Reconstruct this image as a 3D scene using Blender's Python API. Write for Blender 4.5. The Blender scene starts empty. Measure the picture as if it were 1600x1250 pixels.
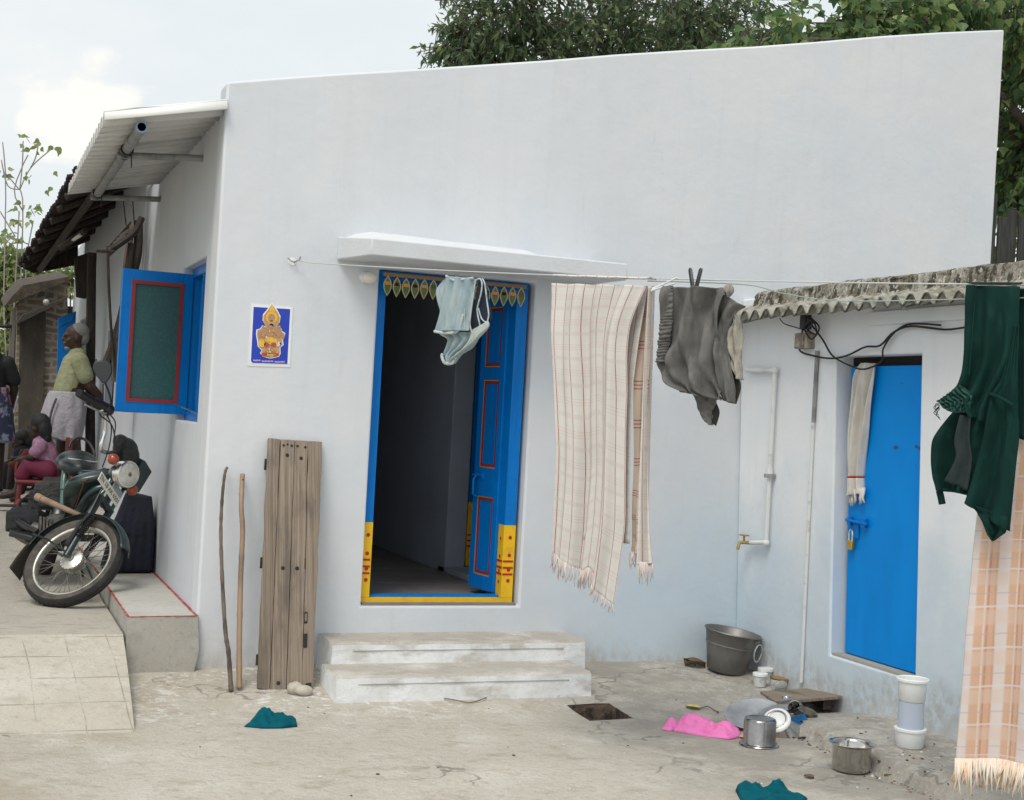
import bpy, bmesh, math, random
from mathutils import Vector, Matrix, noise
random.seed(11)
S = bpy.context.scene
COL = S.collection
V = Vector
PI = math.pi

# ------------------------------------------------------------------ camera
yaw, pitch, roll, FPX = 0.37829789, 0.01143144, 0.0545433, 2137.99
CAM = V((-1.2684, -7.8, 1.50))
_f0 = V((math.sin(yaw), math.cos(yaw), 0)); _r0 = V((math.cos(yaw), -math.sin(yaw), 0)); _u0 = V((0, 0, 1))
CF = _f0*math.cos(pitch) + _u0*math.sin(pitch); _u1 = _u0*math.cos(pitch) - _f0*math.sin(pitch)
CR = _r0*math.cos(roll) + _u1*math.sin(roll); CU = _u1*math.cos(roll) - _r0*math.sin(roll)
cd = bpy.data.cameras.new('camera'); cam = bpy.data.objects.new('camera', cd); COL.objects.link(cam)
cd.sensor_fit = 'HORIZONTAL'; cd.sensor_width = 36.0; cd.lens = FPX*36/1600
cd.clip_start = 0.1; cd.clip_end = 2000
cam.matrix_world = Matrix(((CR.x, CU.x, -CF.x, CAM.x), (CR.y, CU.y, -CF.y, CAM.y), (CR.z, CU.z, -CF.z, CAM.z), (0, 0, 0, 1)))
S.camera = cam

# ------------------------------------------------------------------ sky, sun, exposure
SUN_EL, SUN_AZ = math.radians(57), math.radians(222)      # azimuth measured clockwise from +y (north)
W = bpy.data.worlds.new('World'); S.world = W; W.use_nodes = True
nt = W.node_tree; nt.nodes.clear()
def wn(t, **k):
    n = nt.nodes.new(t)
    for a, b in k.items(): setattr(n, a, b)
    return n
wo = wn('ShaderNodeOutputWorld'); bg = wn('ShaderNodeBackground'); sky = wn('ShaderNodeTexSky')
sky.sky_type = 'NISHITA'; sky.sun_disc = False; sky.sun_elevation = SUN_EL; sky.sun_rotation = SUN_AZ
sky.dust_density = 3.0; sky.air_density = 1.0
tc = wn('ShaderNodeTexCoord')
mp = wn('ShaderNodeMapping'); mp.inputs['Scale'].default_value = (1.6, 1.6, 3.2)
nz = wn('ShaderNodeTexNoise'); nz.inputs['Scale'].default_value = 2.2; nz.inputs['Detail'].default_value = 7; nz.inputs['Roughness'].default_value = .55
cr = wn('ShaderNodeValToRGB'); cr.color_ramp.elements[0].position = .35; cr.color_ramp.elements[1].position = .72
cr.color_ramp.elements[0].color = (7.6, 8.35, 8.75, 1); cr.color_ramp.elements[1].color = (9.3, 9.45, 9.3, 1)
mx = wn('ShaderNodeMixRGB'); mx.inputs[0].default_value = .9
# one cream cumulus low over the left of the lane
cdir = (CF + CR*((120-800)/FPX) - CU*((180-625)/FPX)).normalized()
dotn = wn('ShaderNodeVectorMath', operation='DISTANCE'); dotn.inputs[1].default_value = cdir
mp2 = wn('ShaderNodeMapping'); mp2.inputs['Scale'].default_value = (1, 1, 1.5)
nz2 = wn('ShaderNodeTexNoise'); nz2.inputs['Scale'].default_value = 30; nz2.inputs['Detail'].default_value = 6
sb = wn('ShaderNodeMath', operation='MULTIPLY_ADD'); sb.inputs[1].default_value = .085; 
cr2 = wn('ShaderNodeValToRGB'); cr2.color_ramp.elements[0].position = .068; cr2.color_ramp.elements[0].color = (1, 1, 1, 1)
cr2.color_ramp.elements[1].position = .085; cr2.color_ramp.elements[1].color = (0, 0, 0, 1)
mx2 = wn('ShaderNodeMixRGB'); mx2.inputs[2].default_value = (9.7, 9.5, 9.0, 1)
# a broad bright zone of the overcast round the hidden sun
sd = V((math.sin(SUN_AZ)*math.cos(SUN_EL), math.cos(SUN_AZ)*math.cos(SUN_EL), math.sin(SUN_EL)))
ds = wn('ShaderNodeVectorMath', operation='DOT_PRODUCT'); ds.inputs[1].default_value = sd
cl0 = wn('ShaderNodeMath', operation='MAXIMUM'); cl0.inputs[1].default_value = 0
pw = wn('ShaderNodeMath', operation='POWER'); pw.inputs[1].default_value = 3
mx3 = wn('ShaderNodeMixRGB', blend_type='ADD'); mx3.inputs[0].default_value = 1
glow = wn('ShaderNodeMixRGB', blend_type='MULTIPLY'); glow.inputs[0].default_value = 1; glow.inputs[2].default_value = (4.6, 4.45, 4.15, 1)
L = nt.links.new
L(tc.outputs['Generated'], mp.inputs['Vector']); L(mp.outputs[0], nz.inputs['Vector']); L(nz.outputs['Fac'], cr.inputs[0])
L(sky.outputs[0], mx.inputs[1]); L(cr.outputs[0], mx.inputs[2])
L(tc.outputs['Generated'], mp2.inputs['Vector']); L(mp2.outputs[0], nz2.inputs['Vector'])
L(tc.outputs['Generated'], dotn.inputs[0]); L(nz2.outputs['Fac'], sb.inputs[0]); L(dotn.outputs['Value'], sb.inputs[2])
L(sb.outputs[0], cr2.inputs[0]); L(cr2.outputs[0], mx2.inputs[0]); L(mx.outputs[0], mx2.inputs[1])
L(tc.outputs['Generated'], ds.inputs[0]); L(ds.outputs['Value'], cl0.inputs[0]); L(cl0.outputs[0], pw.inputs[0]); L(pw.outputs[0], glow.inputs[1])
L(mx2.outputs[0], mx3.inputs[1]); L(glow.outputs[0], mx3.inputs[2])
L(mx3.outputs[0], bg.inputs[0]); bg.inputs[1].default_value = .09; L(bg.outputs[0], wo.inputs[0])
sl = bpy.data.lights.new('sun', 'SUN'); sl.energy = 1.5; sl.angle = math.radians(22); sl.color = (1, .95, .87)
so = bpy.data.objects.new('sun', sl); COL.objects.link(so); so.rotation_euler = sd.to_track_quat('Z', 'Y').to_euler()
S.view_settings.view_transform = 'Standard'; S.view_settings.look = 'None'; S.view_settings.exposure = 0.25; S.view_settings.gamma = 1.0
S.view_settings.use_curve_mapping = False

# ------------------------------------------------------------------ measuring helpers (surveyed from the photograph, 1600x1250)
def ray(px, py): return CF + CR*((px-800)/FPX) - CU*((py-625)/FPX)
def on(px, py, ax, val):
    d = ray(px, py); return CAM + d*((val-CAM[ax])/d[ax])
def aty(px, py, y): return on(px, py, 1, y)
def atx(px, py, x): return on(px, py, 0, x)
def atz(px, py, z): return on(px, py, 2, z)
def clampf(a, lo=0., hi=1.): return max(lo, min(hi, a))
def sstep(a, b, x):
    t = clampf((x-a)/(b-a)); return t*t*(3-2*t)
def gz(x, y):                       # height of the yard
    z = -.02 - .10*clampf(-y/.95)
    z += .012*(noise.noise(V((x*.9, y*.9, 3)))) + .004*noise.noise(V((x*5, y*5, 1)))
    edge = 2.92 + .05*noise.noise(V((y*3.1, 7, 0))) + .05*clampf(-(y+2.0))*-1
    if y < -1.0: z += .085*sstep(edge-.02, edge+.02, x)*sstep(-1.0, -1.7, y)
    return z
def atg(px, py):
    p = atz(px, py, -.1)
    for _ in range(6): p = atz(px, py, gz(p.x, p.y))
    return p
def lane_z(y): return .18 + .26*sstep(1.0, 6.5, y)

# clothes line: a vertical plane through the hook, s along the line, z up, n towards the yard
A0 = V((.44, 0, 0)); DL = V((.5057, -.8627, 0)); NL = V((-.8627, -.5057, 0))
def cl(px, py):
    d = ray(px, py); t = NL.dot(A0-CAM)/NL.dot(d); q = CAM + d*t
    return DL.dot(q-A0), q.z
def cw(s, z, n=0): return A0 + DL*s + NL*n + V((0, 0, z))
def line_z(s): return 2.318 - .0735*s + .0062*s*s

# ------------------------------------------------------------------ materials
MATS = {}
def mat(name, base, rough=.7, layers=(), bump=None, metal=0., trans=0., spec=.5, obj=True, fine=None, coat=0, alpha=None, emit=None):
    """layers: (scale, lo, hi, colour, (sx,sy,sz)[, strength]) - procedural blotches mixed over the base"""
    if name in MATS: return MATS[name]
    m = bpy.data.materials.new(name); m.use_nodes = True; t = m.node_tree; n = t.nodes; lk = t.links.new
    b = n['Principled BSDF']; b.inputs['Roughness'].default_value = rough; b.inputs['Metallic'].default_value = metal
    b.inputs['Specular IOR Level'].default_value = spec
    if coat: b.inputs['Coat Weight'].default_value = coat
    b.inputs['Base Color'].default_value = (*base, 1)
    tcn = n.new('ShaderNodeNewGeometry'); src = tcn.outputs['Position']
    col = None
    for k, ly in enumerate(layers):
        sc, lo, hi, c, st = ly[:5]; stg = ly[5] if len(ly) > 5 else 1.
        mpn = n.new('ShaderNodeMapping'); mpn.inputs['Scale'].default_value = st; mpn.inputs['Location'].default_value = (k*3.7, k*1.3, k*2.1)
        nn = n.new('ShaderNodeTexNoise'); nn.inputs['Scale'].default_value = sc; nn.inputs['Detail'].default_value = 6; nn.inputs['Roughness'].default_value = .6
        mr = n.new('ShaderNodeMapRange'); mr.inputs['From Min'].default_value = lo; mr.inputs['From Max'].default_value = hi; mr.inputs['To Max'].default_value = stg
        mxn = n.new('ShaderNodeMixRGB'); mxn.inputs[2].default_value = (*c, 1)
        lk(src, mpn.inputs[0]); lk(mpn.outputs[0], nn.inputs['Vector']); lk(nn.outputs['Fac'], mr.inputs['Value']); lk(mr.outputs[0], mxn.inputs[0])
        if col is None: mxn.inputs[1].default_value = (*base, 1)
        else: lk(col, mxn.inputs[1])
        col = mxn.outputs[0]
    if col is not None: lk(col, b.inputs['Base Color'])
    if bump:
        sc, strength, dist = bump[:3]
        nn = n.new('ShaderNodeTexNoise'); nn.inputs['Scale'].default_value = sc; nn.inputs['Detail'].default_value = 8; nn.inputs['Roughness'].default_value = .65
        bp = n.new('ShaderNodeBump'); bp.inputs['Strength'].default_value = strength; bp.inputs['Distance'].default_value = dist
        bm_ = n.new('ShaderNodeMapping'); bm_.inputs['Scale'].default_value = bump[3] if len(bump) > 3 else (1, 1, 1)
        lk(src, bm_.inputs[0]); lk(bm_.outputs[0], nn.inputs['Vector']); lk(nn.outputs['Fac'], bp.inputs['Height']); lk(bp.outputs[0], b.inputs['Normal'])
    if trans or alpha is not None:
        if trans: b.inputs['Transmission Weight'].default_value = trans
        if alpha is not None: b.inputs['Alpha'].default_value = alpha
    if emit: b.inputs['Emission Color'].default_value = (*emit[:3], 1); b.inputs['Emission Strength'].default_value = emit[3]
    MATS[name] = m; return m
def nodes_of(m): return m.node_tree.nodes, m.node_tree.links.new, m.node_tree.nodes['Principled BSDF']
def prev_col(m):
    n, lk, b = nodes_of(m); i = b.inputs['Base Color']
    return (i.links[0].from_socket if i.is_linked else None), tuple(i.default_value)
def over(m, fac_socket, c):
    """mix colour c over what the material already has, where fac is 1"""
    n, lk, b = nodes_of(m); s, d = prev_col(m)
    x = n.new('ShaderNodeMixRGB'); x.inputs[2].default_value = (*c, 1)
    if s: lk(s, x.inputs[1])
    else: x.inputs[1].default_value = d
    lk(fac_socket, x.inputs[0]); lk(x.outputs[0], b.inputs['Base Color'])
def math_n(m, op, a, b_=None, c_=None):
    n, lk, _ = nodes_of(m); x = n.new('ShaderNodeMath'); x.operation = op
    for i, q in enumerate((a, b_, c_)):
        if q is None: continue
        if isinstance(q, (int, float)): x.inputs[i].default_value = q
        else: lk(q, x.inputs[i])
    return x.outputs[0]
def sepxyz(m, uv=False):
    n, lk, _ = nodes_of(m)
    s = n.new('ShaderNodeSeparateXYZ')
    if uv: g = n.new('ShaderNodeUVMap'); lk(g.outputs[0], s.inputs[0])
    else: g = n.new('ShaderNodeNewGeometry'); lk(g.outputs['Position'], s.inputs[0])
    return s.outputs
def ramp01(m, v, lo, hi):
    n, lk, _ = nodes_of(m); r = n.new('ShaderNodeMapRange'); r.interpolation_type = 'SMOOTHSTEP'
    r.inputs['From Min'].default_value = lo; r.inputs['From Max'].default_value = hi; lk(v, r.inputs['Value']); return r.outputs[0]
def noise_n(m, scale, detail=5, st=(1, 1, 1), rough=.6, uv=False):
    n, lk, _ = nodes_of(m); g = n.new('ShaderNodeUVMap' if uv else 'ShaderNodeNewGeometry'); mpn = n.new('ShaderNodeMapping'); mpn.inputs['Scale'].default_value = st
    nn = n.new('ShaderNodeTexNoise'); nn.inputs['Scale'].default_value = scale; nn.inputs['Detail'].default_value = detail; nn.inputs['Roughness'].default_value = rough
    lk(g.outputs[0 if uv else 'Position'], mpn.inputs[0]); lk(mpn.outputs[0], nn.inputs['Vector']); return nn.outputs['Fac']

def wall_mat(name, base, blue, stain, low=.5):
    m = mat(name, base, .88, [(1.1, .42, .68, blue, (1, 1, 1), .8), (.7, .5, .7, tuple(c*.94 for c in base), (1, 1, .35), .8),
                              (9, .66, .74, tuple(c*.86 for c in base), (1, 1, .25), .6)], bump=(34, .22, .005), spec=.2)
    x = sepxyz(m)
    nzv = noise_n(m, 2.1, 7, (1, 1, .7), .7); nz_f = noise_n(m, 11, 8, (1, 1, .6), .72)
    h = math_n(m, 'MULTIPLY_ADD', nzv, .55, x[2]); f = ramp01(m, h, low, low-.28)      # grime where rain splashes the foot of the wall
    f = math_n(m, 'MULTIPLY', f, ramp01(m, nz_f, .36, .66)); over(m, math_n(m, 'MULTIPLY', f, .62), stain)
    br_ = noise_n(m, 2.6, 6, (4.5, 4.5, .22), .6); over(m, math_n(m, 'MULTIPLY', ramp01(m, br_, .50, .70), .28), tuple(c*.87 for c in base))          # brush and rain streaks
    br2 = noise_n(m, 2.0, 7, (1.4, 1.4, .5), .7); over(m, math_n(m, 'MULTIPLY', ramp01(m, br2, .56, .70), .40), (base[0]*.90, base[1]*.89, base[2]*.89))
    ck = noise_n(m, 1.5, 9, (1, 1, 1), .8); ck = ramp01(m, math_n(m, 'ABSOLUTE', math_n(m, 'SUBTRACT', ck, .5)), .0022, .0008)
    over(m, math_n(m, 'MULTIPLY', math_n(m, 'MULTIPLY', ck, ramp01(m, noise_n(m, .9, 2), .58, .64)), .35), tuple(c*.6 for c in base))
    sp = noise_n(m, 58, 2); over(m, math_n(m, 'MULTIPLY', ramp01(m, sp, .735, .76), .55), tuple(c*.55 for c in base))
    # hand-plaster undulation
    n, lk, b = nodes_of(m); bp = n.new('ShaderNodeBump'); bp.inputs['Strength'].default_value = .22; bp.inputs['Distance'].default_value = .035
    lk(noise_n(m, 3.2, 3), bp.inputs['Height']); old = b.inputs['Normal'].links[0].from_socket
    lk(old, bp.inputs['Normal']); lk(bp.outputs[0], b.inputs['Normal'])
    return m
M_WALL = wall_mat('whitewashed plaster', (.645, .66, .685), (.57, .62, .68), (.44, .42, .38), .52)
def low_blue_tint(m, fx, c, stg):
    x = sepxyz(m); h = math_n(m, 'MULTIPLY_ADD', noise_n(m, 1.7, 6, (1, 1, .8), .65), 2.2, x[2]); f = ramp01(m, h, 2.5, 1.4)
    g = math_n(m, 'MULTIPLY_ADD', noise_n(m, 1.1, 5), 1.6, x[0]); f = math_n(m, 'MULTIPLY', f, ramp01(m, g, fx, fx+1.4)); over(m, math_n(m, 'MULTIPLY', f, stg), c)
low_blue_tint(M_WALL, 2.4, (.53, .625, .70), .9)                 # bluer tint over the low right part
M_LEFT = wall_mat('whitewashed side plaster', (.60, .62, .65), (.55, .58, .63), (.52, .51, .50), .55)
M_ANNEX = wall_mat('blue tinted whitewash', (.79, .81, .83), (.70, .755, .80), (.43, .42, .40), .62)
low_blue_tint(M_ANNEX, -9, (.55, .645, .725), .9)
def foot_grime(m, low, c, stg):
    x = sepxyz(m); h = math_n(m, 'MULTIPLY_ADD', noise_n(m, 2.6, 7, (1, 1, .6), .68), .62, x[2]); f = ramp01(m, h, low, low-.20)
    f = math_n(m, 'MULTIPLY', f, ramp01(m, noise_n(m, 14, 7, (1, 1, .8), .7), .36, .60)); over(m, math_n(m, 'MULTIPLY', f, stg), c)
foot_grime(M_WALL, .40, (.40, .345, .27), .8); foot_grime(M_ANNEX, .52, (.36, .345, .31), .62); foot_grime(M_ANNEX, .37, (.62, .62, .60), .8); foot_grime(M_LEFT, .60, (.45, .43, .40), .5)
M_SHADE = mat('whitewashed slab', (.60, .62, .645), .88, [(4, .5, .7, (.55, .56, .57), (1, 1, 1), .7)], bump=(30, .3, .01), spec=.25)
M_SOFFIT = M_SHADE
M_BLUE = mat('blue gloss paint', (.0, .17, .56), .42, [(5, .5, .66, (.0, .145, .47), (5, 5, .3)), (70, .68, .73, (.05, .10, .2), (1, 1, .6), .5), (6, .5, .7, (.0, .14, .49), (1, 1, 1)), (40, .68, .74, (.02, .05, .14), (1, 1, .4), .5)], bump=(45, .12, .004), spec=.22)
M_BLUE2 = mat('blue painted sheet steel', (.0, .26, .76), .42, [(2, .45, .7, (.0, .225, .69), (1, 1, 1)), (3.5, .52, .7, (.0, .20, .60), (1, 1, .2), .6), (60, .69, .74, (.05, .10, .2), (1, 1, 1), .5), (25, .7, .76, (.02, .07, .2), (1, .3, 1), .6)], bump=(5, .15, .01), spec=.15)
M_YEL = mat('yellow paint', (.78, .47, .005), .5, [(12, .5, .7, (.66, .38, .01), (1, 1, 1))], bump=(60, .2, .004))
M_RED = mat('red paint', (.42, .012, .01), .5)
M_REDT = mat('red oxide trim', (.25, .025, .03), .55, [(10, .5, .7, (.16, .03, .03), (1, 1, 1))])
M_ORT = mat('orange painted trim', (.55, .25, .07), .55)
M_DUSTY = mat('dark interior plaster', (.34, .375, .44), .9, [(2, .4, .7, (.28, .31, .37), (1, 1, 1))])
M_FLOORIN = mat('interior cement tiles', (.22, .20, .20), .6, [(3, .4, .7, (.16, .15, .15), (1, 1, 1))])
def concrete(name, base, d1, d2, l1, bump=(26, .5, .02), cracks=True, big=.7):
    m = mat(name, base, .92, [(big, .4, .66, d1, (1, 1, 1), .9), (3.1, .5, .68, l1, (1, 1, 1), .7), (7, .54, .72, d2, (1, 1.6, 1), .75),
                              (19, .55, .68, tuple(c*.8 for c in base), (1, 1, 1), .6), (45, .58, .68, tuple(c*.68 for c in base), (1, 1, 1), .6), (70, .62, .68, tuple(min(.8, c*1.35) for c in base), (1, 1, 1), .6), (130, .64, .70, tuple(c*.55 for c in base), (1, 1, 1), .6)], bump=bump, spec=.2)
    if cracks:
        n, lk, b = nodes_of(m); vr = n.new('ShaderNodeTexVoronoi'); vr.feature = 'DISTANCE_TO_EDGE'; vr.inputs['Scale'].default_value = .7
        g = n.new('ShaderNodeNewGeometry'); nn = n.new('ShaderNodeTexNoise'); nn.inputs['Scale'].default_value = 2.3; nn.inputs['Detail'].default_value = 8
        ad = n.new('ShaderNodeMixRGB'); ad.blend_type = 'ADD'; ad.inputs[0].default_value = .8
        lk(g.outputs['Position'], ad.inputs[1]); lk(nn.outputs['Color'], ad.inputs[2]); lk(g.outputs['Position'], nn.inputs['Vector']); lk(ad.outputs[0], vr.inputs['Vector'])
        f = ramp01(m, vr.outputs['Distance'], .010, .003); f = math_n(m, 'MULTIPLY', f, ramp01(m, noise_n(m, 1.3, 3), .52, .58))
        over(m, math_n(m, 'MULTIPLY', f, .7), tuple(c*.35 for c in base))
    return m
M_GROUND = concrete('worn cement yard', (.52, .485, .42), (.43, .395, .335), (.36, .315, .25), (.60, .57, .51), bump=(24, 1., .022))
# whitewash dripped along the foot of the wall, and the damp corner where pots are washed
x_ = sepxyz(M_GROUND)
f1 = math_n(M_GROUND, 'MULTIPLY', ramp01(M_GROUND, x_[1], -1.25, -.35), ramp01(M_GROUND, x_[0], 2.6, 1.2))
f1 = math_n(M_GROUND, 'MULTIPLY', f1, math_n(M_GROUND, 'MAXIMUM', math_n(M_GROUND, 'MULTIPLY', ramp01(M_GROUND, noise_n(M_GROUND, 30, 8, (.7, 1, 1), .7), .53, .58), ramp01(M_GROUND, noise_n(M_GROUND, 4, 4), .42, .58)), ramp01(M_GROUND, noise_n(M_GROUND, 7, 6, (.7, 1, 1)), .62, .65))); over(M_GROUND, math_n(M_GROUND, 'MULTIPLY', f1, .9), (.72, .72, .70))
f2 = math_n(M_GROUND, 'MULTIPLY_ADD', noise_n(M_GROUND, 1.6, 5), 1.5, x_[0]); f2 = ramp01(M_GROUND, f2, 2.2, 3.3)
f2 = math_n(M_GROUND, 'MULTIPLY', f2, ramp01(M_GROUND, x_[1], -3.6, -2.4)); over(M_GROUND, math_n(M_GROUND, 'MULTIPLY', math_n(M_GROUND, 'MULTIPLY', f2, ramp01(M_GROUND, noise_n(M_GROUND, 6, 7, (1, 1, 1), .65), .25, .6)), .58), (.225, .215, .195))
f3 = math_n(M_GROUND, 'MULTIPLY', ramp01(M_GROUND, x_[0], 2.75, 3.0), ramp01(M_GROUND, noise_n(M_GROUND, 22, 5), .55, .62)); over(M_GROUND, math_n(M_GROUND, 'MULTIPLY', f3, .6), (.5, .5, .5))
f4 = math_n(M_GROUND, 'MULTIPLY', ramp01(M_GROUND, noise_n(M_GROUND, 1.1, 4), .5, .68), ramp01(M_GROUND, x_[0], .6, -.6)); over(M_GROUND, math_n(M_GROUND, 'MULTIPLY', f4, .65), (.36, .295, .215))
M_PLAT = concrete('trowelled cement platform', (.45, .42, .36), (.37, .345, .30), (.28, .25, .21), (.45, .42, .37), cracks=False)
M_RAMP = concrete('scored cement ramp', (.49, .455, .39), (.43, .395, .335), (.36, .32, .265), (.55, .52, .46), cracks=False)
def score(m, ox, oy, p, q, skew=0):
    x = sepxyz(m); w = noise_n(m, 3, 2)
    xx = math_n(m, 'MULTIPLY_ADD', x[1], skew, x[0]); xx = math_n(m, 'MULTIPLY_ADD', w, .03, xx); yy = math_n(m, 'MULTIPLY_ADD', w, .03, x[1])
    a = math_n(m, 'PINGPONG', math_n(m, 'ADD', xx, ox), p/2); b_ = math_n(m, 'PINGPONG', math_n(m, 'ADD', yy, oy), q/2)
    f = math_n(m, 'MAXIMUM', ramp01(m, a, .005, .002), ramp01(m, b_, .008, .003))
    over(m, math_n(m, 'MULTIPLY', math_n(m, 'MULTIPLY', f, ramp01(m, noise_n(m, 5, 4), .32, .62)), .62), (.2, .18, .15))
score(M_RAMP, .05, 0.02, .215, .235, .06)
M_LEDGE = concrete('smooth cement ledge', (.47, .455, .42), (.42, .405, .37), (.38, .36, .32), (.53, .515, .48), cracks=False, bump=(20, .3, .008))
M_LEDGESIDE = concrete('cement ledge side', (.39, .375, .335), (.34, .325, .285), (.29, .27, .23), (.45, .435, .40), cracks=False, bump=(16, .35, .01))
M_STEPTOP = concrete('worn step tread', (.46, .43, .385), (.40, .37, .32), (.34, .30, .25), (.66, .65, .62), cracks=False, big=2)
M_STEP = mat('whitewashed step', (.76, .775, .785), .9, [(3, .46, .66, (.62, .62, .60), (1, 1, 1)), (9, .52, .66, (.46, .43, .39), (.5, 1, 1), .75), (40, .64, .7, (.4, .38, .35), (1, 1, 1), .5)], bump=(25, .5, .015), spec=.2)
M_DARK = mat('opening shade black', (.02, .018, .016), .9)  # near-black standing in for the shade inside openings and holes
M_SOIL = mat('drain soil', (.17, .125, .09), .95, [(12, .45, .65, (.04, .03, .025), (1, 1, 1))], bump=(30, .8, .03))
M_GI = mat('weathered pvc pipe', (.27, .28, .28), .6, [(9, .45, .65, (.16, .165, .16), (1, 1, 1)), (30, .55, .7, (.42, .42, .40), (1, 1, 1), .6)])
M_PVCB = mat('blue grey pipe end', (.20, .30, .42), .45)
M_SHEET = mat('white roofing sheet', (.56, .56, .55), .6, [(3, .5, .7, (.46, .46, .45), (1, 1, 1)), (14, .6, .75, (.36, .35, .32), (.3, 1, 1), .6)])
M_ASB = mat('mossy asbestos sheet', (.40, .39, .35), .95, [(4, .42, .62, (.22, .21, .16), (1, 1, 1)), (13, .5, .64, (.10, .10, .065), (1, 1, 1), .85), (30, .6, .7, (.6, .58, .54), (1, 1, 1), .6)], bump=(30, .7, .02))
M_ASBU = mat('asbestos underside', (.55, .56, .57), .9, [(5, .5, .7, (.45, .45, .44), (1, 1, 1))])
M_MOSS = mat('mossy mortar', (.40, .375, .32), .97, [(5, .44, .60, (.19, .165, .115), (1, 1, .6)), (26, .50, .56, (.045, .04, .028), (1, 1, .4), .92), (60, .54, .6, (.05, .045, .03), (1, 1, .5), .7), (34, .57, .63, (.64, .61, .54), (1, 1, .6), .85)], bump=(24, 1., .04))
M_GREYWOOD = mat('weathered grey wood', (.27, .22, .17), .85, [(1.6, .42, .64, (.20, .16, .125), (3, .4, .5)), (11, .44, .62, (.19, .145, .11), (9, .08, .05), .8), (24, .5, .64, (.37, .32, .265), (6, .05, .03), .6), (2.4, .54, .66, (.12, .10, .085), (2.5, .5, .7), .75), (50, .58, .66, (.10, .08, .06), (4, .03, .03), .8)], bump=(40, .5, .005, (5, .05, .05)), spec=.2)
M_DKWOOD = mat('dark old wood', (.030, .023, .02), .85, [(9, .45, .65, (.062, .048, .038), (6, 6, .7))], bump=(40, .4, .008))
M_STICK = mat('dry branch', (.15, .115, .09), .85, [(14, .45, .6, (.07, .055, .045), (1, 1, .5)), (30, .6, .7, (.26, .22, .18), (1, 1, .3), .7)], bump=(60, .5, .006))
M_BAMB = mat('bamboo', (.30, .20, .13), .55, [(9, .45, .65, (.20, .13, .09), (1, 1, .4))])
M_STEEL = mat('stainless steel', (.50, .485, .46), .17, [(14, .5, .7, (.36, .345, .32), (1, 1, 1))], metal=1., bump=(20, .06, .004))
M_STEELD = mat('used steel', (.33, .32, .31), .25, [(10, .45, .65, (.20, .19, .185), (1, 1, 1)), (40, .64, .7, (.12, .11, .1), (1, 1, .5), .6)], metal=1., bump=(18, .08, .004))
M_ALU = mat('dull aluminium', (.21, .205, .195), .52, [(5, .45, .65, (.15, .145, .14), (1, 1, 1)), (22, .58, .7, (.30, .29, .28), (1, 1, .5), .6)], metal=.75, bump=(14, .15, .006))
M_PLW = mat('white plastic', (.78, .80, .80), .35, [(8, .5, .7, (.72, .74, .74), (1, 1, 1))], spec=.5)
M_PLT = mat('translucent plastic jar', (.70, .75, .86), .3, trans=.55)
M_PLT.node_tree.nodes['Principled BSDF'].inputs['IOR'].default_value = 1.1
M_TUBS = mat('grubby white tub', (.58, .59, .58), .5, [(25, .55, .65, (.35, .33, .3), (1, 1, 1), .6)])
M_BROWNLID = mat('rusty lid', (.30, .18, .075), .7, [(20, .45, .65, (.2, .12, .06), (1, 1, 1))])
M_BLK = mat('black plastic', (.012, .012, .013), .42)
M_RUB = mat('dusty tyre rubber', (.05, .045, .04), .85, [(12, .42, .62, (.12, .10, .08), (1, 1, 1), .8)], bump=(70, .5, .006))
M_RUBT = mat('tyre tread', (.02, .02, .02), .8, [(10, .5, .7, (.05, .045, .04), (1, 1, 1), .8)], bump=(45, .8, .01))
M_CHR = mat('chrome', (.75, .74, .70), .18, metal=1.)
M_RIM = mat('dusty rim', (.55, .54, .50), .38, [(15, .5, .7, (.36, .34, .30), (1, 1, 1))], metal=.8)
M_TEAL = mat('dark green enamel', (.006, .024, .025), .34, [(10, .5, .7, (.016, .032, .03), (1, 1, 1)), (30, .58, .68, (.075, .062, .05), (1, 1, 1), .6)], coat=.3)
M_TEALL = mat('green enamel tube', (.06, .135, .12), .3, coat=.4)
M_ORG = mat('orange lens', (.30, .05, .014), .25, coat=.4)
M_GLASSL = mat('headlamp glass', (.62, .61, .55), .12, [(18, .4, .7, (.38, .37, .33), (1, 1, 1))], metal=.5, coat=.8)
M_PLATE = mat('number plate white', (.66, .64, .57), .5, [(30, .55, .7, (.42, .40, .35), (1, 1, 1), .6)])
M_INK = mat('black lettering', (.012, .012, .012), .6)
M_SEAT = mat('seat vinyl', (.010, .016, .017), .42, [(8, .5, .7, (.022, .027, .028), (1, 1, 1))])
M_FRINGEL = mat('cream fringe', (.74, .68, .61), .9)
M_FRINGEO = mat('apricot fringe', (.76, .54, .37), .9, [(30, .4, .6, (.74, .65, .55), (1, 1, .2))])
M_SKIN = mat('brown skin', (.062, .03, .02), .55)
M_SKIND = mat('dark skin', (.035, .018, .013), .6)
M_HAIRG = mat('grey hair', (.24, .235, .23), .8, bump=(90, .8, .01))
M_HAIRB = mat('black hair', (.006, .006, .007), .55, bump=(90, .8, .01))
M_SHIRT = mat('pale green shirt', (.34, .355, .215), .85, [(9, .5, .7, (.27, .285, .165), (1, 1, .5))], bump=(17, 1., .03))
M_LUNGI = mat('lavender white lungi', (.44, .42, .46), .88, [(8, .5, .7, (.36, .34, .39), (1, 1, .5))], bump=(13, 1., .03))
M_PINKT = mat('pink blouse', (.26, .13, .21), .85, [(14, .5, .68, (.36, .24, .32), (1, 1, 1))])
M_MAROON = mat('maroon trousers', (.13, .012, .04), .8)
M_NAVY = mat('dark navy cloth', (.006, .009, .024), .85, [(6, .45, .7, (.003, .004, .009), (1, 1, .5))], bump=(14, .5, .03))
M_REDCH = mat('red plastic', (.13, .012, .012), .55)
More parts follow.
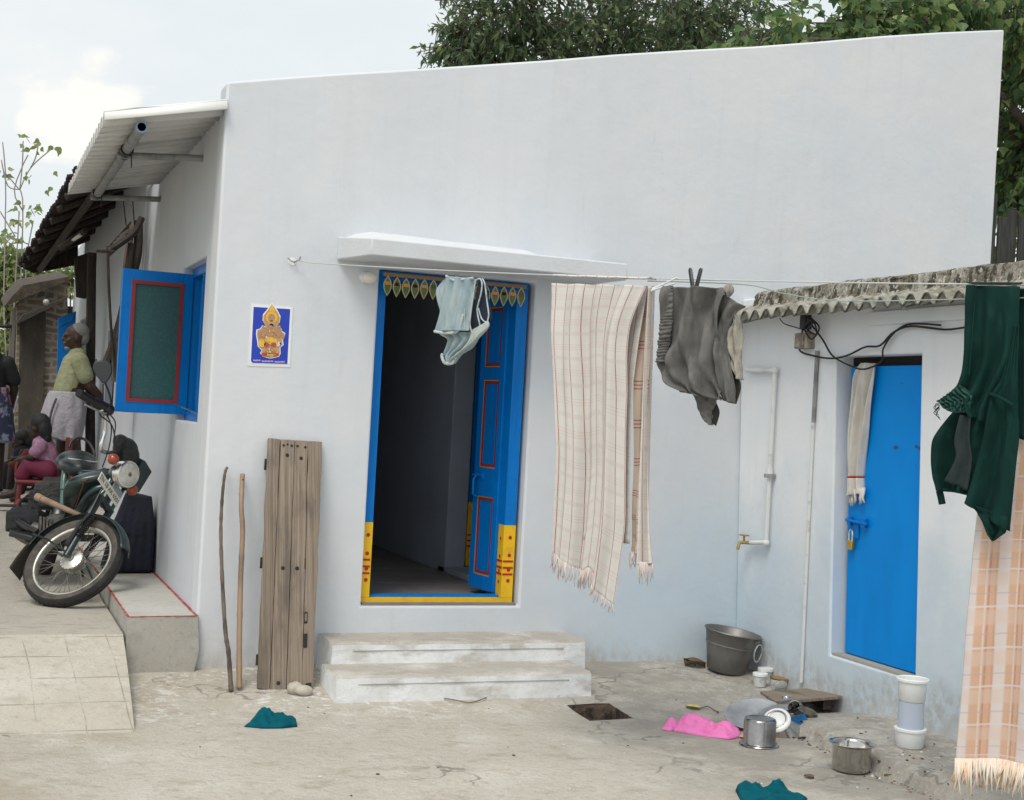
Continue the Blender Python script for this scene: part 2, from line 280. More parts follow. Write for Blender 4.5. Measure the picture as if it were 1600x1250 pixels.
M_TEALC = mat('teal cotton', (.0, .085, .115), .9, [(10, .5, .7, (.0, .055, .075), (1, 1, 1))], bump=(120, .4, .004), spec=.15)
M_PINKC = mat('bright pink cloth', (.80, .22, .50), .85, [(10, .5, .7, (.70, .15, .41), (1, 1, 1))], bump=(90, .3, .004), spec=.2)
M_BRASS = mat('brass padlock', (.62, .40, .10), .35, metal=.9)
M_WHTTAP = mat('painted pipe', (.66, .68, .68), .6, [(12, .55, .7, (.38, .37, .34), (1, 1, 1), .8)])
M_TAN = mat('tan brass tap', (.42, .28, .10), .45, metal=.4)
M_BOX = mat('stained junction box', (.44, .40, .33), .7, [(9, .45, .6, (.16, .12, .09), (1, 1, 1), .85)])
M_GLASSG = mat('green ribbed glass', (.022, .10, .095), .42, [(3, .4, .7, (.03, .075, .095), (1, 1, 1)), (70, .5, .62, (.035, .13, .115), (1, 1, 1), .7)], bump=(160, .4, .004))
M_BULB = mat('opal lamp glass', (.70, .67, .60), .3)
M_MAN = mat('leaf band card', (.24, .19, .075), .6)
M_MANG = mat('leaf band green', (.06, .13, .045), .6, [(26, .45, .6, (.20, .13, .05), (1, 1, 1), .8)])
M_CREAM = mat('leaf band edge', (.46, .40, .22), .6)
M_TILE = mat('old country tiles', (.016, .012, .012), .9, [(9, .45, .65, (.032, .02, .017), (1, 1, 1)), (3, .58, .7, (.11, .04, .03), (1, 1, 1), .7)], bump=(30, .6, .02))
M_BRICK = mat('rough exposed brick', (.27, .19, .14), .95, bump=(30, .8, .02))
def brick_nodes(m):
    n, lk, b = nodes_of(m); g = n.new('ShaderNodeNewGeometry'); mpn = n.new('ShaderNodeMapping'); mpn.inputs['Rotation'].default_value = (PI/2, 0, 0)
    bt = n.new('ShaderNodeTexBrick'); bt.inputs['Scale'].default_value = 1; bt.inputs['Brick Width'].default_value = .24; bt.inputs['Row Height'].default_value = .085
    bt.inputs['Mortar Size'].default_value = .016; bt.inputs['Color1'].default_value = (.30, .22, .165, 1); bt.inputs['Color2'].default_value = (.17, .13, .10, 1); bt.inputs['Mortar'].default_value = (.36, .33, .28, 1)
    nn = n.new('ShaderNodeTexNoise'); nn.inputs['Scale'].default_value = 5; ad = n.new('ShaderNodeMixRGB'); ad.blend_type = 'ADD'; ad.inputs[0].default_value = .14
    lk(g.outputs['Position'], nn.inputs['Vector']); lk(g.outputs['Position'], ad.inputs[1]); lk(nn.outputs['Color'], ad.inputs[2])
    lk(ad.outputs[0], mpn.inputs[0]); lk(mpn.outputs[0], bt.inputs['Vector']); lk(bt.outputs['Color'], b.inputs['Base Color'])
brick_nodes(M_BRICK)
M_MUD = mat('mud plaster', (.085, .07, .055), .95, [(4, .45, .65, (.05, .042, .035), (1, 1, .3)), (14, .6, .7, (.15, .13, .1), (1, 1, .4), .6)], bump=(20, .5, .02))
M_WIRE = mat('black cable', (.012, .012, .012), .6)
M_ROPE = mat('pale wire', (.50, .51, .50), .5)
M_ROPEG = mat('green wire', (.30, .38, .34), .5)
M_BARK = mat('tree bark', (.10, .08, .062), .9, [(8, .45, .65, (.055, .045, .038), (1, 1, .3))], bump=(25, .8, .03))
M_TWIG = mat('pale twig', (.30, .27, .24), .85)
M_FENCEW = mat('sooty planks', (.022, .022, .021), .85, [(8, .45, .65, (.05, .05, .048), (5, 5, .3))], bump=(30, .5, .01))
def leaf_mat(name, ca, cb, cc, tr=.35):
    m = bpy.data.materials.new(name); m.use_nodes = True; t = m.node_tree; n = t.nodes; lk = t.links.new
    b = n['Principled BSDF']; b.inputs['Roughness'].default_value = .42; b.inputs['Specular IOR Level'].default_value = .4
    g = n.new('ShaderNodeNewGeometry'); r = n.new('ShaderNodeValToRGB'); e = r.color_ramp.elements
    e[0].color = (*ca, 1); e[1].color = (*cc, 1); x = e.new(.6); x.color = (*cb, 1); e[1 if e[1].position == .6 else 1].position = .6
    lk(g.outputs['Random Per Island'], r.inputs[0]); lk(r.outputs[0], b.inputs['Base Color'])
    tl = n.new('ShaderNodeBsdfTranslucent'); ms = n.new('ShaderNodeMixShader'); ms.inputs[0].default_value = tr
    lk(r.outputs[0], tl.inputs[0]); lk(b.outputs[0], ms.inputs[1]); lk(tl.outputs[0], ms.inputs[2]); lk(ms.outputs[0], n['Material Output'].inputs[0])
    MATS[name] = m; return m
M_NEEM = leaf_mat('neem leaf', (.075, .12, .07), (.125, .185, .10), (.28, .35, .15), .55)
M_PEEP = leaf_mat('peepal leaf', (.08, .15, .07), (.145, .235, .09), (.36, .44, .17), .55)
M_PALEL = leaf_mat('pale backlit leaf', (.17, .23, .09), (.26, .32, .13), (.42, .44, .22), .5)

# ------------------------------------------------------------------ mesh builder
def origin_of(o):
    p = V((0, 0, 0))
    while o: p += o.location; o = o.parent
    return p
class MB:
    def __init__(s): s.v = []; s.f = []; s.m = []; s.uv = {}
    def face(s, pts, mi=0, uv=None):
        i = len(s.v); s.v += [V(p) for p in pts]; s.f.append(tuple(range(i, i+len(pts)))); s.m.append(mi)
        if uv: s.uv[len(s.f)-1] = uv
        return s
    def mesh(s, vs, fs, mi=0, uvs=None):
        i = len(s.v); s.v += [V(p) for p in vs]
        for k, f in enumerate(fs):
            s.f.append(tuple(i+a for a in f)); s.m.append(mi if isinstance(mi, int) else mi[k])
            if uvs: s.uv[len(s.f)-1] = [uvs[a] for a in f]
        return s
    def box(s, lo, hi, mi=0, M=None, faces=None):
        (a, b, c), (d, e, f) = lo, hi
        vs = [V(p) for p in ((a, b, c), (d, b, c), (d, e, c), (a, e, c), (a, b, f), (d, b, f), (d, e, f), (a, e, f))]
        if M: vs = [M @ p for p in vs]
        return s.mesh(vs, [(0, 3, 2, 1), (4, 5, 6, 7), (0, 1, 5, 4), (1, 2, 6, 5), (2, 3, 7, 6), (3, 0, 4, 7)], faces or mi)
    def hexa(s, pts, mi=0):          # 8 points, bottom loop then top loop
        return s.mesh(pts, [(0, 3, 2, 1), (4, 5, 6, 7), (0, 1, 5, 4), (1, 2, 6, 5), (2, 3, 7, 6), (3, 0, 4, 7)], mi)
    def tube(s, pts, r, n=8, mi=0, caps=True, flat=1.):
        pts = [V(p) for p in pts]; k = len(pts); rs = list(r) if hasattr(r, '__len__') else [r]*k
        vs = []; up = V((0, 0, 1)); prev = None
        for i, p in enumerate(pts):
            t = (pts[min(i+1, k-1)] - pts[max(i-1, 0)])
            t = t.normalized() if t.length > 1e-9 else V((0, 0, 1))
            a = prev - t*prev.dot(t) if prev else (up.cross(t) if abs(t.dot(up)) < .95 else V((1, 0, 0)).cross(t))
            a.normalize(); prev = a; b = t.cross(a)
            vs += [p + (a*math.cos(2*PI*j/n) + b*math.sin(2*PI*j/n)*flat)*rs[i] for j in range(n)]
        fs = [(i*n+j, i*n+(j+1) % n, (i+1)*n+(j+1) % n, (i+1)*n+j) for i in range(k-1) for j in range(n)]
        if caps: fs += [tuple(range(n))[::-1], tuple((k-1)*n+j for j in range(n))]
        return s.mesh(vs, fs, mi)
    def lathe(s, prof, n=24, M=None, mi=0):
        vs = []; k = len(prof)
        for r, z in prof:
            vs += [V((r*math.cos(2*PI*j/n), r*math.sin(2*PI*j/n), z)) for j in range(n)]
        if M: vs = [M @ p for p in vs]
        fs = [(i*n+j, i*n+(j+1) % n, (i+1)*n+(j+1) % n, (i+1)*n+j) for i in range(k-1) for j in range(n)]
        return s.mesh(vs, fs, mi if isinstance(mi, int) else [mi[i] for i in range(k-1) for j in range(n)])
    def ball(s, c, r, n=14, m=9, mi=0, M=None):
        r = r if hasattr(r, '__len__') else (r, r, r); c = V(c)
        prof = [(max(1e-4, math.sin(PI*i/m)), -math.cos(PI*i/m)) for i in range(m+1)]
        T = Matrix.Translation(c) @ (M or Matrix()) @ Matrix.Diagonal((*r, 1))
        return s.lathe(prof, n, T, mi)
    def prism(s, poly, h, M=None, mi=0, mside=None):       # polygon in local xy, thickness 0..h in z
        n = len(poly); vs = [V((x, y, 0)) for x, y in poly] + [V((x, y, h)) for x, y in poly]
        if M: vs = [M @ p for p in vs]
        fs = [tuple(range(n))[::-1], tuple(range(n, 2*n))] + [(i, (i+1) % n, n+(i+1) % n, n+i) for i in range(n)]
        return s.mesh(vs, fs, [mi, mi] + [mside if mside is not None else mi]*n)
    def grid(s, fn, nu, nv, mi=0, uvf=None):
        vs = [fn(i/nu, j/nv) for j in range(nv+1) for i in range(nu+1)]
        fs = [(j*(nu+1)+i, j*(nu+1)+i+1, (j+1)*(nu+1)+i+1, (j+1)*(nu+1)+i) for j in range(nv) for i in range(nu)]
        uvs = [uvf(i/nu, j/nv) for j in range(nv+1) for i in range(nu+1)] if uvf else None
        return s.mesh(vs, fs, mi, uvs)
    def build(s, name, mats, parent=None, smooth=40, bevel=0, bseg=2, solid=0, weld=True, remesh=0, smit=0, sub=0, recalc=True, origin=None):
        mats = mats if isinstance(mats, (list, tuple)) else [mats]
        if parent: base = origin_of(parent)
        elif origin is not None: base = V(origin)
        else:
            xs = [p.x for p in s.v]; ys = [p.y for p in s.v]; zs = [p.z for p in s.v]
            base = V(((min(xs)+max(xs))/2, (min(ys)+max(ys))/2, min(zs)))
        me = bpy.data.meshes.new(name); me.from_pydata([p-base for p in s.v], [], s.f)
        for m in mats: me.materials.append(m)
        me.polygons.foreach_set('material_index', s.m)
        if s.uv:
            ul = me.uv_layers.new(name='UVMap')
            for i, p in enumerate(me.polygons):
                if i in s.uv:
                    for li, c in zip(p.loop_indices, s.uv[i]): ul.data[li].uv = c
        if weld or recalc:
            bm = bmesh.new(); bm.from_mesh(me)
            if weld: bmesh.ops.remove_doubles(bm, verts=bm.verts, dist=2e-5)
            if recalc: bmesh.ops.recalc_face_normals(bm, faces=bm.faces)
            bm.to_mesh(me); bm.free()
        o = bpy.data.objects.new(name, me); COL.objects.link(o)
        if parent: o.parent = parent
        else: o.location = base
        if remesh:
            md = o.modifiers.new('r', 'REMESH'); md.mode = 'VOXEL'; md.voxel_size = remesh; md.use_smooth_shade = True
        if solid: md = o.modifiers.new('s', 'SOLIDIFY'); md.thickness = solid; md.offset = 0
        if bevel:
            md = o.modifiers.new('b', 'BEVEL'); md.width = bevel; md.segments = bseg; md.limit_method = 'ANGLE'; md.angle_limit = math.radians(40)
        if smit: md = o.modifiers.new('m', 'SMOOTH'); md.iterations = smit; md.factor = .5
        if sub: md = o.modifiers.new('u', 'SUBSURF'); md.levels = sub; md.render_levels = sub
        if smooth:
            me.polygons.foreach_set('use_smooth', [True]*len(me.polygons))
            if smooth < 180: me.set_sharp_from_angle(angle=math.radians(smooth))
        return o
def tag(o, label, cat, group=None):
    o['label'] = label; o['category'] = cat
    if group: o['group'] = group
    return o
def thing(name, loc, label, cat, group=None):
    o = bpy.data.objects.new(name, None); COL.objects.link(o); o.location = V(loc); o.empty_display_size = .1
    return tag(o, label, cat, group)
def struct(o, kind='structure'): o['kind'] = kind; return o
def frame(c, ex, ey):                # matrix with x along ex, y along ey, z = ex x ey
    ex = V(ex).normalized(); ez = ex.cross(V(ey)).normalized(); ey = ez.cross(ex); c = V(c)
    return Matrix(((ex.x, ey.x, ez.x, c.x), (ex.y, ey.y, ez.y, c.y), (ex.z, ey.z, ez.z, c.z), (0, 0, 0, 1)))
def text_mesh(mb, body, size, M, mi=0, depth=.0015):
    c = bpy.data.curves.new('t', 'FONT'); c.body = body; c.size = size; c.align_x = 'CENTER'; c.align_y = 'CENTER'; c.extrude = depth
    o = bpy.data.objects.new('t', c); COL.objects.link(o); dg = bpy.context.evaluated_depsgraph_get()
    me = bpy.data.meshes.new_from_object(o.evaluated_get(dg))
    mb.mesh([M @ v.co for v in me.vertices], [tuple(p.vertices) for p in me.polygons], mi)
    bpy.data.objects.remove(o); bpy.data.curves.remove(c); bpy.data.meshes.remove(me)
def cat_line(P, t):                  # smooth curve through points, t 0..1
    n = len(P)-1; x = clampf(t)*n; i = min(int(x), n-1); u = x-i
    p0 = P[max(i-1, 0)]; p1 = P[i]; p2 = P[i+1]; p3 = P[min(i+2, n)]
    return tuple(.5*(2*b + (c-a)*u + (2*a-5*b+4*c-d)*u*u + (3*b-a-3*c+d)*u**3) for a, b, c, d in zip(p0, p1, p2, p3))
def curve(P, n): return [V(cat_line([tuple(p) for p in P], i/n)) for i in range(n+1)]
def wall_grid(mb, us, zs, holes, P, top=None, mi=0, ztop_last=True):
    """wall with rectangular openings: us, zs breaks, holes = set of (i, j) cells, P(u, z, d) with d 0 front 1 back"""
    nu, nz = len(us)-1, len(zs)-1
    def pt(i, j, d):
        z = zs[j]
        if top and j == nz: z = top(us[i])
        return P(us[i], z, d)
    solid = lambda i, j: 0 <= i < nu and 0 <= j < nz and (i, j) not in holes
    for i in range(nu):
        for j in range(nz):
            if not solid(i, j): continue
            mb.face([pt(i, j, 0), pt(i+1, j, 0), pt(i+1, j+1, 0), pt(i, j+1, 0)], mi)
            mb.face([pt(i, j, 1), pt(i, j+1, 1), pt(i+1, j+1, 1), pt(i+1, j, 1)], mi)
            if not solid(i-1, j): mb.face([pt(i, j, 0), pt(i, j+1, 0), pt(i, j+1, 1), pt(i, j, 1)], mi)
            if not solid(i+1, j): mb.face([pt(i+1, j, 0), pt(i+1, j, 1), pt(i+1, j+1, 1), pt(i+1, j+1, 0)], mi)
            if not solid(i, j-1): mb.face([pt(i, j, 0), pt(i, j, 1), pt(i+1, j, 1), pt(i+1, j, 0)], mi)
            if not solid(i, j+1): mb.face([pt(i, j+1, 0), pt(i+1, j+1, 0), pt(i+1, j+1, 1), pt(i, j+1, 1)], mi)
    return mb

# ================================================================== GROUND
HX0, HX1, HY0, HY1 = 1.945, 2.212, -1.105, -.795             # the open drain hole
def breaks(a, b, step, extra=()):
    n = int(round((b-a)/step)); r = sorted(set([round(a+(b-a)*i/n, 4) for i in range(n+1)] + list(extra)))
    out = [r[0]]
    for q in r[1:]:
        if q-out[-1] > .012 or q in extra:
            if q in extra and q-out[-1] <= .012 and out[-1] not in extra: out.pop()
            out.append(q)
    return out
xs = breaks(-6, 2.6, .16, (HX0, HX1)) + breaks(2.63, 3.2, .03)+[3.4, 3.6]; ys = breaks(-9, .3, .1, (HY0, HY1))
mb = MB()
gi = {}
vs = []; fs = []
for j, y in enumerate(ys):
    for i, x in enumerate(xs): gi[i, j] = len(vs); vs.append((x, y, gz(x, y)))
for j in range(len(ys)-1):
    for i in range(len(xs)-1):
        if HX0-1e-4 <= xs[i] and xs[i+1] <= HX1+1e-4 and HY0-1e-4 <= ys[j] and ys[j+1] <= HY1+1e-4: continue
        fs.append((gi[i, j], gi[i+1, j], gi[i+1, j+1], gi[i, j+1]))
mb.mesh(vs, fs)
struct(mb.build('yard_ground', M_GROUND, smooth=60, origin=(0, 0, 0)))
mb = MB()                                                      # far ground all round, below the yard
mb.face([(-400, -400, -.35), (400, -400, -.35), (400, 400, -.35), (-400, 400, -.35)])
M_EARTH = mat('dry earth', (.40, .36, .29), .95, [(.3, .4, .65, (.30, .26, .2), (1, 1, 1)), (4, .5, .7, (.25, .23, .15), (1, 1, 1))], bump=(9, .5, .03))
struct(mb.build('earth', M_EARTH, smooth=0, origin=(0, 0, -.35)))
mb = MB()                                                      # drain pit
d = .20
for a, b in (((HX0, HY0), (HX1, HY0)), ((HX1, HY0), (HX1, HY1)), ((HX1, HY1), (HX0, HY1)), ((HX0, HY1), (HX0, HY0))):
    mb.face([(*a, gz(*a)-.002), (*b, gz(*b)-.002), (*b, gz(*b)-d), (*a, gz(*a)-d)])
mb.face([(HX0, HY0, -.30), (HX1, HY0, -.30), (HX1, HY1, -.30), (HX0, HY1, -.30)])
struct(mb.build('drain_pit', M_SOIL, smooth=0))
# lane beside the house: ramp, platform, rising path
mb = MB()
PX1 = -.40
def lane_pt(x, y): return (x, y, lane_z(y) + .006*noise.noise(V((x*2, y*2, 5))))
lx = breaks(-9, PX1, .25); ly = [.0, .3, .6, .9, 1.2, 1.6, 2, 2.5, 3, 3.5, 4, 4.5, 5, 5.5, 6, 6.5, 7, 8, 9, 10, 12, 15, 20, 30, 60]
mb.mesh([lane_pt(x, y) for y in ly for x in lx], [(j*len(lx)+i, j*len(lx)+i+1, (j+1)*len(lx)+i+1, (j+1)*len(lx)+i) for j in range(len(ly)-1) for i in range(len(lx)-1)])
lx2 = [PX1, -.2, .0]; ly2 = [y for y in ly if y >= 4]
mb.mesh([lane_pt(x, y) for y in ly2 for x in lx2], [(j*3+i, j*3+i+1, (j+1)*3+i+1, (j+1)*3+i) for j in range(len(ly2)-1) for i in range(2)])
struct(mb.build('lane', M_PLAT, smooth=60, origin=(0, 0, 0)))
mb = MB()
RY = -1.0
def rampz(t): return .18 + (-.125-.18)*t + .018*math.sin(PI*t)
N = 8
for i in range(N):
    t0, t1 = i/N, (i+1)/N
    x0, x1 = PX1-.03*t0, PX1-.03*t1
    mb.face([(-6, RY*t1, rampz(t1)), (x1, RY*t1, rampz(t1)), (x0, RY*t0, rampz(t0)), (-6, RY*t0, rampz(t0))])
    mb.face([(x1, RY*t1, rampz(t1)), (x1, RY*t1, -.3), (x0, RY*t0, -.3), (x0, RY*t0, rampz(t0))])
struct(mb.build('ramp', M_RAMP, smooth=30, origin=(0, 0, 0)))

# ================================================================== HOUSE
house = thing('village_house', (0, 0, 0), 'white plastered village house with blue door and slanting parapet', 'house')
topz = lambda x: 3.297 + .2121*x + .006*math.sin(x*3.1)
DX0, DX1, DZ0, DZ1 = .948, 1.948, .332, 2.325
mb = MB()
us = [0, .3, .6, DX0, DX1, 2.4, 2.9, 3.4, 3.9, 4.4, 4.9, 5.43]; zs = [-.3, DZ0, DZ1, 3.0]
WT = .21
def PF(u, z, dd):
    uu = u + (.012*(z-1.5)/1.5 if u > 5 else 0)
    if u == 0: uu = -.004
    return V((uu, dd*WT, z))
wall_grid(mb, us, zs, {(3, 1)}, PF, topz)
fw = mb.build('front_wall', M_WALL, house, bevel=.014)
# left wall with the window, stepping down behind the parapet
WY0, WY1, WZ0, WZ1 = .41, 1.345, 1.355, 2.345
mb = MB()
wall_grid(mb, [WT+.001, WY0, WY1, 3.66], [-.3, WZ0, WZ1, 3.17], {(1, 1)}, lambda u, z, dd: V((dd*.2, u, z)))
mb.build('side_wall', M_LEFT, house, bevel=.01)
mb = MB()
wall_grid(mb, [WT+.001, 4.2], [-.3, 4.2], set(), lambda u, z, dd: V((5.43-dd*.2, u, z)))
wall_grid(mb, [.001, 5.429], [-.3, 3.15], set(), lambda u, z, dd: V((u, 4.41-dd*.2, z)))
wall_grid(mb, [3.66, 4.21], [-.3, 3.17], set(), lambda u, z, dd: V((.02+dd*.18, u, z)))
mb.build('rear_wall', M_LEFT, house)
mb = MB()
mb.hexa([(.02, WT+.002, 3.10), (5.22, WT+.002, 4.0), (5.22, 4.2, 4.0), (.02, 4.2, 3.10), (.02, WT+.002, 3.2), (5.22, WT+.002, 4.1), (5.22, 4.2, 4.1), (.02, 4.2, 3.2)])
mb.build('roof', M_ASB, house)
# --- inside: floor, partition with a second doorway
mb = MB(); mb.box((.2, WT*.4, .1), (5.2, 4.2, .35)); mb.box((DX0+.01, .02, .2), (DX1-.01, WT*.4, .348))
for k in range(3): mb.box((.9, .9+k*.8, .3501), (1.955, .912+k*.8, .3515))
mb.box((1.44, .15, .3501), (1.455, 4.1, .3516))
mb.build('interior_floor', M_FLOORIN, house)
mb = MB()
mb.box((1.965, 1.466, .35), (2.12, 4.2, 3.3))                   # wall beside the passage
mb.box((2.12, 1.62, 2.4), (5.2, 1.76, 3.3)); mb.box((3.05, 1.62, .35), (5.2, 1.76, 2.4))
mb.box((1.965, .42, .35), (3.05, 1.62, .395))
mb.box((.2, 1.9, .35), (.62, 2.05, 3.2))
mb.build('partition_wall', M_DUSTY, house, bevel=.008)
def dotted_jamb(mb, x0, x1, y0, y1, z0, zc, z1, front_only=False):
    """square timber, blue above, yellow below with red dots and triple bands (materials 0 blue, 1 yellow, 2 red)"""
    mb.box((x0, y0, zc), (x1, y1, z1), 0); mb.box((x0-.001, y0-.001, z0), (x1+.001, y1, zc), 1)
    cx = (x0+x1)/2; w = x1-x0
    for zz in (zc-.075, zc-.185, zc-.275, z0+.105):
        mb.prism([(.0125*math.cos(a*PI/4), .0125*math.sin(a*PI/4)) for a in range(8)], .0022, frame((cx+.004, y0-.001, zz), (1, 0, 0), (0, 0, 1)), 2)
        mb.prism([(.012*math.cos(a*PI/4), .012*math.sin(a*PI/4)) for a in range(8)], .0022, frame((x0-.001, (y0+y1)/2, zz-.01), (0, -1, 0), (0, 0, 1)), 2)
    for zz in (z0+.145, z0+.185, z0+.225):
        mb.box((x0+.002, y0-.004, zz-.006), (x1-.006, y0-.0012, zz+.006), 2); mb.box((x0-.004, y0+.003, zz-.006), (x0-.0012, y1, zz+.006), 2)
FY0, FY1 = .058, .15
fr = MB()
dotted_jamb(fr, DX0+.002, DX0+.062, FY0, FY1, .375, .822, 2.265)
dotted_jamb(fr, DX1-.098, DX1-.022, FY0, FY1, .375, .822, 2.265)
fr.box((DX0+.002, FY0+.001, 2.265), (DX1-.022, FY1, 2.322), 0)
fr.box((DX0+.001, FY0-.002, .330), (DX1-.021, FY1, .374), 1)
fr.box((DX0+.06, FY0+.03, .3745), (DX1-.098, FY1, .388), 0)
doorframe = fr.build('door_frame', [M_BLUE, M_YEL, M_RED], house, bevel=.003)
fr = MB()
dotted_jamb(fr, 2.125, 2.205, 1.47, 1.60, .40, .86, 2.3); fr.box((2.125, 1.471, 2.3), (3.0, 1.60, 2.38), 0); fr.box((2.205, 1.48, .396), (3.0, 1.60, .46), 1)
dotted_jamb(fr, 2.92, 3.0, 1.47, 1.60, .46, .86, 2.3)
fr.box((2.205, 1.56, .46), (2.92, 1.598, 2.3), 0)
fr.build('inner_door_frame', [M_BLUE, M_YEL, M_RED], house, bevel=.003)
# door leaves, hinged inside the frame and standing open
def door_leaf(hx, ang, mirror, name):
    """leaf of width .41 hinged at (hx, FY1), local x along leaf, y thickness, z up"""
    ex = V((math.cos(ang), math.sin(ang), 0)); ey = V((-ex.y, ex.x, 0)); Z0, Z1, w, th = .392, 2.262, .325, .036
    M = Matrix(((ex.x, ey.x, 0, hx), (ex.y, ey.y, 0, FY1+.006), (0, 0, 1, 0), (0, 0, 0, 1)))
    mb = MB(); 
    st = .058
    mb.box((0, 0, Z0), (st, th, Z1), M=M); mb.box((w-st, 0, Z0), (w, th, Z1), M=M)
    pz = [(Z0+.09, .98), (1.16, 1.72), (1.80, Z1-.08)]
    rails = [(Z0, pz[0][0]), (.98, 1.16), (1.72, 1.80), (Z1-.08, Z1)]
    for a, b in rails: mb.box((st, 0, a), (w-st, th, b), M=M)
    leaf = mb.build(name, M_BLUE, house, bevel=.003)
    s = 1 if mirror else -1
    for a, b in pz:
        p = MB(); p.box((st+.001, th*.3, a+.001), (w-st-.001, th*.7, b-.001), M=M, mi=0)
        for fy0, fy1 in ((th*.7, th*.7+.006), (th*.3-.006, th*.3)):
            t1, t2 = .008, .026
            for (u0, u1, q0, q1) in ((st+.001, w-st-.001, a+.001, a+t1), (st+.001, w-st-.001, b-t1, b-.001), (st+.001, st+t1, a+t1, b-t1), (w-st-t1, w-st-.001, a+t1, b-t1)):
                p.box((u0, fy0, q0), (u1, fy1, q1), M=M, mi=2)
            for (u0, u1, q0, q1) in ((st+t1, w-st-t1, a+t1, a+t2), (st+t1, w-st-t1, b-t2, b-t1), (st+t1, st+t2, a+t2, b-t2), (w-st-t2, w-st-t1, a+t2, b-t2)):
                p.box((u0, fy0+.001, q0), (u1, fy1-.001, q1), M=M, mi=1)
        p.build('panel', [M_BLUE, M_REDT, M_ORT], leaf, smooth=0)
    h = MB()
    for yy in (th+.012, -.012):
        h.tube([M @ V((w-.13, yy, 1.11)), M @ V((w-.01, yy, 1.11))], .008, 8)
        for q in (w-.12, w-.04): h.box((q-.012, min(yy, th if yy > 0 else 0), 1.09), (q+.012, max(yy, th if yy > 0 else 0), 1.13), M=M)
    h.tube([M @ V((w-.06, th+.012, 1.11)), M @ V((w-.06, th+.035, 1.08)), M @ V((w-.06, th+.035, .99)), M @ V((w-.06, th, .97))], .007, 8)
    h.build('latch', M_BLUE, leaf)
    return leaf
door_leaf(DX1-.082, math.radians(98), True, 'door')
door_leaf(DX0+.07, math.radians(90), False, 'door')
# --- window in the side wall
mb = MB()
wx0, wx1 = .06, .14
for a, b, c, dd in ((WY0+.001, WY0+.06, WZ0+.001, WZ1-.001), (WY1-.06, WY1-.001, WZ0+.001, WZ1-.001), (WY0+.06, WY1-.06, WZ0+.001, WZ0+.06), (WY0+.06, WY1-.06, WZ1-.06, WZ1-.001)):
    mb.box((wx0, a, c), (wx1, b, dd))
mb.box((wx0, .86, WZ0+.06), (wx1-.02, .90, WZ1-.06))
for k in range(7):
    yy = WY0+.12+k*.115; mb.tube([(.11, yy, WZ0+.06), (.11, yy, WZ1-.06)], .007, 6)
window = mb.build('window', M_BLUE, house, bevel=.003)
def shutter(M, w, h, parent):
    mb = MB(); t = .032; sv = .066; sh = .072
    mb.box((0, 0, 0), (sv, t, h), M=M); mb.box((w-sv, 0, 0), (w, t, h), M=M); mb.box((sv, 0, 0), (w-sv, t, sh), M=M); mb.box((sv, 0, h-sh), (w-sv, t, h), M=M)
    fr = mb.build('shutter', M_BLUE, parent, bevel=.003)
    p = MB(); b = .018
    for y0, y1 in ((-.004, .008), (t-.008, t+.004)):
        for (u0, u1, q0, q1) in ((sv-.006, w-sv+.006, sh-.006, sh+b), (sv-.006, w-sv+.006, h-sh-b, h-sh+.006), (sv-.006, sv+b, sh+b, h-sh-b), (w-sv-b, w-sv+.006, sh+b, h-sh-b)):
            p.box((u0, y0, q0), (u1, y1, q1), M=M)
    p.build('red_bead', M_REDT, fr, smooth=0)
    g = MB(); g.box((sv, .012, sh), (w-sv, .02, h-sh), M=M); g.build('glass', M_GLASSG, fr, smooth=0)
    return fr
# far shutter swung right out, seen face on
hb = aty(302, 651, 1.30); ht = aty(309, 433, 1.30)
hx = .062; ang = math.radians(185)
M = Matrix(((math.cos(ang), math.sin(ang), 0, hx), (math.sin(ang), -math.cos(ang), 0, 1.275), (0, 0, 1, WZ0+.035), (0, 0, 0, 1)))
sh1 = shutter(M, .455, .915, window)
ang = math.radians(8)                                          # near shutter pushed back into the dark room
M = Matrix(((math.cos(ang), -math.sin(ang), 0, .142), (math.sin(ang), math.cos(ang), 0, WY0+.065), (0, 0, 1, WZ0+.062), (0, 0, 0, 1)))
shutter(M, .40, .865, window)
mb = MB(); mb.tube([(-.02, 1.2, WZ0+.10), (.05, .75, WZ0+.055)], .005, 6); mb.build('stay_hook', M_CHR, window)
# --- slab over the door
mb = MB()
sx0, sx1, sy = .665, 2.375, -.40
sp = [(sx0+.015, .0), (sx0+.115, sy), (sx1-.01, sy), (sx1-.10, .0)]
def shz(x): return -.002*(x-1.5)
b0 = 2.352
mb.hexa([(sx0+.02, .002, b0), (sx0+.115, sy, b0+.001), (sx1, sy, b0-.002), (sx1-.03, .002, b0), (sx0+.02, .002, b0+.135), (sx0+.115, sy, b0+.098), (sx1, sy, b0+.098), (sx1-.03, .002, b0+.135)])
def hump(u, v):
    x = sx0+.05+u*(sx1-.42-sx0); e = min(1, math.sin(PI*u)*2.6)**.6; h = (.068-.022*u)*e*(1+.10*noise.noise(V((x*4, 2, 0)))); dpt = .22*e
    return V((x, .001-dpt*v, b0+.118+h*math.cos(v*PI/2)**1.3))
mb.grid(hump, 40, 8)
mb.build('door_canopy', M_SHADE, house, bevel=.008)
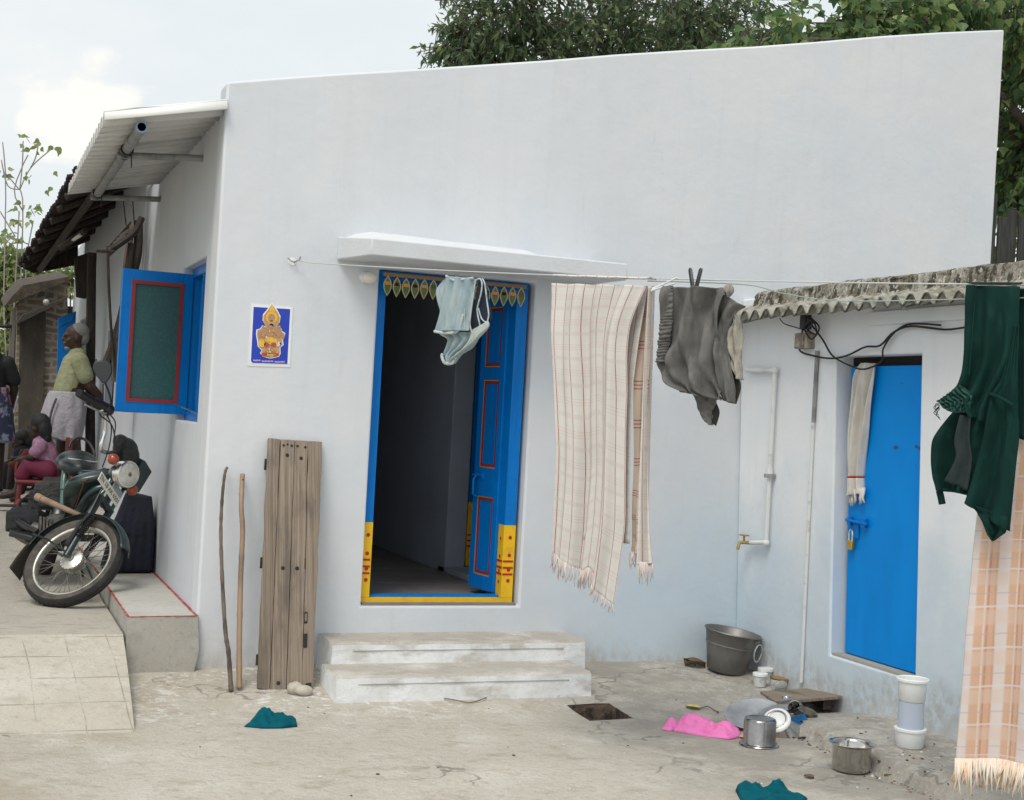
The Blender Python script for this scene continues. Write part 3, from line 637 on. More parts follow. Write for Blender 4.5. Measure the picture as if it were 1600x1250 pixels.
# --- corrugated awning over the side wall, with its gutter pipe and props
mb = MB()
AX0, AX1 = -.66, .0
P_ = .165
def awn(u, v):                     # u along wall (y), v from wall to eave
    y = -.02 + u*2.92; ph = abs(((y/P_) % 1)*2-1); w = .034*(1 if ph > .5 else -1)*min(1, abs(ph-.5)*6)
    return V((AX1 + (AX0-AX1)*v - .0, y, 3.155 - .155*v + w + .012*noise.noise(V((y, v*2, 0)))))
mb.grid(awn, 312, 4)
awning = mb.build('awning', M_SHEET, house, solid=.006, recalc=False)
mb = MB(); mb.face([(0, -.012, 3.195), (AX0, -.012, 3.04), (AX0, -.05, 2.985), (0, -.05, 3.135)]); mb.face([(0, -.012, 3.196), (AX0, -.012, 3.041), (AX0, .03, 3.044), (0, .03, 3.199)])
mb.build('fascia', mat('sky brightened fascia strip', (.78, .78, .75), .6), awning, solid=.006, recalc=False)  # near strip coloured lighter than the sheet to carry its sky light
mb = MB()
gx = -.455
mb.tube([(gx, .03, 2.985), (gx, 2.95, 2.975)], .030, 14, 0, False); mb.tube([(gx, .03, 2.985), (gx, 2.95, 2.975)], .024, 14, 2, False)
mb.lathe([(.024, 0), (.0335, 0), (.0335, .05), (.030, .05)], 14, frame((gx, .012, 2.985), (1, 0, 0), (0, 0, 1)) @ Matrix.Rotation(PI, 4, 'X'), 1)
mb.lathe([(.030, 0), (.037, 0), (.037, .07), (.030, .07)], 14, frame((gx, .45, 2.984), (1, 0, 0), (0, 0, 1)) @ Matrix.Rotation(PI, 4, 'X'), 0)
mb.build('gutter_pipe', [M_GI, M_PVCB, M_BLK], awning, recalc=False)
for yy, l in ((.80, 1), (2.80, 1)):
    mb = MB(); mb.tube([(-.50, yy+.06, 2.955), (.03, yy-.03, 2.985)], .021, 12)
    mb.tube([(gx, yy-.05, 2.98), (gx, yy+.12, 2.978)], .040, 12, 1); mb.tube([(gx+.03, yy, 2.96), (gx+.035, yy, 2.88)], .004, 6, 1)
    mb.build('prop_pipe', [M_GI, M_BLK], awning)
# --- string of cut out leaves across the door head
tor = thing('door_garland', (1.42, -.02, 2.30), 'band of green and gold cut out mango leaves hung across the blue door head', 'garland')
mb = MB(); mb.box((.968, -.016, 2.282), (1.88, -.008, 2.304)); mb.build('band', mat('brown band', (.26, .15, .06), .6), tor, bevel=.002)
for k in range(16):
    x = .995 + k*.0567; mb = MB(); zt = 2.286 - .004*math.sin(k*.7); a = .0295; h = .122
    out = [(x + a*math.sin(PI*t)*(1-.25*t)*sg, zt - h*t) for sg in (1, -1) for t in ([i/8 for i in range(9)] if sg == 1 else [1-i/8 for i in range(1, 8)])]
    inn = [(x + (px-x)*.74, zt-.01 - (zt-pz)*.86) for px, pz in out]
    mb.prism(out, .003, frame((0, -.0185 - .002*(k % 2), 0), (1, 0, 0), (0, 0, 1)), 0)
    mb.prism(inn, .002, frame((0, -.0205 - .002*(k % 2), 0), (1, 0, 0), (0, 0, 1)), 1)
    mb.box((x-.016, -.0245, zt-.055), (x+.016, -.0222, zt-.035), 2)
    mb.build('leaf', [M_CREAM, M_MANG, M_ORT], tor, smooth=0)
# --- lamp, hook, poster on the front wall
lamp = thing('wall_lamp', (.872, 0, 2.262), 'round opal bulb in a white holder beside the top of the door', 'lamp')
mb = MB(); mb.lathe([(.035, 0), (.035, .018), (.026, .03), (.022, .05)], 16, frame((.86, 0, 2.266), (1, 0, 0), (0, 0, 1))); mb.build('holder', M_PLW, lamp)
mb = MB(); mb.ball((.872, -.062, 2.258), (.047, .042, .034), 16, 10); mb.build('bulb', M_BULB, lamp)
hook = thing('wall_hook', (.437, 0, 2.317), 'small rusty wire hook in the white wall where the clothes line starts', 'hook')
mb = MB(); mb.tube([(.437, .0, 2.317), (.437, -.035, 2.317), (.455, -.045, 2.325), (.462, -.04, 2.345)], .0045, 6); mb.tube([(.395, -.015, 2.335), (.415, -.03, 2.315), (.437, -.02, 2.312)], .004, 6)
mb.build('wire_hook', M_GI, hook); mb = MB(); mb.lathe([(.0, .003), (.022, .003), (.024, 0)], 10, frame((.425, 0, 2.316), (1, 0, 0), (0, 0, 1))); mb.build('plug', M_PLW, hook)
poster = thing('poster', (.318, 0, 1.71), 'small blue poster of a seated golden deity figure taped to the white wall', 'poster')
def pz(X, Y): q = aty(370+X/9.615, 460+Y/9.615, 0); return (q.x, q.z)
MP = lambda dd: frame((0, -dd, 0), (1, 0, 0), (0, 0, 1))
mb = MB(); mb.prism([pz(*q) for q in ((212, 140), (845, 190), (800, 1095), (160, 1075))], .003, MP(.0), 0); mb.build('clear_sleeve', mat('poster sleeve', (.70, .72, .71), .3), poster, smooth=0)
mb = MB(); mb.prism([pz(*q) for q in ((230, 150), (832, 200), (790, 1050), (190, 1040))], .0012, MP(.0032), 0)
mb.prism([pz(*q) for q in ((250, 188), (800, 222), (757, 1045), (235, 1030), (210, 1000))], .0014, MP(.0036), 1)
sil = [(525, 120), (600, 225), (655, 330), (640, 420), (605, 480), (660, 500), (680, 555), (725, 580), (715, 640), (690, 690), (700, 760), (650, 800), (655, 890), (630, 940), (500, 965), (380, 935), (345, 880), (370, 840), (310, 780), (300, 690), (285, 600), (290, 530), (345, 515), (380, 465), (430, 480), (385, 390), (390, 300), (450, 230)]
cxs, cys = 505, 600
mb.prism([pz(*q) for q in sil], .0012, MP(.0052), 0)
mb.prism([pz(cxs+(a-cxs)*.92, cys+(b-cys)*.95+4) for a, b in sil], .001, MP(.0066), 2)
hal = lambda r, n=18, cy=345: [pz(520+r*math.cos(2*PI*i/n), cy+r*1.05*math.sin(2*PI*i/n)) for i in range(n)]
mb.prism(hal(112), .0008, MP(.0078), 3); mb.prism(hal(86), .0008, MP(.0088), 4)
mb.prism([pz(*q) for q in ((525, 150), (575, 260), (478, 260))], .0008, MP(.0088), 4)
for (x, y, rx, ry, mi) in ((515, 350, 52, 60, 5), (515, 440, 60, 48, 2), (505, 560, 95, 80, 5), (515, 470, 34, 30, 6), (395, 560, 38, 90, 5), (625, 560, 38, 90, 5), (330, 600, 26, 55, 5), (690, 625, 22, 45, 5), (505, 690, 100, 50, 4),
                          (370, 735, 55, 60, 4), (440, 755, 38, 34, 7), (545, 755, 38, 34, 7), (500, 840, 80, 60, 5), (410, 905, 50, 30, 7), (500, 910, 50, 30, 4), (585, 905, 45, 30, 7), (612, 745, 34, 40, 6), (650, 740, 12, 14, 8), (440, 640, 16, 14, 6)):
    mb.prism([pz(x+rx*math.cos(2*PI*i/12), y+ry*math.sin(2*PI*i/12)) for i in range(12)], .0006, MP(.0098 + .0002*(x % 7)), mi)
rp = random.Random(2)
for k in range(90):
    x = rp.gauss(505, 85); y = rp.uniform(470, 930)
    if abs(x-505) > 165 - .12*abs(y-640) or (y > 780 and abs(x-505) > 110): continue
    mb.prism([pz(x+rp.uniform(5, 13)*math.cos(2*PI*i/6+k), y+rp.uniform(4, 16)*math.sin(2*PI*i/6+k)) for i in range(6)], .0005, MP(.0112 + .00006*k), rp.choice((2, 4, 4, 5, 6, 3, 7 if y > 700 else 5, 2)))
for x0, n, y in ((245, 5, 993), (372, 8, 1005), (565, 7, 1015)):
    for i in range(n):
        xx = x0 + i*22; mb.prism([pz(xx, y-12), pz(xx+15, y-14+(i % 2)*6), pz(xx+17, y+8), pz(xx+2, y+9+(i % 3)*3)], .0006, MP(.0056), 9)
mb.build('picture', [mat('poster white', (.78, .78, .80), .4), mat('poster blue', (.012, .045, .42), .4), mat('poster tan', (.50, .30, .17), .45), mat('poster orange', (.60, .26, .03), .45), mat('poster gold', (.72, .45, .06), .45),
                     mat('poster skin', (.42, .24, .13), .45), mat('poster cream', (.72, .62, .48), .45), mat('poster red', (.5, .06, .03), .45), M_INK, mat('poster pink', (.70, .42, .60), .45)], poster, smooth=0)

# --- steps in front of the door, ledge along the side
st = thing('entrance_steps', (1.4, -.3, 0), 'two low whitewashed steps with worn brown treads below the blue door', 'steps')
def step(x0, x1, x0b, x1b, y, z0, z1, yb):
    mb = MB(); n = 14
    j = lambda x, s: .006*noise.noise(V((x*5, s, 2)))
    for i in range(n):
        a0, a1 = i/n, (i+1)/n
        xa, xb = x0+(x1-x0)*a0, x0+(x1-x0)*a1; ba, bb = x0b+(x1b-x0b)*a0, x0b+(x1b-x0b)*a1
        mb.face([(xa, y+j(xa, 1), z1-.012), (ba, y-.012, z0), (bb, y-.012, z0), (xb, y+j(xb, 1), z1-.012)], 1)
        mb.face([(xa, y+j(xa, 1), z1-.012), (xb, y+j(xb, 1), z1-.012), (xb, y+.018, z1+j(xb, 2)), (xa, y+.018, z1+j(xa, 2))], 0)
        mb.face([(xa, y+.018, z1+j(xa, 2)), (xb, y+.018, z1+j(xb, 2)), (xb, yb, z1+.004), (xa, yb, z1+.004)], 0)
    for xx, xw in ((x0, x0b), (x1, x1b)): mb.face([(xx, y+j(xx, 1), z1-.012), (xw, y-.012, z0), (xw, yb, z0), (xx, yb, z1+.004), (xx, y+.018, z1+j(xx, 2))], 1)
    mb.box((x0+.12, y-.0035-.003, z1-.0440), (x1-.14, y+.004, z1-.0422), 2)
    return mb
step(.705, 2.262, .695, 2.272, -.32, -.1, .172, .0).build('step', [M_STEPTOP, M_STEP, M_LEDGESIDE], st, smooth=30)
step(.650, 2.155, .640, 2.165, -.655, -.25, .052, -.31).build('step', [M_STEPTOP, M_STEP, M_LEDGESIDE], st, smooth=30)
ledge = thing('plinth_ledge', (-.2, 2, 0), 'grey cement ledge edged with a red line along the foot of the side wall', 'ledge')
mb = MB()
LY1 = 3.9
ys_ = [-.035, .4, 1, 2, 3, LY1]
for a, b in zip(ys_[:-1], ys_[1:]):
    mb.face([(-.385, a, .278), (-.002, a, .283), (-.002, b, .283), (-.385, b, .278)], 0)
    mb.face([(-.385, a, .278), (-.385, b, .278), (-.392, b, -.3), (-.392, a, -.3)], 1)
mb.face([(-.385, -.035, .278), (-.002, -.035, .283), (.012, -.045, .09), (-.008, -.05, -.02), (.004, -.06, -.3), (-.392, -.06, -.3)], 1)
mb.build('cement_block', [M_LEDGE, M_LEDGESIDE], ledge, bevel=0)
mb = MB()
def redline(p, q, w=.010, n=14):
    p, q = V(p), V(q); t = (q-p).normalized(); s_ = V((-t.y, t.x, 0))
    pts = [p.lerp(q, i/n) for i in range(n+1)]
    for i in range(n):
        wa = w*(.75+.5*noise.noise(V((i*1.7, p.x*9, 0)))); wb = w*(.75+.5*noise.noise(V(((i+1)*1.7, p.x*9, 0))))
        mb.hexa([pts[i]-s_*wa, pts[i+1]-s_*wb, pts[i+1]+s_*wb, pts[i]+s_*wa]+[k+V((0, 0, .003)) for k in (pts[i]-s_*wa, pts[i+1]-s_*wb, pts[i+1]+s_*wb, pts[i]+s_*wa)])
redline((-.386, -.03, .278), (-.006, -.03, .282)); redline((-.380, -.03, .2785), (-.380, 3.4, .2785), .009, 40); redline((-.008, -.02, .283), (-.008, 3.6, .283), .012, 40)
mb.build('red_line', mat('faded red line', (.33, .05, .045), .8, [(30, .5, .65, (.42, .32, .28), (1, 1, 1), .6)]), ledge, smooth=0)

# ================================================================== ANNEX
AL = lambda z: 3.505 - .037*z                                  # the annex wall leans a little
def on_annex(px, py, off=0.):
    p = atx(px, py, 3.45)
    for _ in range(5): p = atx(px, py, AL(p.z)-off)
    return p
annex = thing('washroom_annex', (3.5, -2.5, 0), 'bluish white lean to annex with blue steel door and mossy corrugated eave', 'outbuilding')
AY0, AY1, AZ0, AZ1 = -1.83, -1.055, .203, 1.95
mb = MB()
uy = [-6.5, AY0, AY1, -.002]; zz = [-.3, AZ0, AZ1, 2.345]
def PA(u, z, dd): return V((AL(z) + dd*.2, u, z))
wall_grid(mb, uy, zz, {(1, 1)}, PA)
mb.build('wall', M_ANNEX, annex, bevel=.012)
mb = MB(); mb.box((3.7, -6.5, -.3), (6.2, -6.3, 2.3)); mb.box((6.0, -6.3, -.3), (6.2, -.01, 2.3)); mb.box((3.72, -6.29, 2.31), (5.99, -.01, 2.36)); mb.box((3.72, -6.29, -.3), (5.99, -.01, .1))
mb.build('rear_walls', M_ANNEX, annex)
mb = MB()                                                      # threshold of rough cement
mb.box((AL(.2)+.012, AY0+.002, AZ0+.0005), (AL(.2)+.185, AY1-.002, AZ0+.014))
mb.build('threshold', M_LEDGESIDE, annex)
mb = MB(); DXo = .085
doff = lambda z: AL(z)+DXo
mb.hexa([(doff(.215), AY0+.004, .222), (doff(.215)+.03, AY0+.004, .222), (doff(.2)+.03, AY1-.03, .222), (doff(.2), AY1-.03, .222), (doff(1.9), AY0+.004, 1.895), (doff(1.9)+.03, AY0+.004, 1.895), (doff(1.9)+.03, AY1-.035, 1.895), (doff(1.9), AY1-.035, 1.895)])
adoor = mb.build('door', M_BLUE2, annex, bevel=.004)
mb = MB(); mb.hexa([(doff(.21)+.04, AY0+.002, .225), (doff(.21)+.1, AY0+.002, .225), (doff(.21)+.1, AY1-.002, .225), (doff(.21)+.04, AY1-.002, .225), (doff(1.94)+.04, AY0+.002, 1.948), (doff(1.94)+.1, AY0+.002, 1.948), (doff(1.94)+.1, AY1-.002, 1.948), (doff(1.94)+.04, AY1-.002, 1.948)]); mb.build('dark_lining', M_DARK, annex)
mb = MB()
q = lambda y, z, o=0: V((doff(z)-o, y, z))
mb.tube([q(-1.10, 1.0, .02), q(-1.30, .99, .02)], .010, 8)
for yy in (-1.13, -1.27): mb.box((doff(1.0)-.026, yy-.014, .97), (doff(1.0)-.001, yy+.014, 1.02))
mb.box((doff(.9)-.012, -1.205, .90), (doff(.9)-.004, -1.165, 1.0))
mb.build('bolt', M_BLUE, adoor, bevel=.002)
lock = thing('padlock', q(-1.15, .83, .02), 'brass padlock hanging from the bolt of the blue steel door', 'padlock')
mb = MB(); mb.box((doff(.85)-.034, -1.178, .83), (doff(.85)-.014, -1.128, .885)); mb.build('body', M_BRASS, lock, bevel=.004)
mb = MB(); mb.tube(curve([(doff(.9)-.024, -1.168, .883), (doff(.9)-.024, -1.168, .93), (doff(.9)-.024, -1.153, .948), (doff(.9)-.024, -1.138, .93), (doff(.9)-.024, -1.138, .883)], 12), .005, 8); mb.build('shackle', M_CHR, lock)
mb = MB()                                                      # two worn marks high on the door
for yy, zz2, w in ((-1.52, 1.44, .03), (-1.70, 1.45, .015), (-1.73, 1.445, .02)):
    mb = MB(); mb.prism([(w*math.cos(a*PI/3)*(.6+.5*random.random()), .012*math.sin(a*PI/3)*(.6+.6*random.random())) for a in range(6)], .0008, frame((doff(zz2)-.0009, yy, zz2), (0, 1, 0), (0, 0, 1)) @ Matrix.Rotation(PI, 4, 'Y'))
    mb.build('paint_chip', mat('chipped paint', (.015, .07, .22), .7), adoor, smooth=0)
# eave: corrugated sheet, mortar fillet above it
mb = MB()
pitch_ = .125
def eave(u, v):
    y = -.02 - u*6.4; e = noise.noise(V((y*1.3, 0, 4)))*.012
    w = .028*math.cos(2*PI*y/pitch_)
    return V((3.215 + .33*v + .01*noise.noise(V((round(y/pitch_)*1.0, 3, 0))), y, 2.205 + .105*v + w + e))
mb.grid(eave, 520, 3)
ev = mb.build('corrugated_eave', [M_ASB, M_ASBU], annex, solid=.009, recalc=False)
mb = MB(); mb.tube([eave(i/1020, 0)+V((-.002, 0, 0)) for i in range(1021)], .0062, 5); mb.build('mouldy_edge', mat('mouldy edge', (.06, .055, .045), .95, [(20, .5, .65, (.3, .28, .24), (1, 1, 1))]), ev, smooth=180)
mb = MB()
for k in range(3): mb = MB(); mb.tube([(3.25, -.3-k*1.6, 2.175), (3.5, -.3-k*1.6, 2.25)], .018, 6); mb.build('eave_bracket', M_GI, annex)
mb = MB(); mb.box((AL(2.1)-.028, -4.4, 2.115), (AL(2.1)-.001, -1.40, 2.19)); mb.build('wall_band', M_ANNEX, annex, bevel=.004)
mb = MB()
def fillet(u, v):
    y = -.03 - u*6.4; a = [(3.335, 2.262), (3.385, 2.285), (3.40, 2.345), (3.44, 2.385), (3.75, 2.41), (4.2, 2.43)]
    x, z = cat_line(a, v); nn = noise.noise(V((y*3, v*4, 0)))*.010 + noise.noise(V((y*13, v*11, 0)))*.007 + noise.noise(V((y*31, v*25, 0)))*.004
    taper = sstep(0, .03, u)
    return V((x + nn*.6 + (1-taper)*.06, y, z*1 + nn - (1-taper)*.04))
mb.grid(fillet, 600, 26); mb.build('mortar_fillet', M_MOSS, annex, smooth=80, recalc=False)
mb = MB(); mb.box((3.74, -6.28, 2.361), (6.1, -.01, 2.43)); mb.build('roof_slab', M_MOSS, annex)

# --- pipes, box and cables on the annex wall
wp = thing('water_pipe', (3.45, -.3, .75), 'white water pipe with brass tap running down the annex wall', 'pipe')
o_ = .03
mb = MB(); a = on_annex(1166, 578, o_); b = on_annex(1211, 579, o_); c = on_annex(1197, 848, o_); e = on_annex(1172, 848, o_+.0)
mb.tube([a, b-V((0, -.02, 0))], .016, 10); mb.tube([b, c], .0155, 10); mb.tube([c, e], .0155, 10)
for p in (b, c): mb.ball(p, .024, 10, 6)
mb.lathe([(.0, -.03), (.022, -.03), (.022, .03), (.0, .03)], 10, Matrix.Translation(b.lerp(c, .6)))
mb.build('pipe', M_WHTTAP, wp)
mb = MB(); t0 = on_annex(1166, 850, .05); mb.tube([e, e+V((-.07, .01, 0)), e+V((-.085, .01, -.045))], .012, 8); mb.tube([e+V((-.04, .01, .01)), e+V((-.04, .01, .045))], .008, 8); mb.box(tuple(e+V((-.06, -.02, .042))), tuple(e+V((-.02, .04, .052)))); mb.build('tap', M_TAN, wp, bevel=.002)
mb = MB(); p = b.lerp(c, .61); mb.box((p.x-.022, p.y-.03, p.z-.012), (p.x+.028, p.y+.03, p.z+.012)); mb.build('clamp', M_GI, wp)
cdt = thing('conduit_pipe', on_annex(1252, 1066, .01), 'thin grey white cable conduit running down the annex wall from the junction box', 'conduit')
mb = MB(); mb.tube([on_annex(1277, 548, .014), on_annex(1271, 660, .014)], .013, 8); mb.build('upper_conduit', M_GI, cdt)
mb = MB(); mb.tube([on_annex(1271, 655, .014), on_annex(1264, 800, .014), on_annex(1252, 1066, .014)], .011, 8); mb.build('lower_conduit', M_WHTTAP, cdt)
jb = thing('junction_box', on_annex(1262, 547, .03), 'stained square electric junction box under the corrugated eave', 'box')
mb = MB(); p = on_annex(1263, 534, .0); mb.box((p.x-.06, p.y-.068, p.z-.045), (p.x+.01, p.y+.062, p.z+.05)); mb.build('case', M_BOX, jb, bevel=.006)
mb = MB(); mb.box((p.x-.066, p.y-.045, p.z-.036), (p.x-.0605, p.y+.048, p.z+.034)); mb.build('cover', M_BOX, jb, bevel=.003)
mb = MB(); mb.box((p.x-.05, p.y-.03, p.z+.075), (p.x+.02, p.y+.03, p.z+.16)); mb.build('cut_out', M_BLK, jb, bevel=.004)
def cable(name, pts, r, m, label, group=None, n=40):
    mb = MB(); mb.tube(curve(pts, n), r, 6); return tag(mb.build(name, m, smooth=180), label, 'cable', group)
A_ = lambda px, py, o=.03: on_annex(px, py, o)
cable('electric_cable', [A_(1258, 505, .06), A_(1248, 545), A_(1272, 556), A_(1300, 560), A_(1325, 555), A_(1352, 542), A_(1375, 540), A_(1395, 520), A_(1420, 510), A_(1450, 512), A_(1480, 515), A_(1520, 510), A_(1580, 505)], .006, M_WIRE, 'black cable looping from the junction box over the blue steel door to the right')
cable('electric_cable', [A_(1262, 500, .06), A_(1285, 530), A_(1300, 555), A_(1325, 570), A_(1350, 577), A_(1377, 565), A_(1380, 545), A_(1395, 522), A_(1415, 508), A_(1440, 506), A_(1470, 508)], .0055, M_WIRE, 'black cable sagging in front of the curtain top and up above the door')
cable('electric_cable', [A_(1262, 498, .07), A_(1270, 505, .1), A_(1262, 515, .07), A_(1276, 522, .06), A_(1270, 500, .09), A_(1257, 512, .08), A_(1268, 530, .07), A_(1280, 512, .06), A_(1266, 496, .08)], .005, M_WIRE, 'tangle of short black wires above the junction box', n=90)
cable('electric_cable', [A_(1218, 497, .05), A_(1226, 506), A_(1245, 512), A_(1262, 518)], .0035, M_WIRE, 'thin dark wire from the eave to the junction box')

# ================================================================== WASHING LINE
def linepts(s0, s1, n, off=0.): return [cw(s0+(s1-s0)*i/n, line_z(s0+(s1-s0)*i/n)+off, 0) for i in range(n+1)]
lw = MB(); lw.tube([V((.45, -.04, 2.322))] + linepts(.12, 5.72, 60), .0035, 6)
tag(lw.build('clothes_line', M_ROPE, smooth=180), 'pale wire clothes line from the white wall out to the right', 'clothes line')
lw = MB(); lw.tube(curve([cw(2.40, line_z(2.40)-.012, -.01), cw(2.9, line_z(2.9)-.015, -.02), cw(3.1, line_z(3.1)-.05, -.03), cw(3.4, line_z(3.4)-.075, -.03), cw(4.1, line_z(4.1)-.05, -.03), cw(5.72, line_z(5.72)-.02, 0)], 50), .0028, 6)
tag(lw.build('clothes_line', M_ROPEG, smooth=180), 'second thinner greenish wire sagging just under the main clothes line', 'clothes line')
lh = thing('wall_hook', (3.40, -4.94, 2.1), 'wire hook in the annex wall at the far right end of the clothes line', 'hook')
mb = MB(); mb.tube([V((3.44, -4.95, 2.10)), V((3.35, -4.95, 2.10)), cw(5.72, line_z(5.72))], .005, 6); mb.build('wire_hook', M_GI, lh)

def pan(L, R, nu, nv, n0, disp=None, mi=0, mb=None, conv=cl, W=None, vlen=None):
    """cloth panel ruled between two edge curves given in photo pixels; n0(u,v) = distance off the line's plane"""
    mb = mb or MB()
    Lc = [conv(*p) for p in L]; Rc = [conv(*p) for p in R]
    def fn(u, v):
        a = cat_line(Lc, v); b = cat_line(Rc, v)
        s = a[0]+(b[0]-a[0])*u; z = a[1]+(b[1]-a[1])*u
        return cw(s, z, n0(u, v) if callable(n0) else n0)
    wd = W or abs(Rc[0][0]-Lc[0][0]); ln = vlen or abs(Lc[0][1]-Lc[-1][1])
    mb.grid(fn, nu, nv, mi, lambda u, v: (u*wd, v*ln))
    return mb
def folds(a, k, ph=0, grow=1., base=0., wob=.25, seed=0.):
    return lambda u, v: base + a*(.15+grow*v)*math.sin(k*u*2*PI+ph+wob*math.sin(v*5+ph)+2*wob*v) + a*.35*math.sin(k*2.3*u*2*PI+v*3+seed) + .006*noise.noise(V((u*4+seed, v*6, seed)))

# --- cream towel with red stripes
def stripes_mat(name, base, vert, horiz, weave=.05):
    m = mat(name, base, .92, [(7, .45, .7, tuple(c*.9 for c in base), (1, 1, 1), .6)], spec=.1)
    x = sepxyz(m, True); n, lk, b = nodes_of(m)
    for (per, off, w, c, st) in vert:
        f = ramp01(m, math_n(m, 'ABSOLUTE', math_n(m, 'SUBTRACT', math_n(m, 'FLOORED_MODULO', math_n(m, 'ADD', x[0], 10*per-off), per), per/2)), w, w*.6); over(m, math_n(m, 'MULTIPLY', f, st), c)
    for (per, off, w, c, st) in horiz:
        f = ramp01(m, math_n(m, 'ABSOLUTE', math_n(m, 'SUBTRACT', math_n(m, 'FLOORED_MODULO', math_n(m, 'ADD', x[1], 10*per-off), per), per/2)), w, w*.6); over(m, math_n(m, 'MULTIPLY', f, st), c)
    bp = n.new('ShaderNodeBump'); bp.inputs['Strength'].default_value = .25; bp.inputs['Distance'].default_value = .002
    lk(noise_n(m, 260, 2, (1, 1, 1), .5), bp.inputs['Height']); lk(bp.outputs[0], b.inputs['Normal'])
    t = n.new('ShaderNodeBsdfTranslucent'); ms = n.new('ShaderNodeMixShader'); ms.inputs[0].default_value = .18
    s, d = prev_col(m); lk(s, t.inputs[0]); lk(b.outputs[0], ms.inputs[1]); lk(t.outputs[0], ms.inputs[2]); lk(ms.outputs[0], n['Material Output'].inputs[0])
    return m
red1 = (.36, .12, .11); red2 = (.50, .27, .25)
M_TOWEL = stripes_mat('cream checked towel', (.70, .675, .64), [(.0645, .0, .0030, red1, .85)], [(.128, .02, .0022, red2, .2), (.128, .032, .0022, red2, .2), (.128, .044, .0022, red2, .2), (.128, .09, .012, (.60, .53, .50), .4)])
M_TOWELB = stripes_mat('cream checked towel inner side', (.62, .52, .43), [], [(.128, .02, .0026, red1, .8), (.128, .032, .0026, red1, .8), (.128, .044, .0026, red1, .8)])
def fringe(mb, pts, ln, seed, r=.0028, mi=0, spread=.02):
    rnd = random.Random(seed)
    for p in pts:
        l = ln*(.65+.5*rnd.random()); a = rnd.uniform(-1, 1)*spread; b = rnd.uniform(-1, 1)*spread
        mb.tube([p, p+DL*a*.4+NL*b*.4+V((0, 0, -l*.5)), p+DL*a+NL*b+V((0, 0, -l))], [r*(.8+.6*rnd.random()), r, r*.5], 5, mi)
tow = thing('towel', cw(2.15, line_z(2.15)), 'cream cotton towel with thin red stripes and fringed ends hanging on the line', 'towel')
F1 = lambda u, v: .022 + .012*min(1, v*6) + .026*sstep(0, .3, v)*math.sin(u*9+1.2*v) + .013*math.sin(u*23+2*v+1) + .008*v*math.sin(u*40+3*v) + .006*noise.noise(V((u*5, v*7, 2)))
Lf = [(868, 443.5), (871, 520), (876, 600), (881, 700), (878, 790), (874, 862)]
Rf = [(1012, 447), (988, 520), (985, 620), (982, 740), (979, 830), (962, 946)]
front = MB(); LfC = [cl(*p) for p in Lf]; RfC = [cl(*p) for p in Rf]
def tfront(u, v):
    vv = v*(1-.062*math.exp(-((u-.60)/.16)**2)); a = cat_line(LfC, vv); b = cat_line(RfC, vv)
    return cw(a[0]+(b[0]-a[0])*u, a[1]+(b[1]-a[1])*u, F1(u, v))
front.grid(tfront, 110, 70, 0, lambda u, v: (u*.62+.02*v*(1-u), v*1.36))
# the lower edge dips from left to right in a slanting tail
fo = front.build('front_fall', M_TOWEL, tow, smooth=180, solid=.0022, recalc=False)
L2 = [(1008, 446), (988, 500), (983, 620), (981, 740), (978, 820), (977, 862)]
R2 = [(1019, 446), (1018, 500), (1012, 620), (1003, 740), (1001, 830), (1000, 866)]
b1 = pan(L2, R2, 24, 60, lambda u, v: -.03 - .03*math.sin(u*5+v) + .004*math.sin(v*20), W=.2, vlen=1.30)
b1.build('rear_fall', M_TOWELB, tow, smooth=180, solid=.0022, recalc=False)
L3 = [(1016, 447), (1010, 540), (1006, 650), (1002, 760), (1000, 840), (998, 882)]
R3 = [(1021, 449), (1020, 540), (1018, 650), (1017, 760), (1019, 840), (1022, 880)]
b2 = pan(L3, R3, 14, 60, lambda u, v: .0 + .022*math.sin(u*7+v*2), W=.16, vlen=1.36)
b2.build('folded_edge', M_TOWEL, tow, smooth=180, solid=.0022, recalc=False)
# hidden rear layer behind the front fall and the turn over the wire
b3 = pan([(868, 443.5), (880, 600), (882, 840)], [(1008, 446), (985, 620), (982, 850)], 40, 30, lambda u, v: -.022-.012*math.sin(u*9+v*2), W=.6, vlen=1.25)
b3.build('back_layer', M_TOWEL, tow, smooth=180, solid=.0022, recalc=False)
sA, sB = cl(868, 443)[0], cl(1019, 447)[0]
mb = MB()
mb.grid(lambda u, v: cw(sA+(sB-sA)*u, line_z(sA+(sB-sA)*u)+.009*math.sin(PI*v)-.004, .03*math.cos(PI*v)*(1+.3*math.sin(u*20))), 50, 8, 0, lambda u, v: (u*.62, v*.06))
mb.build('fold', M_TOWEL, tow, smooth=180, recalc=False)
mb = MB()
Lz = [cl(*p) for p in Lf][-1]; Rz = [cl(*p) for p in Rf][-1]
P_b = [tfront(i/70, 1)+V((0, 0, .004)) for i in range(71)]
fringe(mb, P_b[:50], .09, 3); fringe(mb, P_b[50:], .05, 4)
a = cl(977, 864); b = cl(1000, 866); fringe(mb, [cw(a[0]+(b[0]-a[0])*i/14, a[1], -.04) for i in range(15)], .07, 5)
a = cl(999, 880); b = cl(1022, 878); fringe(mb, [cw(a[0]+(b[0]-a[0])*i/14, a[1]+.01, .01) for i in range(15)], .10, 6)
mb.build('fringe', mat('towel fringe', (.60, .55, .51), .9, [(60, .5, .6, (.5, .26, .24), (1, 1, .1), .6)]), tow, smooth=180)

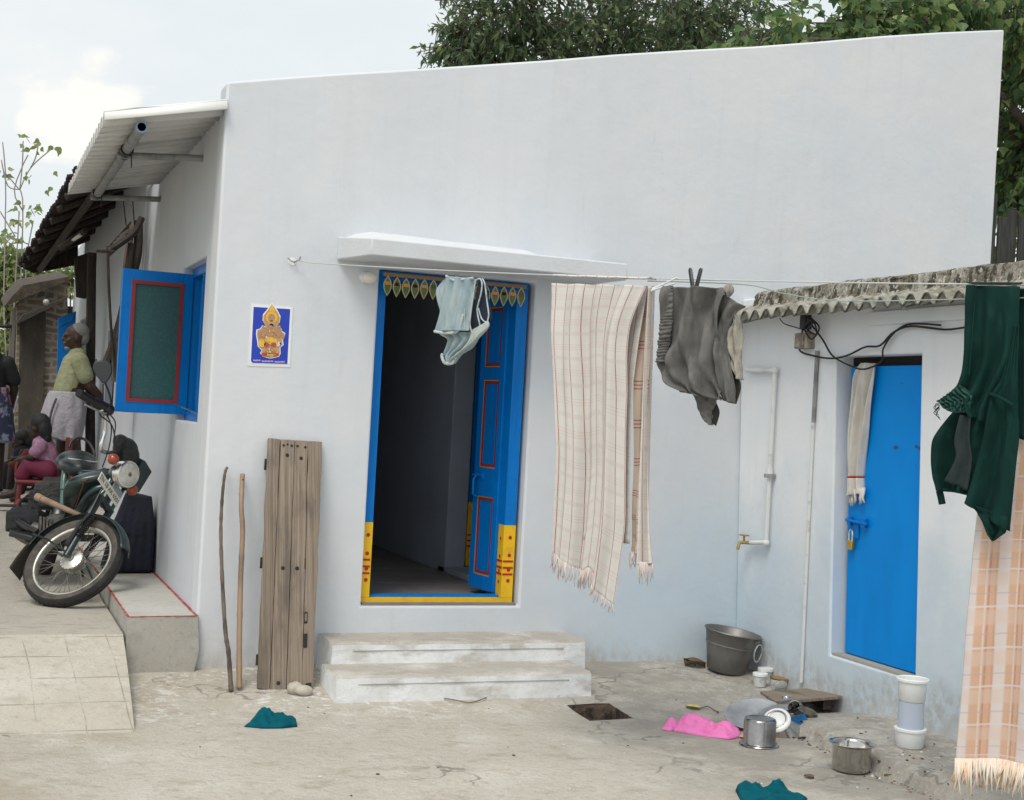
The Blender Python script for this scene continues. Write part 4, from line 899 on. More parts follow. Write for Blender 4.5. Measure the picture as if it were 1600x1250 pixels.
# --- small faded denim shorts over the garland
M_DEN = mat('faded denim', (.33, .41, .445), .9, [(9, .45, .66, (.22, .31, .355), (1, 1, .5)), (24, .5, .7, (.44, .50, .50), (1, 1, .35), .7)], bump=(170, .35, .004), spec=.1)
M_DENE = mat('pale denim hem', (.44, .50, .51), .9, [(40, .5, .65, (.26, .33, .36), (1, 1, 1))])
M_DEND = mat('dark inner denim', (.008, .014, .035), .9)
shorts = thing('denim_shorts', cw(1.3, line_z(1.3)), "child's faded pale blue denim shorts hung over the line in the doorway", 'shorts')
Z = lambda X, Y: (660+X/7.817, 420+Y/7.817)
fd = lambda a, k, b=0.: (lambda u, v: b + .03*math.sin(PI*min(1, max(0, u)))*.6 + a*math.sin(k*u+2*v) + .006*noise.noise(V((u*4, v*4, k))))
pan([Z(335, 95), Z(300, 300), Z(255, 560), Z(195, 770)], [Z(665, 125), Z(640, 330), Z(605, 560), Z(600, 760)], 26, 26, fd(.010, 17, .02)).build('front_leg', M_DEN, shorts, smooth=180, solid=.005, recalc=False)
pan([Z(340, 95), Z(250, 170), Z(178, 270), Z(192, 380), Z(245, 555)], [Z(342, 96), Z(330, 180), Z(315, 280), Z(300, 400), Z(250, 560)], 10, 20, fd(.006, 9, .0)).build('waist_flap', M_DEN, shorts, smooth=180, solid=.005, recalc=False)
pan([Z(200, 785), Z(285, 850), Z(262, 960), Z(240, 1050), Z(275, 1148)], [Z(600, 770), Z(640, 850), Z(560, 960), Z(430, 1040), Z(350, 1150)], 24, 22, fd(.012, 22, -.025)).build('rear_leg', M_DEN, shorts, smooth=180, solid=.005, recalc=False)
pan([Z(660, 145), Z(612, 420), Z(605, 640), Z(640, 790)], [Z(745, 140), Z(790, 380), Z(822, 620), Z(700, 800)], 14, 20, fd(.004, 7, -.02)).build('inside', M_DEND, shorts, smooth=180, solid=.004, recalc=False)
pan([Z(600, 770), Z(560, 900), Z(450, 1030), Z(330, 1150)], [Z(815, 640), Z(815, 720), Z(640, 890), Z(395, 1075)], 14, 18, fd(.006, 8, .0)).build('turned_leg', mat('faded inner denim', (.40, .45, .42), .9, [(20, .5, .7, (.3, .36, .36), (1, 1, 1))]), shorts, smooth=180, solid=.005, recalc=False)
mb = MB()
def edge(pts, n, r=.007, seg=30): 
    q = [cl(*Z(*p)) for p in pts]; mb.tube(curve([cw(s, z, n) for s, z in q], seg), r, 7)
edge([(665, 145), (640, 330), (608, 560), (600, 700), (650, 805), (720, 720), (700, 600), (690, 480), (735, 300), (745, 180), (720, 125), (665, 145)], .012, .0042, 60)
edge([(690, 480), (730, 610), (790, 650), (815, 560), (795, 400), (770, 200), (740, 120)], .004, .004, 40)
edge([(195, 770), (330, 790), (480, 760), (550, 560)], .032, .008); edge([(250, 1040), (240, 1070), (275, 1150), (370, 1148), (405, 1075)], .0, .009); edge([(180, 265), (195, 385), (250, 560)], .0, .006)
edge([(335, 95), (430, 150), (520, 140), (665, 122)], .03, .007); edge([(195, 790), (290, 860), (255, 1010)], -.02, .007); edge([(575, 160), (565, 500), (570, 760)], .034, .002)
mb.build('hem', M_DENE, shorts, smooth=180)

# --- grey trousers with a gathered waist
M_GREY = mat('grey brown corduroy', (.145, .143, .138), .92, [(9, .45, .66, (.08, .08, .078), (1, 1, .5)), (30, .55, .7, (.19, .18, .155), (1, 1, .3), .8)], bump=(240, .3, .002), spec=.1)
M_GREYL = mat('pale trouser lining', (.34, .315, .27), .92, [(16, .5, .66, (.22, .2, .17), (1, 1, .6))], bump=(40, .6, .01))
tr = thing('trousers', cw(2.7, line_z(2.7)), 'grey brown trousers with gathered waist pegged on the line beside the towel', 'trousers')
G = lambda X, Y: (1010+X/4.465, 400+Y/4.465)
wr = lambda a, k, b, dg=2.5: (lambda u, v: b + .035*math.sin(PI*u) + a*math.sin(k*u + dg*v*3) + a*.6*math.sin(k*1.7*u - dg*4*v + 1) + .03*noise.noise(V((u*3+v*2, v*3-u*2, k))) + .014*noise.noise(V((u*8+v*3, v*5-u*3, k))) + .007*noise.noise(V((u*18, v*12, k))))
pan([G(140, 220), G(125, 400), G(110, 640), G(90, 770), G(140, 880), G(260, 950)], [G(580, 225), G(545, 400), G(525, 600), G(520, 800), G(540, 960), G(560, 1010)], 60, 60, wr(.027, 13, .01)).build('front_panel', M_GREY, tr, smooth=180, solid=.004, recalc=False)
pan([G(470, 222), G(450, 450), G(450, 640), G(470, 820), G(515, 1000)], [G(685, 350), G(590, 440), G(560, 620), G(600, 860), G(605, 1030)], 22, 40, wr(.006, 8, -.02)).build('side_panel', M_GREY, tr, smooth=180, solid=.004, recalc=False)
pan([G(600, 400), G(565, 480), G(530, 600), G(560, 740), G(625, 850)], [G(612, 400), G(625, 520), G(630, 640), G(632, 760), G(628, 860)], 14, 24, wr(.012, 9, -.05)).build('lining', M_GREYL, tr, smooth=180, solid=.004, recalc=False)
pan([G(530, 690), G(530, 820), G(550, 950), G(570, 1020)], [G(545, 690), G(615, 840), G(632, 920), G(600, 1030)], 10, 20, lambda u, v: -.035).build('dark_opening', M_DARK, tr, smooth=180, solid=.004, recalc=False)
pan([G(300, 960), G(330, 1060), G(380, 1120), G(430, 1175)], [G(480, 990), G(470, 1060), G(450, 1120), G(440, 1180)], 20, 20, wr(.006, 8, -.03)).build('lower_leg', M_GREYL if False else M_GREY, tr, smooth=180, solid=.004, recalc=False)
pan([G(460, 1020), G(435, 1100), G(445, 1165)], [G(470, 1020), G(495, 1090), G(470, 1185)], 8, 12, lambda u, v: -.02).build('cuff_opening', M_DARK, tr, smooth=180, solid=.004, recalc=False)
mb = MB()
def gather(u, v):
    a = cat_line([cl(*G(142, 218)), cl(*G(128, 420)), cl(*G(112, 600)), cl(*G(98, 745))], v); b = cat_line([cl(*G(215, 215)), cl(*G(212, 420)), cl(*G(195, 600)), cl(*G(160, 745))], v)
    return cw(a[0]+(b[0]-a[0])*u, a[1]+(b[1]-a[1])*u, .036 + .0035*math.sin(v*2*PI*22+2.5*math.sin(v*17)+u*2) + .012*noise.noise(V((u*2, v*14, 6))) + .008*math.sin(PI*u))
mb.grid(gather, 8, 150); mb.build('elastic_waist', M_GREY, tr, smooth=180, solid=.004, recalc=False)
mb = MB(); p = cl(*G(600, 230)); mb.grid(lambda u, v: cw(p[0]-.012+.022*math.cos(2*PI*u)*math.sin(PI*(.12+.8*v))*(1+.25*math.sin(7*u*2*PI)), p[1]+.022-.06*v, .012+.02*math.sin(2*PI*u)*math.sin(PI*(.12+.8*v))*(1+.2*math.sin(5*u*2*PI))), 28, 10)
mb.build('bunched_hem', M_GREYL, tr, smooth=180)
peg = thing('clothes_peg', cw(*cl(*G(385, 215)), .03), 'black plastic clothes peg standing upright on the grey trousers', 'peg')
for ta, tb in ((G(345, 105), G(372, 240)), (G(418, 105), G(392, 240))):
    mb = MB(); a = cl(*ta); b = cl(*tb); p, q_ = cw(*a, .05), cw(*b, .06); mb.tube([p+(p-q_).normalized()*.008, p, q_], [.006, .011, .011], 8, flat=.8); mb.build('prong', M_BLK, peg)
pegw = thing('clothes_peg', cw(*cl(1045, 440), 0), 'white plastic clothes peg lying slantwise on the line between towel and trousers', 'peg')
for k in (0, 1):
    mb = MB(); a = cl(1022, 452+k*3); b = cl(1061, 434+k*9); mb.tube([cw(*a, .01+k*.012), cw(*b, .012+k*.012)], [.009, .005], 8, flat=.6); mb.build('prong', M_PLW, pegw)

# --- dark green underskirt and apricot checked wrap at the right
M_GRN = mat('dark green cotton', (.005, .032, .026), .88, [(5, .42, .68, (.003, .018, .016), (1, 1, .4)), (18, .55, .7, (.010, .050, .040), (1, 1, .3), .7)], bump=(200, .3, .003), spec=.15)
M_GRNS = mat('sheer dark green mesh', (.014, .026, .027), .9, [(20, .45, .65, (.007, .018, .018), (1, 1, 1))])
ap = thing('underskirt', cw(4.0, line_z(4.0)), 'dark green cotton underskirt hung folded over the line at the right', 'skirt')
H = lambda X, Y: (1440+X/2.841, 420+Y/2.841)
fs = lambda a, k, b: (lambda u, v: b + a*(.3+v)*math.sin(k*u+1.5*v) + .02*noise.noise(V((u*3, v*3, k))) + .006*noise.noise(V((u*8, v*8, k))))
pan([H(210, 76), H(208, 250), H(200, 400), H(180, 510), H(150, 560), H(190, 640)], [H(448, 82), H(440, 230), H(425, 380), H(345, 560), H(320, 640), H(300, 690)], 40, 40, fs(.024, 16, .03)).build('upper_fall', M_GRN, ap, smooth=180, solid=.004, recalc=False)
pan([H(430, 250), H(380, 470), H(330, 570), H(300, 740), H(250, 930), H(218, 1040)], [H(448, 250), H(444, 450), H(442, 620), H(440, 780), H(425, 960), H(400, 1165)], 30, 44, fs(.02, 9, .045)).build('right_fall', M_GRN, ap, smooth=180, solid=.004, recalc=False)
pan([H(218, 1036), H(262, 1080), H(292, 1120), H(310, 1165), H(335, 1204)], [H(402, 1100), H(400, 1150), H(385, 1175), H(360, 1192), H(337, 1206)], 18, 16, fs(.008, 6, .05)).build('hem_corner', M_GRN, ap, smooth=180, solid=.004, recalc=False)
pan([H(150, 620), H(95, 690), H(52, 780), H(58, 900), H(80, 985)], [H(330, 630), H(300, 700), H(290, 800), H(260, 900), H(225, 1000)], 36, 36, fs(.03, 10, .0)).build('left_fall', M_GRN, ap, smooth=180, solid=.004, recalc=False)
pan([H(190, 650), H(165, 760), H(170, 840), H(120, 940)], [H(240, 660), H(235, 760), H(245, 850), H(225, 985)], 10, 20, lambda u, v: .048+.008*math.sin(u*8)).build('mesh_inset', M_GRNS, ap, smooth=180, solid=.003, recalc=False)
pan([H(90, 590), H(105, 605), H(125, 625), H(165, 640)], [H(190, 520), H(240, 560), H(240, 600), H(230, 640)], 60, 30, lambda u, v: .05+.007*math.sin(u*46+v*7+3*math.sin(v*9))+.012*noise.noise(V((u*7, v*9, 3)))).build('frilled_hem', mat('worn green frill', (.012, .065, .05), .9, [(30, .5, .65, (.004, .03, .025), (1, 1, 1))]), ap, smooth=180, solid=.004, recalc=False)
mb = MB()
def seam(pts, n, r=.006, seg=24):
    mb.tube(curve([cw(*cl(*H(*p)), n) for p in pts], seg), r, 6)
seam([(78, 985), (85, 1010), (92, 1045)], .0, .014); seam([(330, 560), (365, 572), (400, 590), (432, 610)], .07, .008); seam([(78, 980), (150, 985), (215, 1000)], .01, .008); seam([(262, 80), (250, 230), (230, 480)], .05, .003)
mb.build('cord', M_GRN, ap, smooth=180); mb = MB()
for k in range(7): seam([(100, 600+k*4), (86-k % 3*6, 600+k*8), (80+k*4, 612+k*10)], .05, .0015, 8)
struct(mb.build('loose_threads', M_GRN, ap, smooth=180), 'stuff')
pan([H(212, 76), H(230, 300), H(240, 700)], [H(448, 82), H(444, 300), H(440, 760)], 20, 24, lambda u, v: -.04-.01*math.sin(u*9)).build('back_layer', M_GRN, ap, smooth=180, solid=.004, recalc=False)
mb = MB(); a, b = cl(1514, 446)[0], cl(1597, 447)[0]
mb.grid(lambda u, v: cw(a+(b-a)*u, line_z(a+(b-a)*u)+.008*math.sin(PI*v), .036*math.cos(PI*v)), 20, 8); mb.build('fold', M_GRN, ap, smooth=180, recalc=False)

or1, or2, wht = (.62, .36, .21), (.56, .31, .23), (.72, .68, .68)
M_WRAP = stripes_mat('apricot checked cotton', (.70, .46, .32), [(.17, .10, .040, wht, .85), (.17, .012, .006, (.74, .66, .60), .9), (.17, .028, .006, or2, .9), (.17, .062, .006, or2, .5)],
                     [(.15, .04, .034, (.72, .58, .50), .5), (.15, .0, .005, (.74, .68, .68), .8), (.15, .10, .004, (.55, .44, .44), .5)])
wrp = thing('checked_cloth', cw(4.2, line_z(4.2)), 'apricot and white checked cotton wrap with long fringe hanging behind the dark green skirt', 'cloth')
Lw = [(1560, 450), (1545, 620), (1524, 780), (1512, 900), (1500, 1060), (1490, 1190)]
Rw = [(1668, 452), (1668, 620), (1662, 780), (1655, 900), (1650, 1060), (1642, 1205)]
FW = lambda u, v: -.06 + .012*math.sin(u*11+v) + .022*(.3+v)*math.sin(u*6.5+.5+v*1.5) + .006*noise.noise(V((u*5, v*9, 1)))
pan(Lw, Rw, 60, 60, FW, W=.55, vlen=1.92).build('front_fall', M_WRAP, wrp, smooth=180, solid=.002, recalc=False)
pan([(1548, 600), (1520, 780), (1508, 900), (1495, 1060), (1484, 1180)], [(1570, 600), (1535, 780), (1522, 900), (1512, 1060), (1506, 1185)], 10, 40, lambda u, v: -.10+.02*math.sin(u*9+v), W=.1, vlen=1.5).build('rear_edge', M_WRAP, wrp, smooth=180, solid=.002, recalc=False)
pan(Lw, Rw, 24, 30, lambda u, v: -.125+.01*math.sin(u*9), W=.55, vlen=1.9).build('rear_fall', M_WRAP, wrp, smooth=180, solid=.002, recalc=False)
mb = MB()
Lz = cl(*Lw[-1]); Rz = cl(*Rw[-1])
for k in range(4):
    fringe(mb, [cw(Lz[0]+(Rz[0]-Lz[0])*((i+k*.25)/46), Lz[1]+(Rz[1]-Lz[1])*i/46+.01, FW(i/46, 1)) for i in range(47)], .12, 20+k, .0042, k % 2, .03)
a = cl(1484, 1178); b = cl(1506, 1185); fringe(mb, [cw(a[0]+(b[0]-a[0])*i/16, a[1]+.01, -.10) for i in range(17)], .10, 31, .003, 1)
mb.build('fringe', [M_FRINGEO, M_FRINGEL], wrp, smooth=180)

# --- thin white towel tucked over the top of the steel door
M_CURT = mat('off white cotton', (.66, .635, .59), .92, [(10, .45, .66, (.53, .50, .45), (1, 1, .4))], bump=(60, .4, .004), spec=.1)
cu = thing('hanging_towel', on_annex(1350, 570, -.05), 'narrow off white towel with a red end stripe tucked over the blue steel door', 'towel')
def an_pan(L, R, nu, nv, fo):
    mb = MB(); dd = lambda px, py: on_annex(px, py, -DXo)
    Lc = [tuple(dd(*p)) for p in L]; Rc = [tuple(dd(*p)) for p in R]
    mb.grid(lambda u, v: V(cat_line(Lc, v)).lerp(V(cat_line(Rc, v)), u) - V((fo(u, v), 0, 0)), nu, nv); return mb
K = lambda X, Y: (1300+X/3.678, 540+Y/3.678)
fk = lambda b: (lambda u, v: b + .024*math.sin(u*14+v*2) + .012*math.sin(u*31+1-v*3) + .03*math.sin(PI*u))
an_pan([K(195, 103), K(160, 170), K(148, 300), K(125, 520), K(118, 690), K(112, 752)], [K(275, 103), K(270, 180), K(245, 330), K(222, 520), K(200, 660), K(188, 752)], 44, 40, fk(.012)).build('cloth', M_CURT, cu, smooth=180, solid=.002, recalc=False)
an_pan([K(112, 752), K(111, 764)], [K(188, 752), K(187, 762)], 44, 2, lambda u, v: fk(.0125)(u, 1)).build('red_stripe', M_RED, cu, smooth=180, solid=.002, recalc=False)
an_pan([K(111, 763), K(108, 840), K(100, 870)], [K(187, 761), K(190, 840), K(190, 850)], 44, 12, lambda u, v: fk(.012)(u, 1)).build('towel_end', M_CURT, cu, smooth=180, solid=.002, recalc=False)
mb = MB(); rnd = random.Random(4)
for k in range(9):
    p = on_annex(*K(102+k*10, 862-k*2), -DXo+.03)
    if k in (4, 5): continue
    mb.tube([p+V((0, 0, .03)), p+V((0, rnd.uniform(-.015, .015), -.03)), p+V((0, rnd.uniform(-.02, .02), -.05-.02*rnd.random()))], [.011, .009, .003], 6)
mb.build('fringe', M_CURT, cu, smooth=180)

# ================================================================== THINGS LEANING ON THE FRONT WALL
def plank_between(mb, b0, b1, t0, t1, th, mi=0, nseg=10, seed=0, jag=.004):
    """one board: bottom corners b0 b1, top corners t0 t1, thickness towards the wall, ragged edges"""
    b0, b1, t0, t1 = map(V, (b0, b1, t0, t1)); nrm = (b1-b0).cross(t0-b0).normalized()
    if nrm.y > 0: nrm = -nrm
    vs = []
    for i in range(nseg+1):
        f = i/nseg; e = jag if 0 < i < nseg else jag*.5
        a = b0.lerp(t0, f) + (b1-b0).normalized()*e*noise.noise(V((f*9, seed, 1))); c = b1.lerp(t1, f) + (b1-b0).normalized()*e*noise.noise(V((f*9, seed, 7)))
        wz = nrm*.003*noise.noise(V((f*4, seed, 3)))
        vs += [a+wz, c+wz, c-nrm*th+wz, a-nrm*th+wz]
    fs = [(0, 1, 2, 3)[::-1], tuple(4*nseg+k for k in range(4))]
    for i in range(nseg):
        for k in range(4): fs.append((4*i+k, 4*i+(k+1) % 4, 4*i+4+(k+1) % 4, 4*i+4+k))
    mb.mesh(vs, fs, mi)
    return nrm
brd = thing('old_door', (.5, -.4, -.07), 'weathered grey door of four nailed planks leaning against the white wall', 'old door')
bl = atg(402, 1079); br = atg(490, 1078)
bl = aty(402, 1079, -.40); br = aty(489, 1078, -.43); tl = aty(419, 685, -.035); tr_ = aty(504, 690, -.035)
fr_b = [0, .225, .52, .80, 1]; fr_t = [0, .225, .49, .735, 1]
for k in range(4):
    mb = MB(); e = .004
    P0 = bl.lerp(br, fr_b[k]+e); P1 = bl.lerp(br, fr_b[k+1]-e); Q0 = tl.lerp(tr_, fr_t[k]+e); Q1 = tl.lerp(tr_, fr_t[k+1]-e)
    if k == 0: P0 += V((0, 0, .012)); Q0 += V((0, 0, .004))
    if k == 3: P0 += V((0, 0, .004)); P1 += V((0, 0, .01))
    n_ = plank_between(mb, P0, P1, Q0, Q1, .034, 0, 24, k*3.1, .007 if k in (0, 3) else .003)
    holes = {0: [(.5, .96, .4)], 1: [(.22, .975, .7), (.5, .98, .55), (.8, .975, .7), (.5, .935, 1), (.5, .475, 1.05), (.5, .028, 1)], 2: [(.2, .975, .7), (.8, .972, .7), (.5, .925, 1), (.45, .475, 1.05), (.4, .03, .8)], 3: []}[k]
    for (u, v, r) in holes[(1 if k == 0 else 0):]:
        c = P0.lerp(P1, u).lerp(Q0.lerp(Q1, u), v); mb.lathe([(.0, .0015), (.0105*r, .0015), (.0105*r, -.004)], 10, frame(c+n_*.003, (1, 0, 0), (Q0-P0)), 1)
    if k == 3:
        for v0, v1, u0, u1 in ((.255, .30, .02, .30), (.16, .215, .02, .34), (.0, .022, .3, .85)):
            c = lambda u, v: P0.lerp(P1, u).lerp(Q0.lerp(Q1, u), v)+n_*.004
            mb.hexa([c(u0, v0)-n_*.008, c(u1, v0)-n_*.008, c(u1, v1)-n_*.008, c(u0, v1)-n_*.008, c(u0, v0), c(u1, v0), c(u1, v1), c(u0, v1)], 1)
        c2 = lambda u, v: P0.lerp(P1, u).lerp(Q0.lerp(Q1, u), v)+n_*.007
        mb.hexa([c2(.06, .262)-n_*.006, c2(.25, .262)-n_*.006, c2(.25, .293)-n_*.006, c2(.06, .293)-n_*.006, c2(.06, .262), c2(.25, .262), c2(.25, .293), c2(.06, .293)], 0)
    mb.build('plank', [M_GREYWOOD, M_DARK], brd, bevel=.003, weld=True)
mb = MB()
for f in (.12, .5, .9):
    a = bl.lerp(tl, f); b = br.lerp(tr_, f); 
    mb.hexa([a-n_*.036+V((-.012, 0, -.03)), b-n_*.036+V((-.01, 0, -.03)), b-n_*.058+V((-.01, 0, -.03)), a-n_*.058+V((-.012, 0, -.03)), a-n_*.036+V((-.012, 0, .03)), b-n_*.036+V((-.01, 0, .03)), b-n_*.058+V((-.01, 0, .03)), a-n_*.058+V((-.012, 0, .03))])
mb.build('cross_batten', M_DKWOOD, brd, bevel=.002)
mb = MB()
pts = [aty(361, 1080, -.42), aty(357, 1020, -.38), aty(352, 985, -.33), aty(347, 900, -.24), aty(345, 830, -.17), aty(347, 780, -.10), aty(351, 742, -.05), aty(355, 730, -.03)]
mb.tube(curve(pts, 40), [.0135-.006*(i/40)+.0012*math.sin(i*2.3) for i in range(41)], 9)
tag(mb.build('stick', M_STICK, smooth=180), 'dark crooked dry branch leaning on the white wall, left of the bamboo', 'stick')
mb = MB()
pts = [aty(374, 1076, -.40), aty(374, 1000, -.32), aty(376, 905, -.22), aty(379, 830, -.15), aty(377, 790, -.11), aty(379, 741, -.03)]
rr = []
for i in range(61):
    f = i/60; rr.append(.0155-.002*f + .003*max(0, 1-abs((f*5.2) % 1-.5)*16))
mb.tube(curve(pts, 60), rr, 10)
mb.prism([(.006*math.cos(a*PI/4), .006*math.sin(a*PI/4)) for a in range(8)], .002, frame(aty(379.5, 750, -.058), (1, 0, 0), (0, 0, 1)), 1)
tag(mb.build('bamboo_stick', [M_BAMB, M_DARK], smooth=180), 'straight brown bamboo cane leaning on the white wall beside the old door', 'stick')
mb = MB(); p = atg(463, 1084)
mb.ball(p+V((-.01, 0, .03)), (.045, .04, .038), 14, 9); mb.ball(p+V((.035, -.03, .022)), (.05, .04, .03), 14, 9)
M_STONE = mat('pale stone', (.46, .42, .35), .9, [(14, .5, .7, (.3, .27, .22), (1, 1, 1))], bump=(40, .6, .01))
tag(mb.build('stone', M_STONE, smooth=180, remesh=.008), 'pale yellowish lump of stone at the foot of the old plank door', 'stone')

# ================================================================== CLOTHS AND LITTER ON THE YARD
def crumple(name, outline_px, h, m, label, cat, seed, bumps=(), n=80, parent=None, folds_=9, res=None):
    """cloth dropped on the ground: outline traced on the ground, raised into creases, with a rolled edge"""
    P = [atg(*p) for p in outline_px]; cx = sum(p.x for p in P)/len(P); cy = sum(p.y for p in P)/len(P)
    k = len(P); rings = 22; per = n; mb = MB(); vs = []
    for j in range(rings+1):
        f = j/rings
        for i in range(per):
            t = i/per*k; a = P[int(t) % k]; b = P[(int(t)+1) % k]; e = a.lerp(b, t % 1)
            x = cx+(e.x-cx)*f; y = cy+(e.y-cy)*f
            ridge = .6*abs(noise.noise(V((x*folds_, y*folds_*.8, seed)))) + .55*(1-abs(noise.noise(V((x*folds_*1.9, y*folds_*1.7, seed+5)))))**5; z = gz(x, y)+.006+h*(1-f**3)*(.25+1.5*ridge) + .004*noise.noise(V((x*40, y*40, seed))) + .013*(1-f**4)*(1-2*abs(noise.noise(V((x*16+y*9, y*13-x*6, seed+2)))))**3
            for (bx, by, br_, bh) in bumps:
                q = atg(bx, by); z += bh*math.exp(-((x-q.x)**2+(y-q.y)**2)/br_**2)
            if f == 1: z = gz(x, y)+.001
            vs.append((x, y, z))
    fs = [(j*per+i, j*per+(i+1) % per, (j+1)*per+(i+1) % per, (j+1)*per+i) for j in range(rings) for i in range(per)]
    mb.mesh(vs, fs)
    o = mb.build(name, m, parent, smooth=180, solid=.006)
    return tag(o, label, cat) if label else o
crumple('cloth', [(382, 1136), (395, 1128), (412, 1122), (432, 1126), (462, 1126), (464, 1136), (440, 1138.5), (410, 1139)], .020, M_TEALC, 'small crumpled teal cloth on the cement in front of the old plank door', 'cloth', 3, [(412, 1131, .045, .055), (448, 1132, .07, .02)])
crumple('cloth', [(1150, 1236), (1165, 1233), (1205, 1240), (1215, 1236), (1240, 1244), (1262, 1249), (1250, 1256), (1200, 1262), (1160, 1256)], .022, M_TEALC, 'teal cloth on the ground at the bottom edge of the photo', 'cloth', 8, [(1160, 1240, .05, .03), (1212, 1240, .04, .03)])
crumple('cloth', [(1052, 1143), (1062, 1133), (1078, 1130), (1102, 1131), (1112, 1139), (1136, 1138), (1154, 1142), (1158, 1152), (1140, 1156), (1105, 1152), (1075, 1147)], .022, M_PINKC, 'bright pink crumpled cloth on the cement beside the steel plates', 'cloth', 5, [(1078, 1136, .08, .045), (1136, 1144, .05, .03)], n=90)
crumple('cloth_strap', [(1034, 1141), (1042, 1134), (1056, 1132), (1060, 1140), (1048, 1143)], .012, M_PINKC, 'loose bright pink strap end lying left of the pink cloth', 'strap', 12, [(1050, 1137, .03, .02)], n=30, folds_=25)
def leafbit(px, py, size, m, label, rot, curl=.3, zoff=.004):
    p = atg(px, py); mb = MB(); c, s = math.cos(rot), math.sin(rot)
    def f(u, v):
        w = math.sin(PI*min(1, v*.95+.02))**.7*.42*size; x = (u-.5)*2*w; y = (v-.5)*size
        return p + V((x*c-y*s, x*s+y*c, zoff+abs(u-.5)*curl*size+.25*curl*size*math.sin(v*3)))
    mb.grid(f, 6, 8); return tag(mb.build('fallen_leaf', m, smooth=180, solid=.001), label, 'leaf', 'fallen leaves on the yard')
M_LYEL = mat('yellow leaf', (.52, .45, .16), .7, [(30, .5, .7, (.4, .3, .1), (1, 1, 1))]); M_LGRN = mat('olive leaf', (.33, .35, .17), .7, [(30, .5, .7, (.25, .24, .1), (1, 1, 1))]); M_LBRN = mat('brown leaf', (.13, .085, .05), .85)
leafbit(1083, 1108, .085, M_LYEL, 'yellow fallen leaf on the cement above the pink cloth', .8)
leafbit(1166, 1154, .075, M_LYEL, 'pale yellow leaf lying between the pink cloth and the upturned pot', 1.4, .2)
leafbit(1398, 1214, .11, M_LGRN, 'olive green leaf on the cement in front of the white plastic jars', 1.3, .25)
leafbit(1264, 1216, .05, M_LBRN, 'small brown leaf on the cement below the open steel pot', .5)
leafbit(1086, 1043, .13, M_LBRN, 'dry brown curled leaf on the ground beside the aluminium tub', 1.2, .5)
leafbit(1078, 1040, .10, M_STICK, 'pale dry leaf curled over at the wall foot, left of the tub', .3, .6)
rnd = random.Random(9)
mb = MB()                                                      # twigs, chips of whitewash and crumbs
for k in range(75):
    px = rnd.uniform(200, 1500); py = rnd.uniform(1070, 1245)
    p = atg(px, py)
    if p.x > 3.4 or (HX0-.05 < p.x < HX1+.05 and HY0-.05 < p.y < HY1+.05) or (.6 < p.x < 2.2 and p.y > -.75) or p.x < -.3: continue
    s_ = rnd.uniform(.002, .006); mb.ball(p+V((0, 0, s_*.3)), (s_*rnd.uniform(.8, 2), s_*rnd.uniform(.8, 2), s_*.6), 6, 4, 0 if rnd.random() < .55 else 1)
for k in range(150):
    y = rnd.uniform(-3.3, -1.6); e = 2.92 + .05*noise.noise(V((y*3.1, 7, 0))) - .05*clampf(-(y+2.0))
    x = e-.025+rnd.gauss(0, .02); s_ = rnd.uniform(.002, .008)
    mb.ball((x, y, gz(x, y)+s_*.2), (s_*rnd.uniform(.8, 1.8), s_*rnd.uniform(.8, 1.6), s_*.6), 6, 4, rnd.choice((1, 1, 1, 1, 2, 0)))
for k in range(60):
    p = atg(rnd.uniform(1330, 1500), rnd.uniform(1120, 1240))
    if p.x > 3.42: continue
    s_ = rnd.uniform(.003, .009); mb.ball(p+V((0, 0, s_*.3)), (s_, s_*rnd.uniform(.6, 1.5), s_*.6), 6, 4, rnd.choice((0, 0, 1, 1, 1, 2)))
struct(mb.build('crumbs', [mat('whitewash chip', (.62, .61, .58), .9), mat('dark crumb', (.09, .075, .06), .95), mat('brick chip', (.28, .13, .09), .9)], smooth=180), 'stuff')
def twig(pts, label, r=.003):
    mb = MB(); mb.tube(curve([atg(*p)+V((0, 0, .005+.01*(i % 2))) for i, p in enumerate(pts)], 14), r, 5); tag(mb.build('twig', M_STICK, smooth=180), label, 'twig')
twig([(1092, 1109), (1105, 1108), (1118, 1112), (1122, 1116)], 'thin dry twig beside the yellow leaf above the pink cloth')
twig([(690, 1093), (705, 1097), (735, 1099), (760, 1094)], 'thin curved twig on the cement below the entrance steps')

# ================================================================== POTS AND TUBS
def rotm(c, ax, ang): return Matrix.Translation(V(c)) @ Matrix.Rotation(ang, 4, ax)
M_STEELP0 = mat('bright aluminium ring', (.5, .49, .47), .4, metal=.8)
tub = thing('wash_tub', atg(1150, 1052), 'big dull aluminium tub with a ring handle at the wall corner', 'tub')
pb = atg(1146, 1057) + V((.0, .10, .0)); 
MT = Matrix.Translation(pb+V((0, 0, .012))) @ Matrix.Rotation(math.radians(7), 4, 'Y') @ Matrix.Rotation(math.radians(4), 4, 'X')
mb = MB(); mb.lathe([(.0, .0), (.106, .0), (.120, .008), (.144, .12), (.172, .245), (.181, .252), (.184, .257), (.180, .262), (.170, .257), (.141, .12), (.115, .016), (.0, .010)], 48, MT)
mb.build('body', M_ALU, tub, smooth=60)
mb = MB(); mb.lathe([(.160-.002, .17), (.1595, .175), (.158, .18)], 48, MT)
mb.build('rib', M_ALU, tub)
mb = MB(); hc = MT @ V((.092, -.155, .225)); exh = V((.85, .5, 0)).normalized()
mb.tube([hc + exh*.050*math.cos(2*PI*i/24) + V((.0, -.012, 0))*(1+math.sin(2*PI*i/24)) + V((0, 0, -.055+.055*math.sin(2*PI*i/24))) for i in range(25)], .0055, 7)
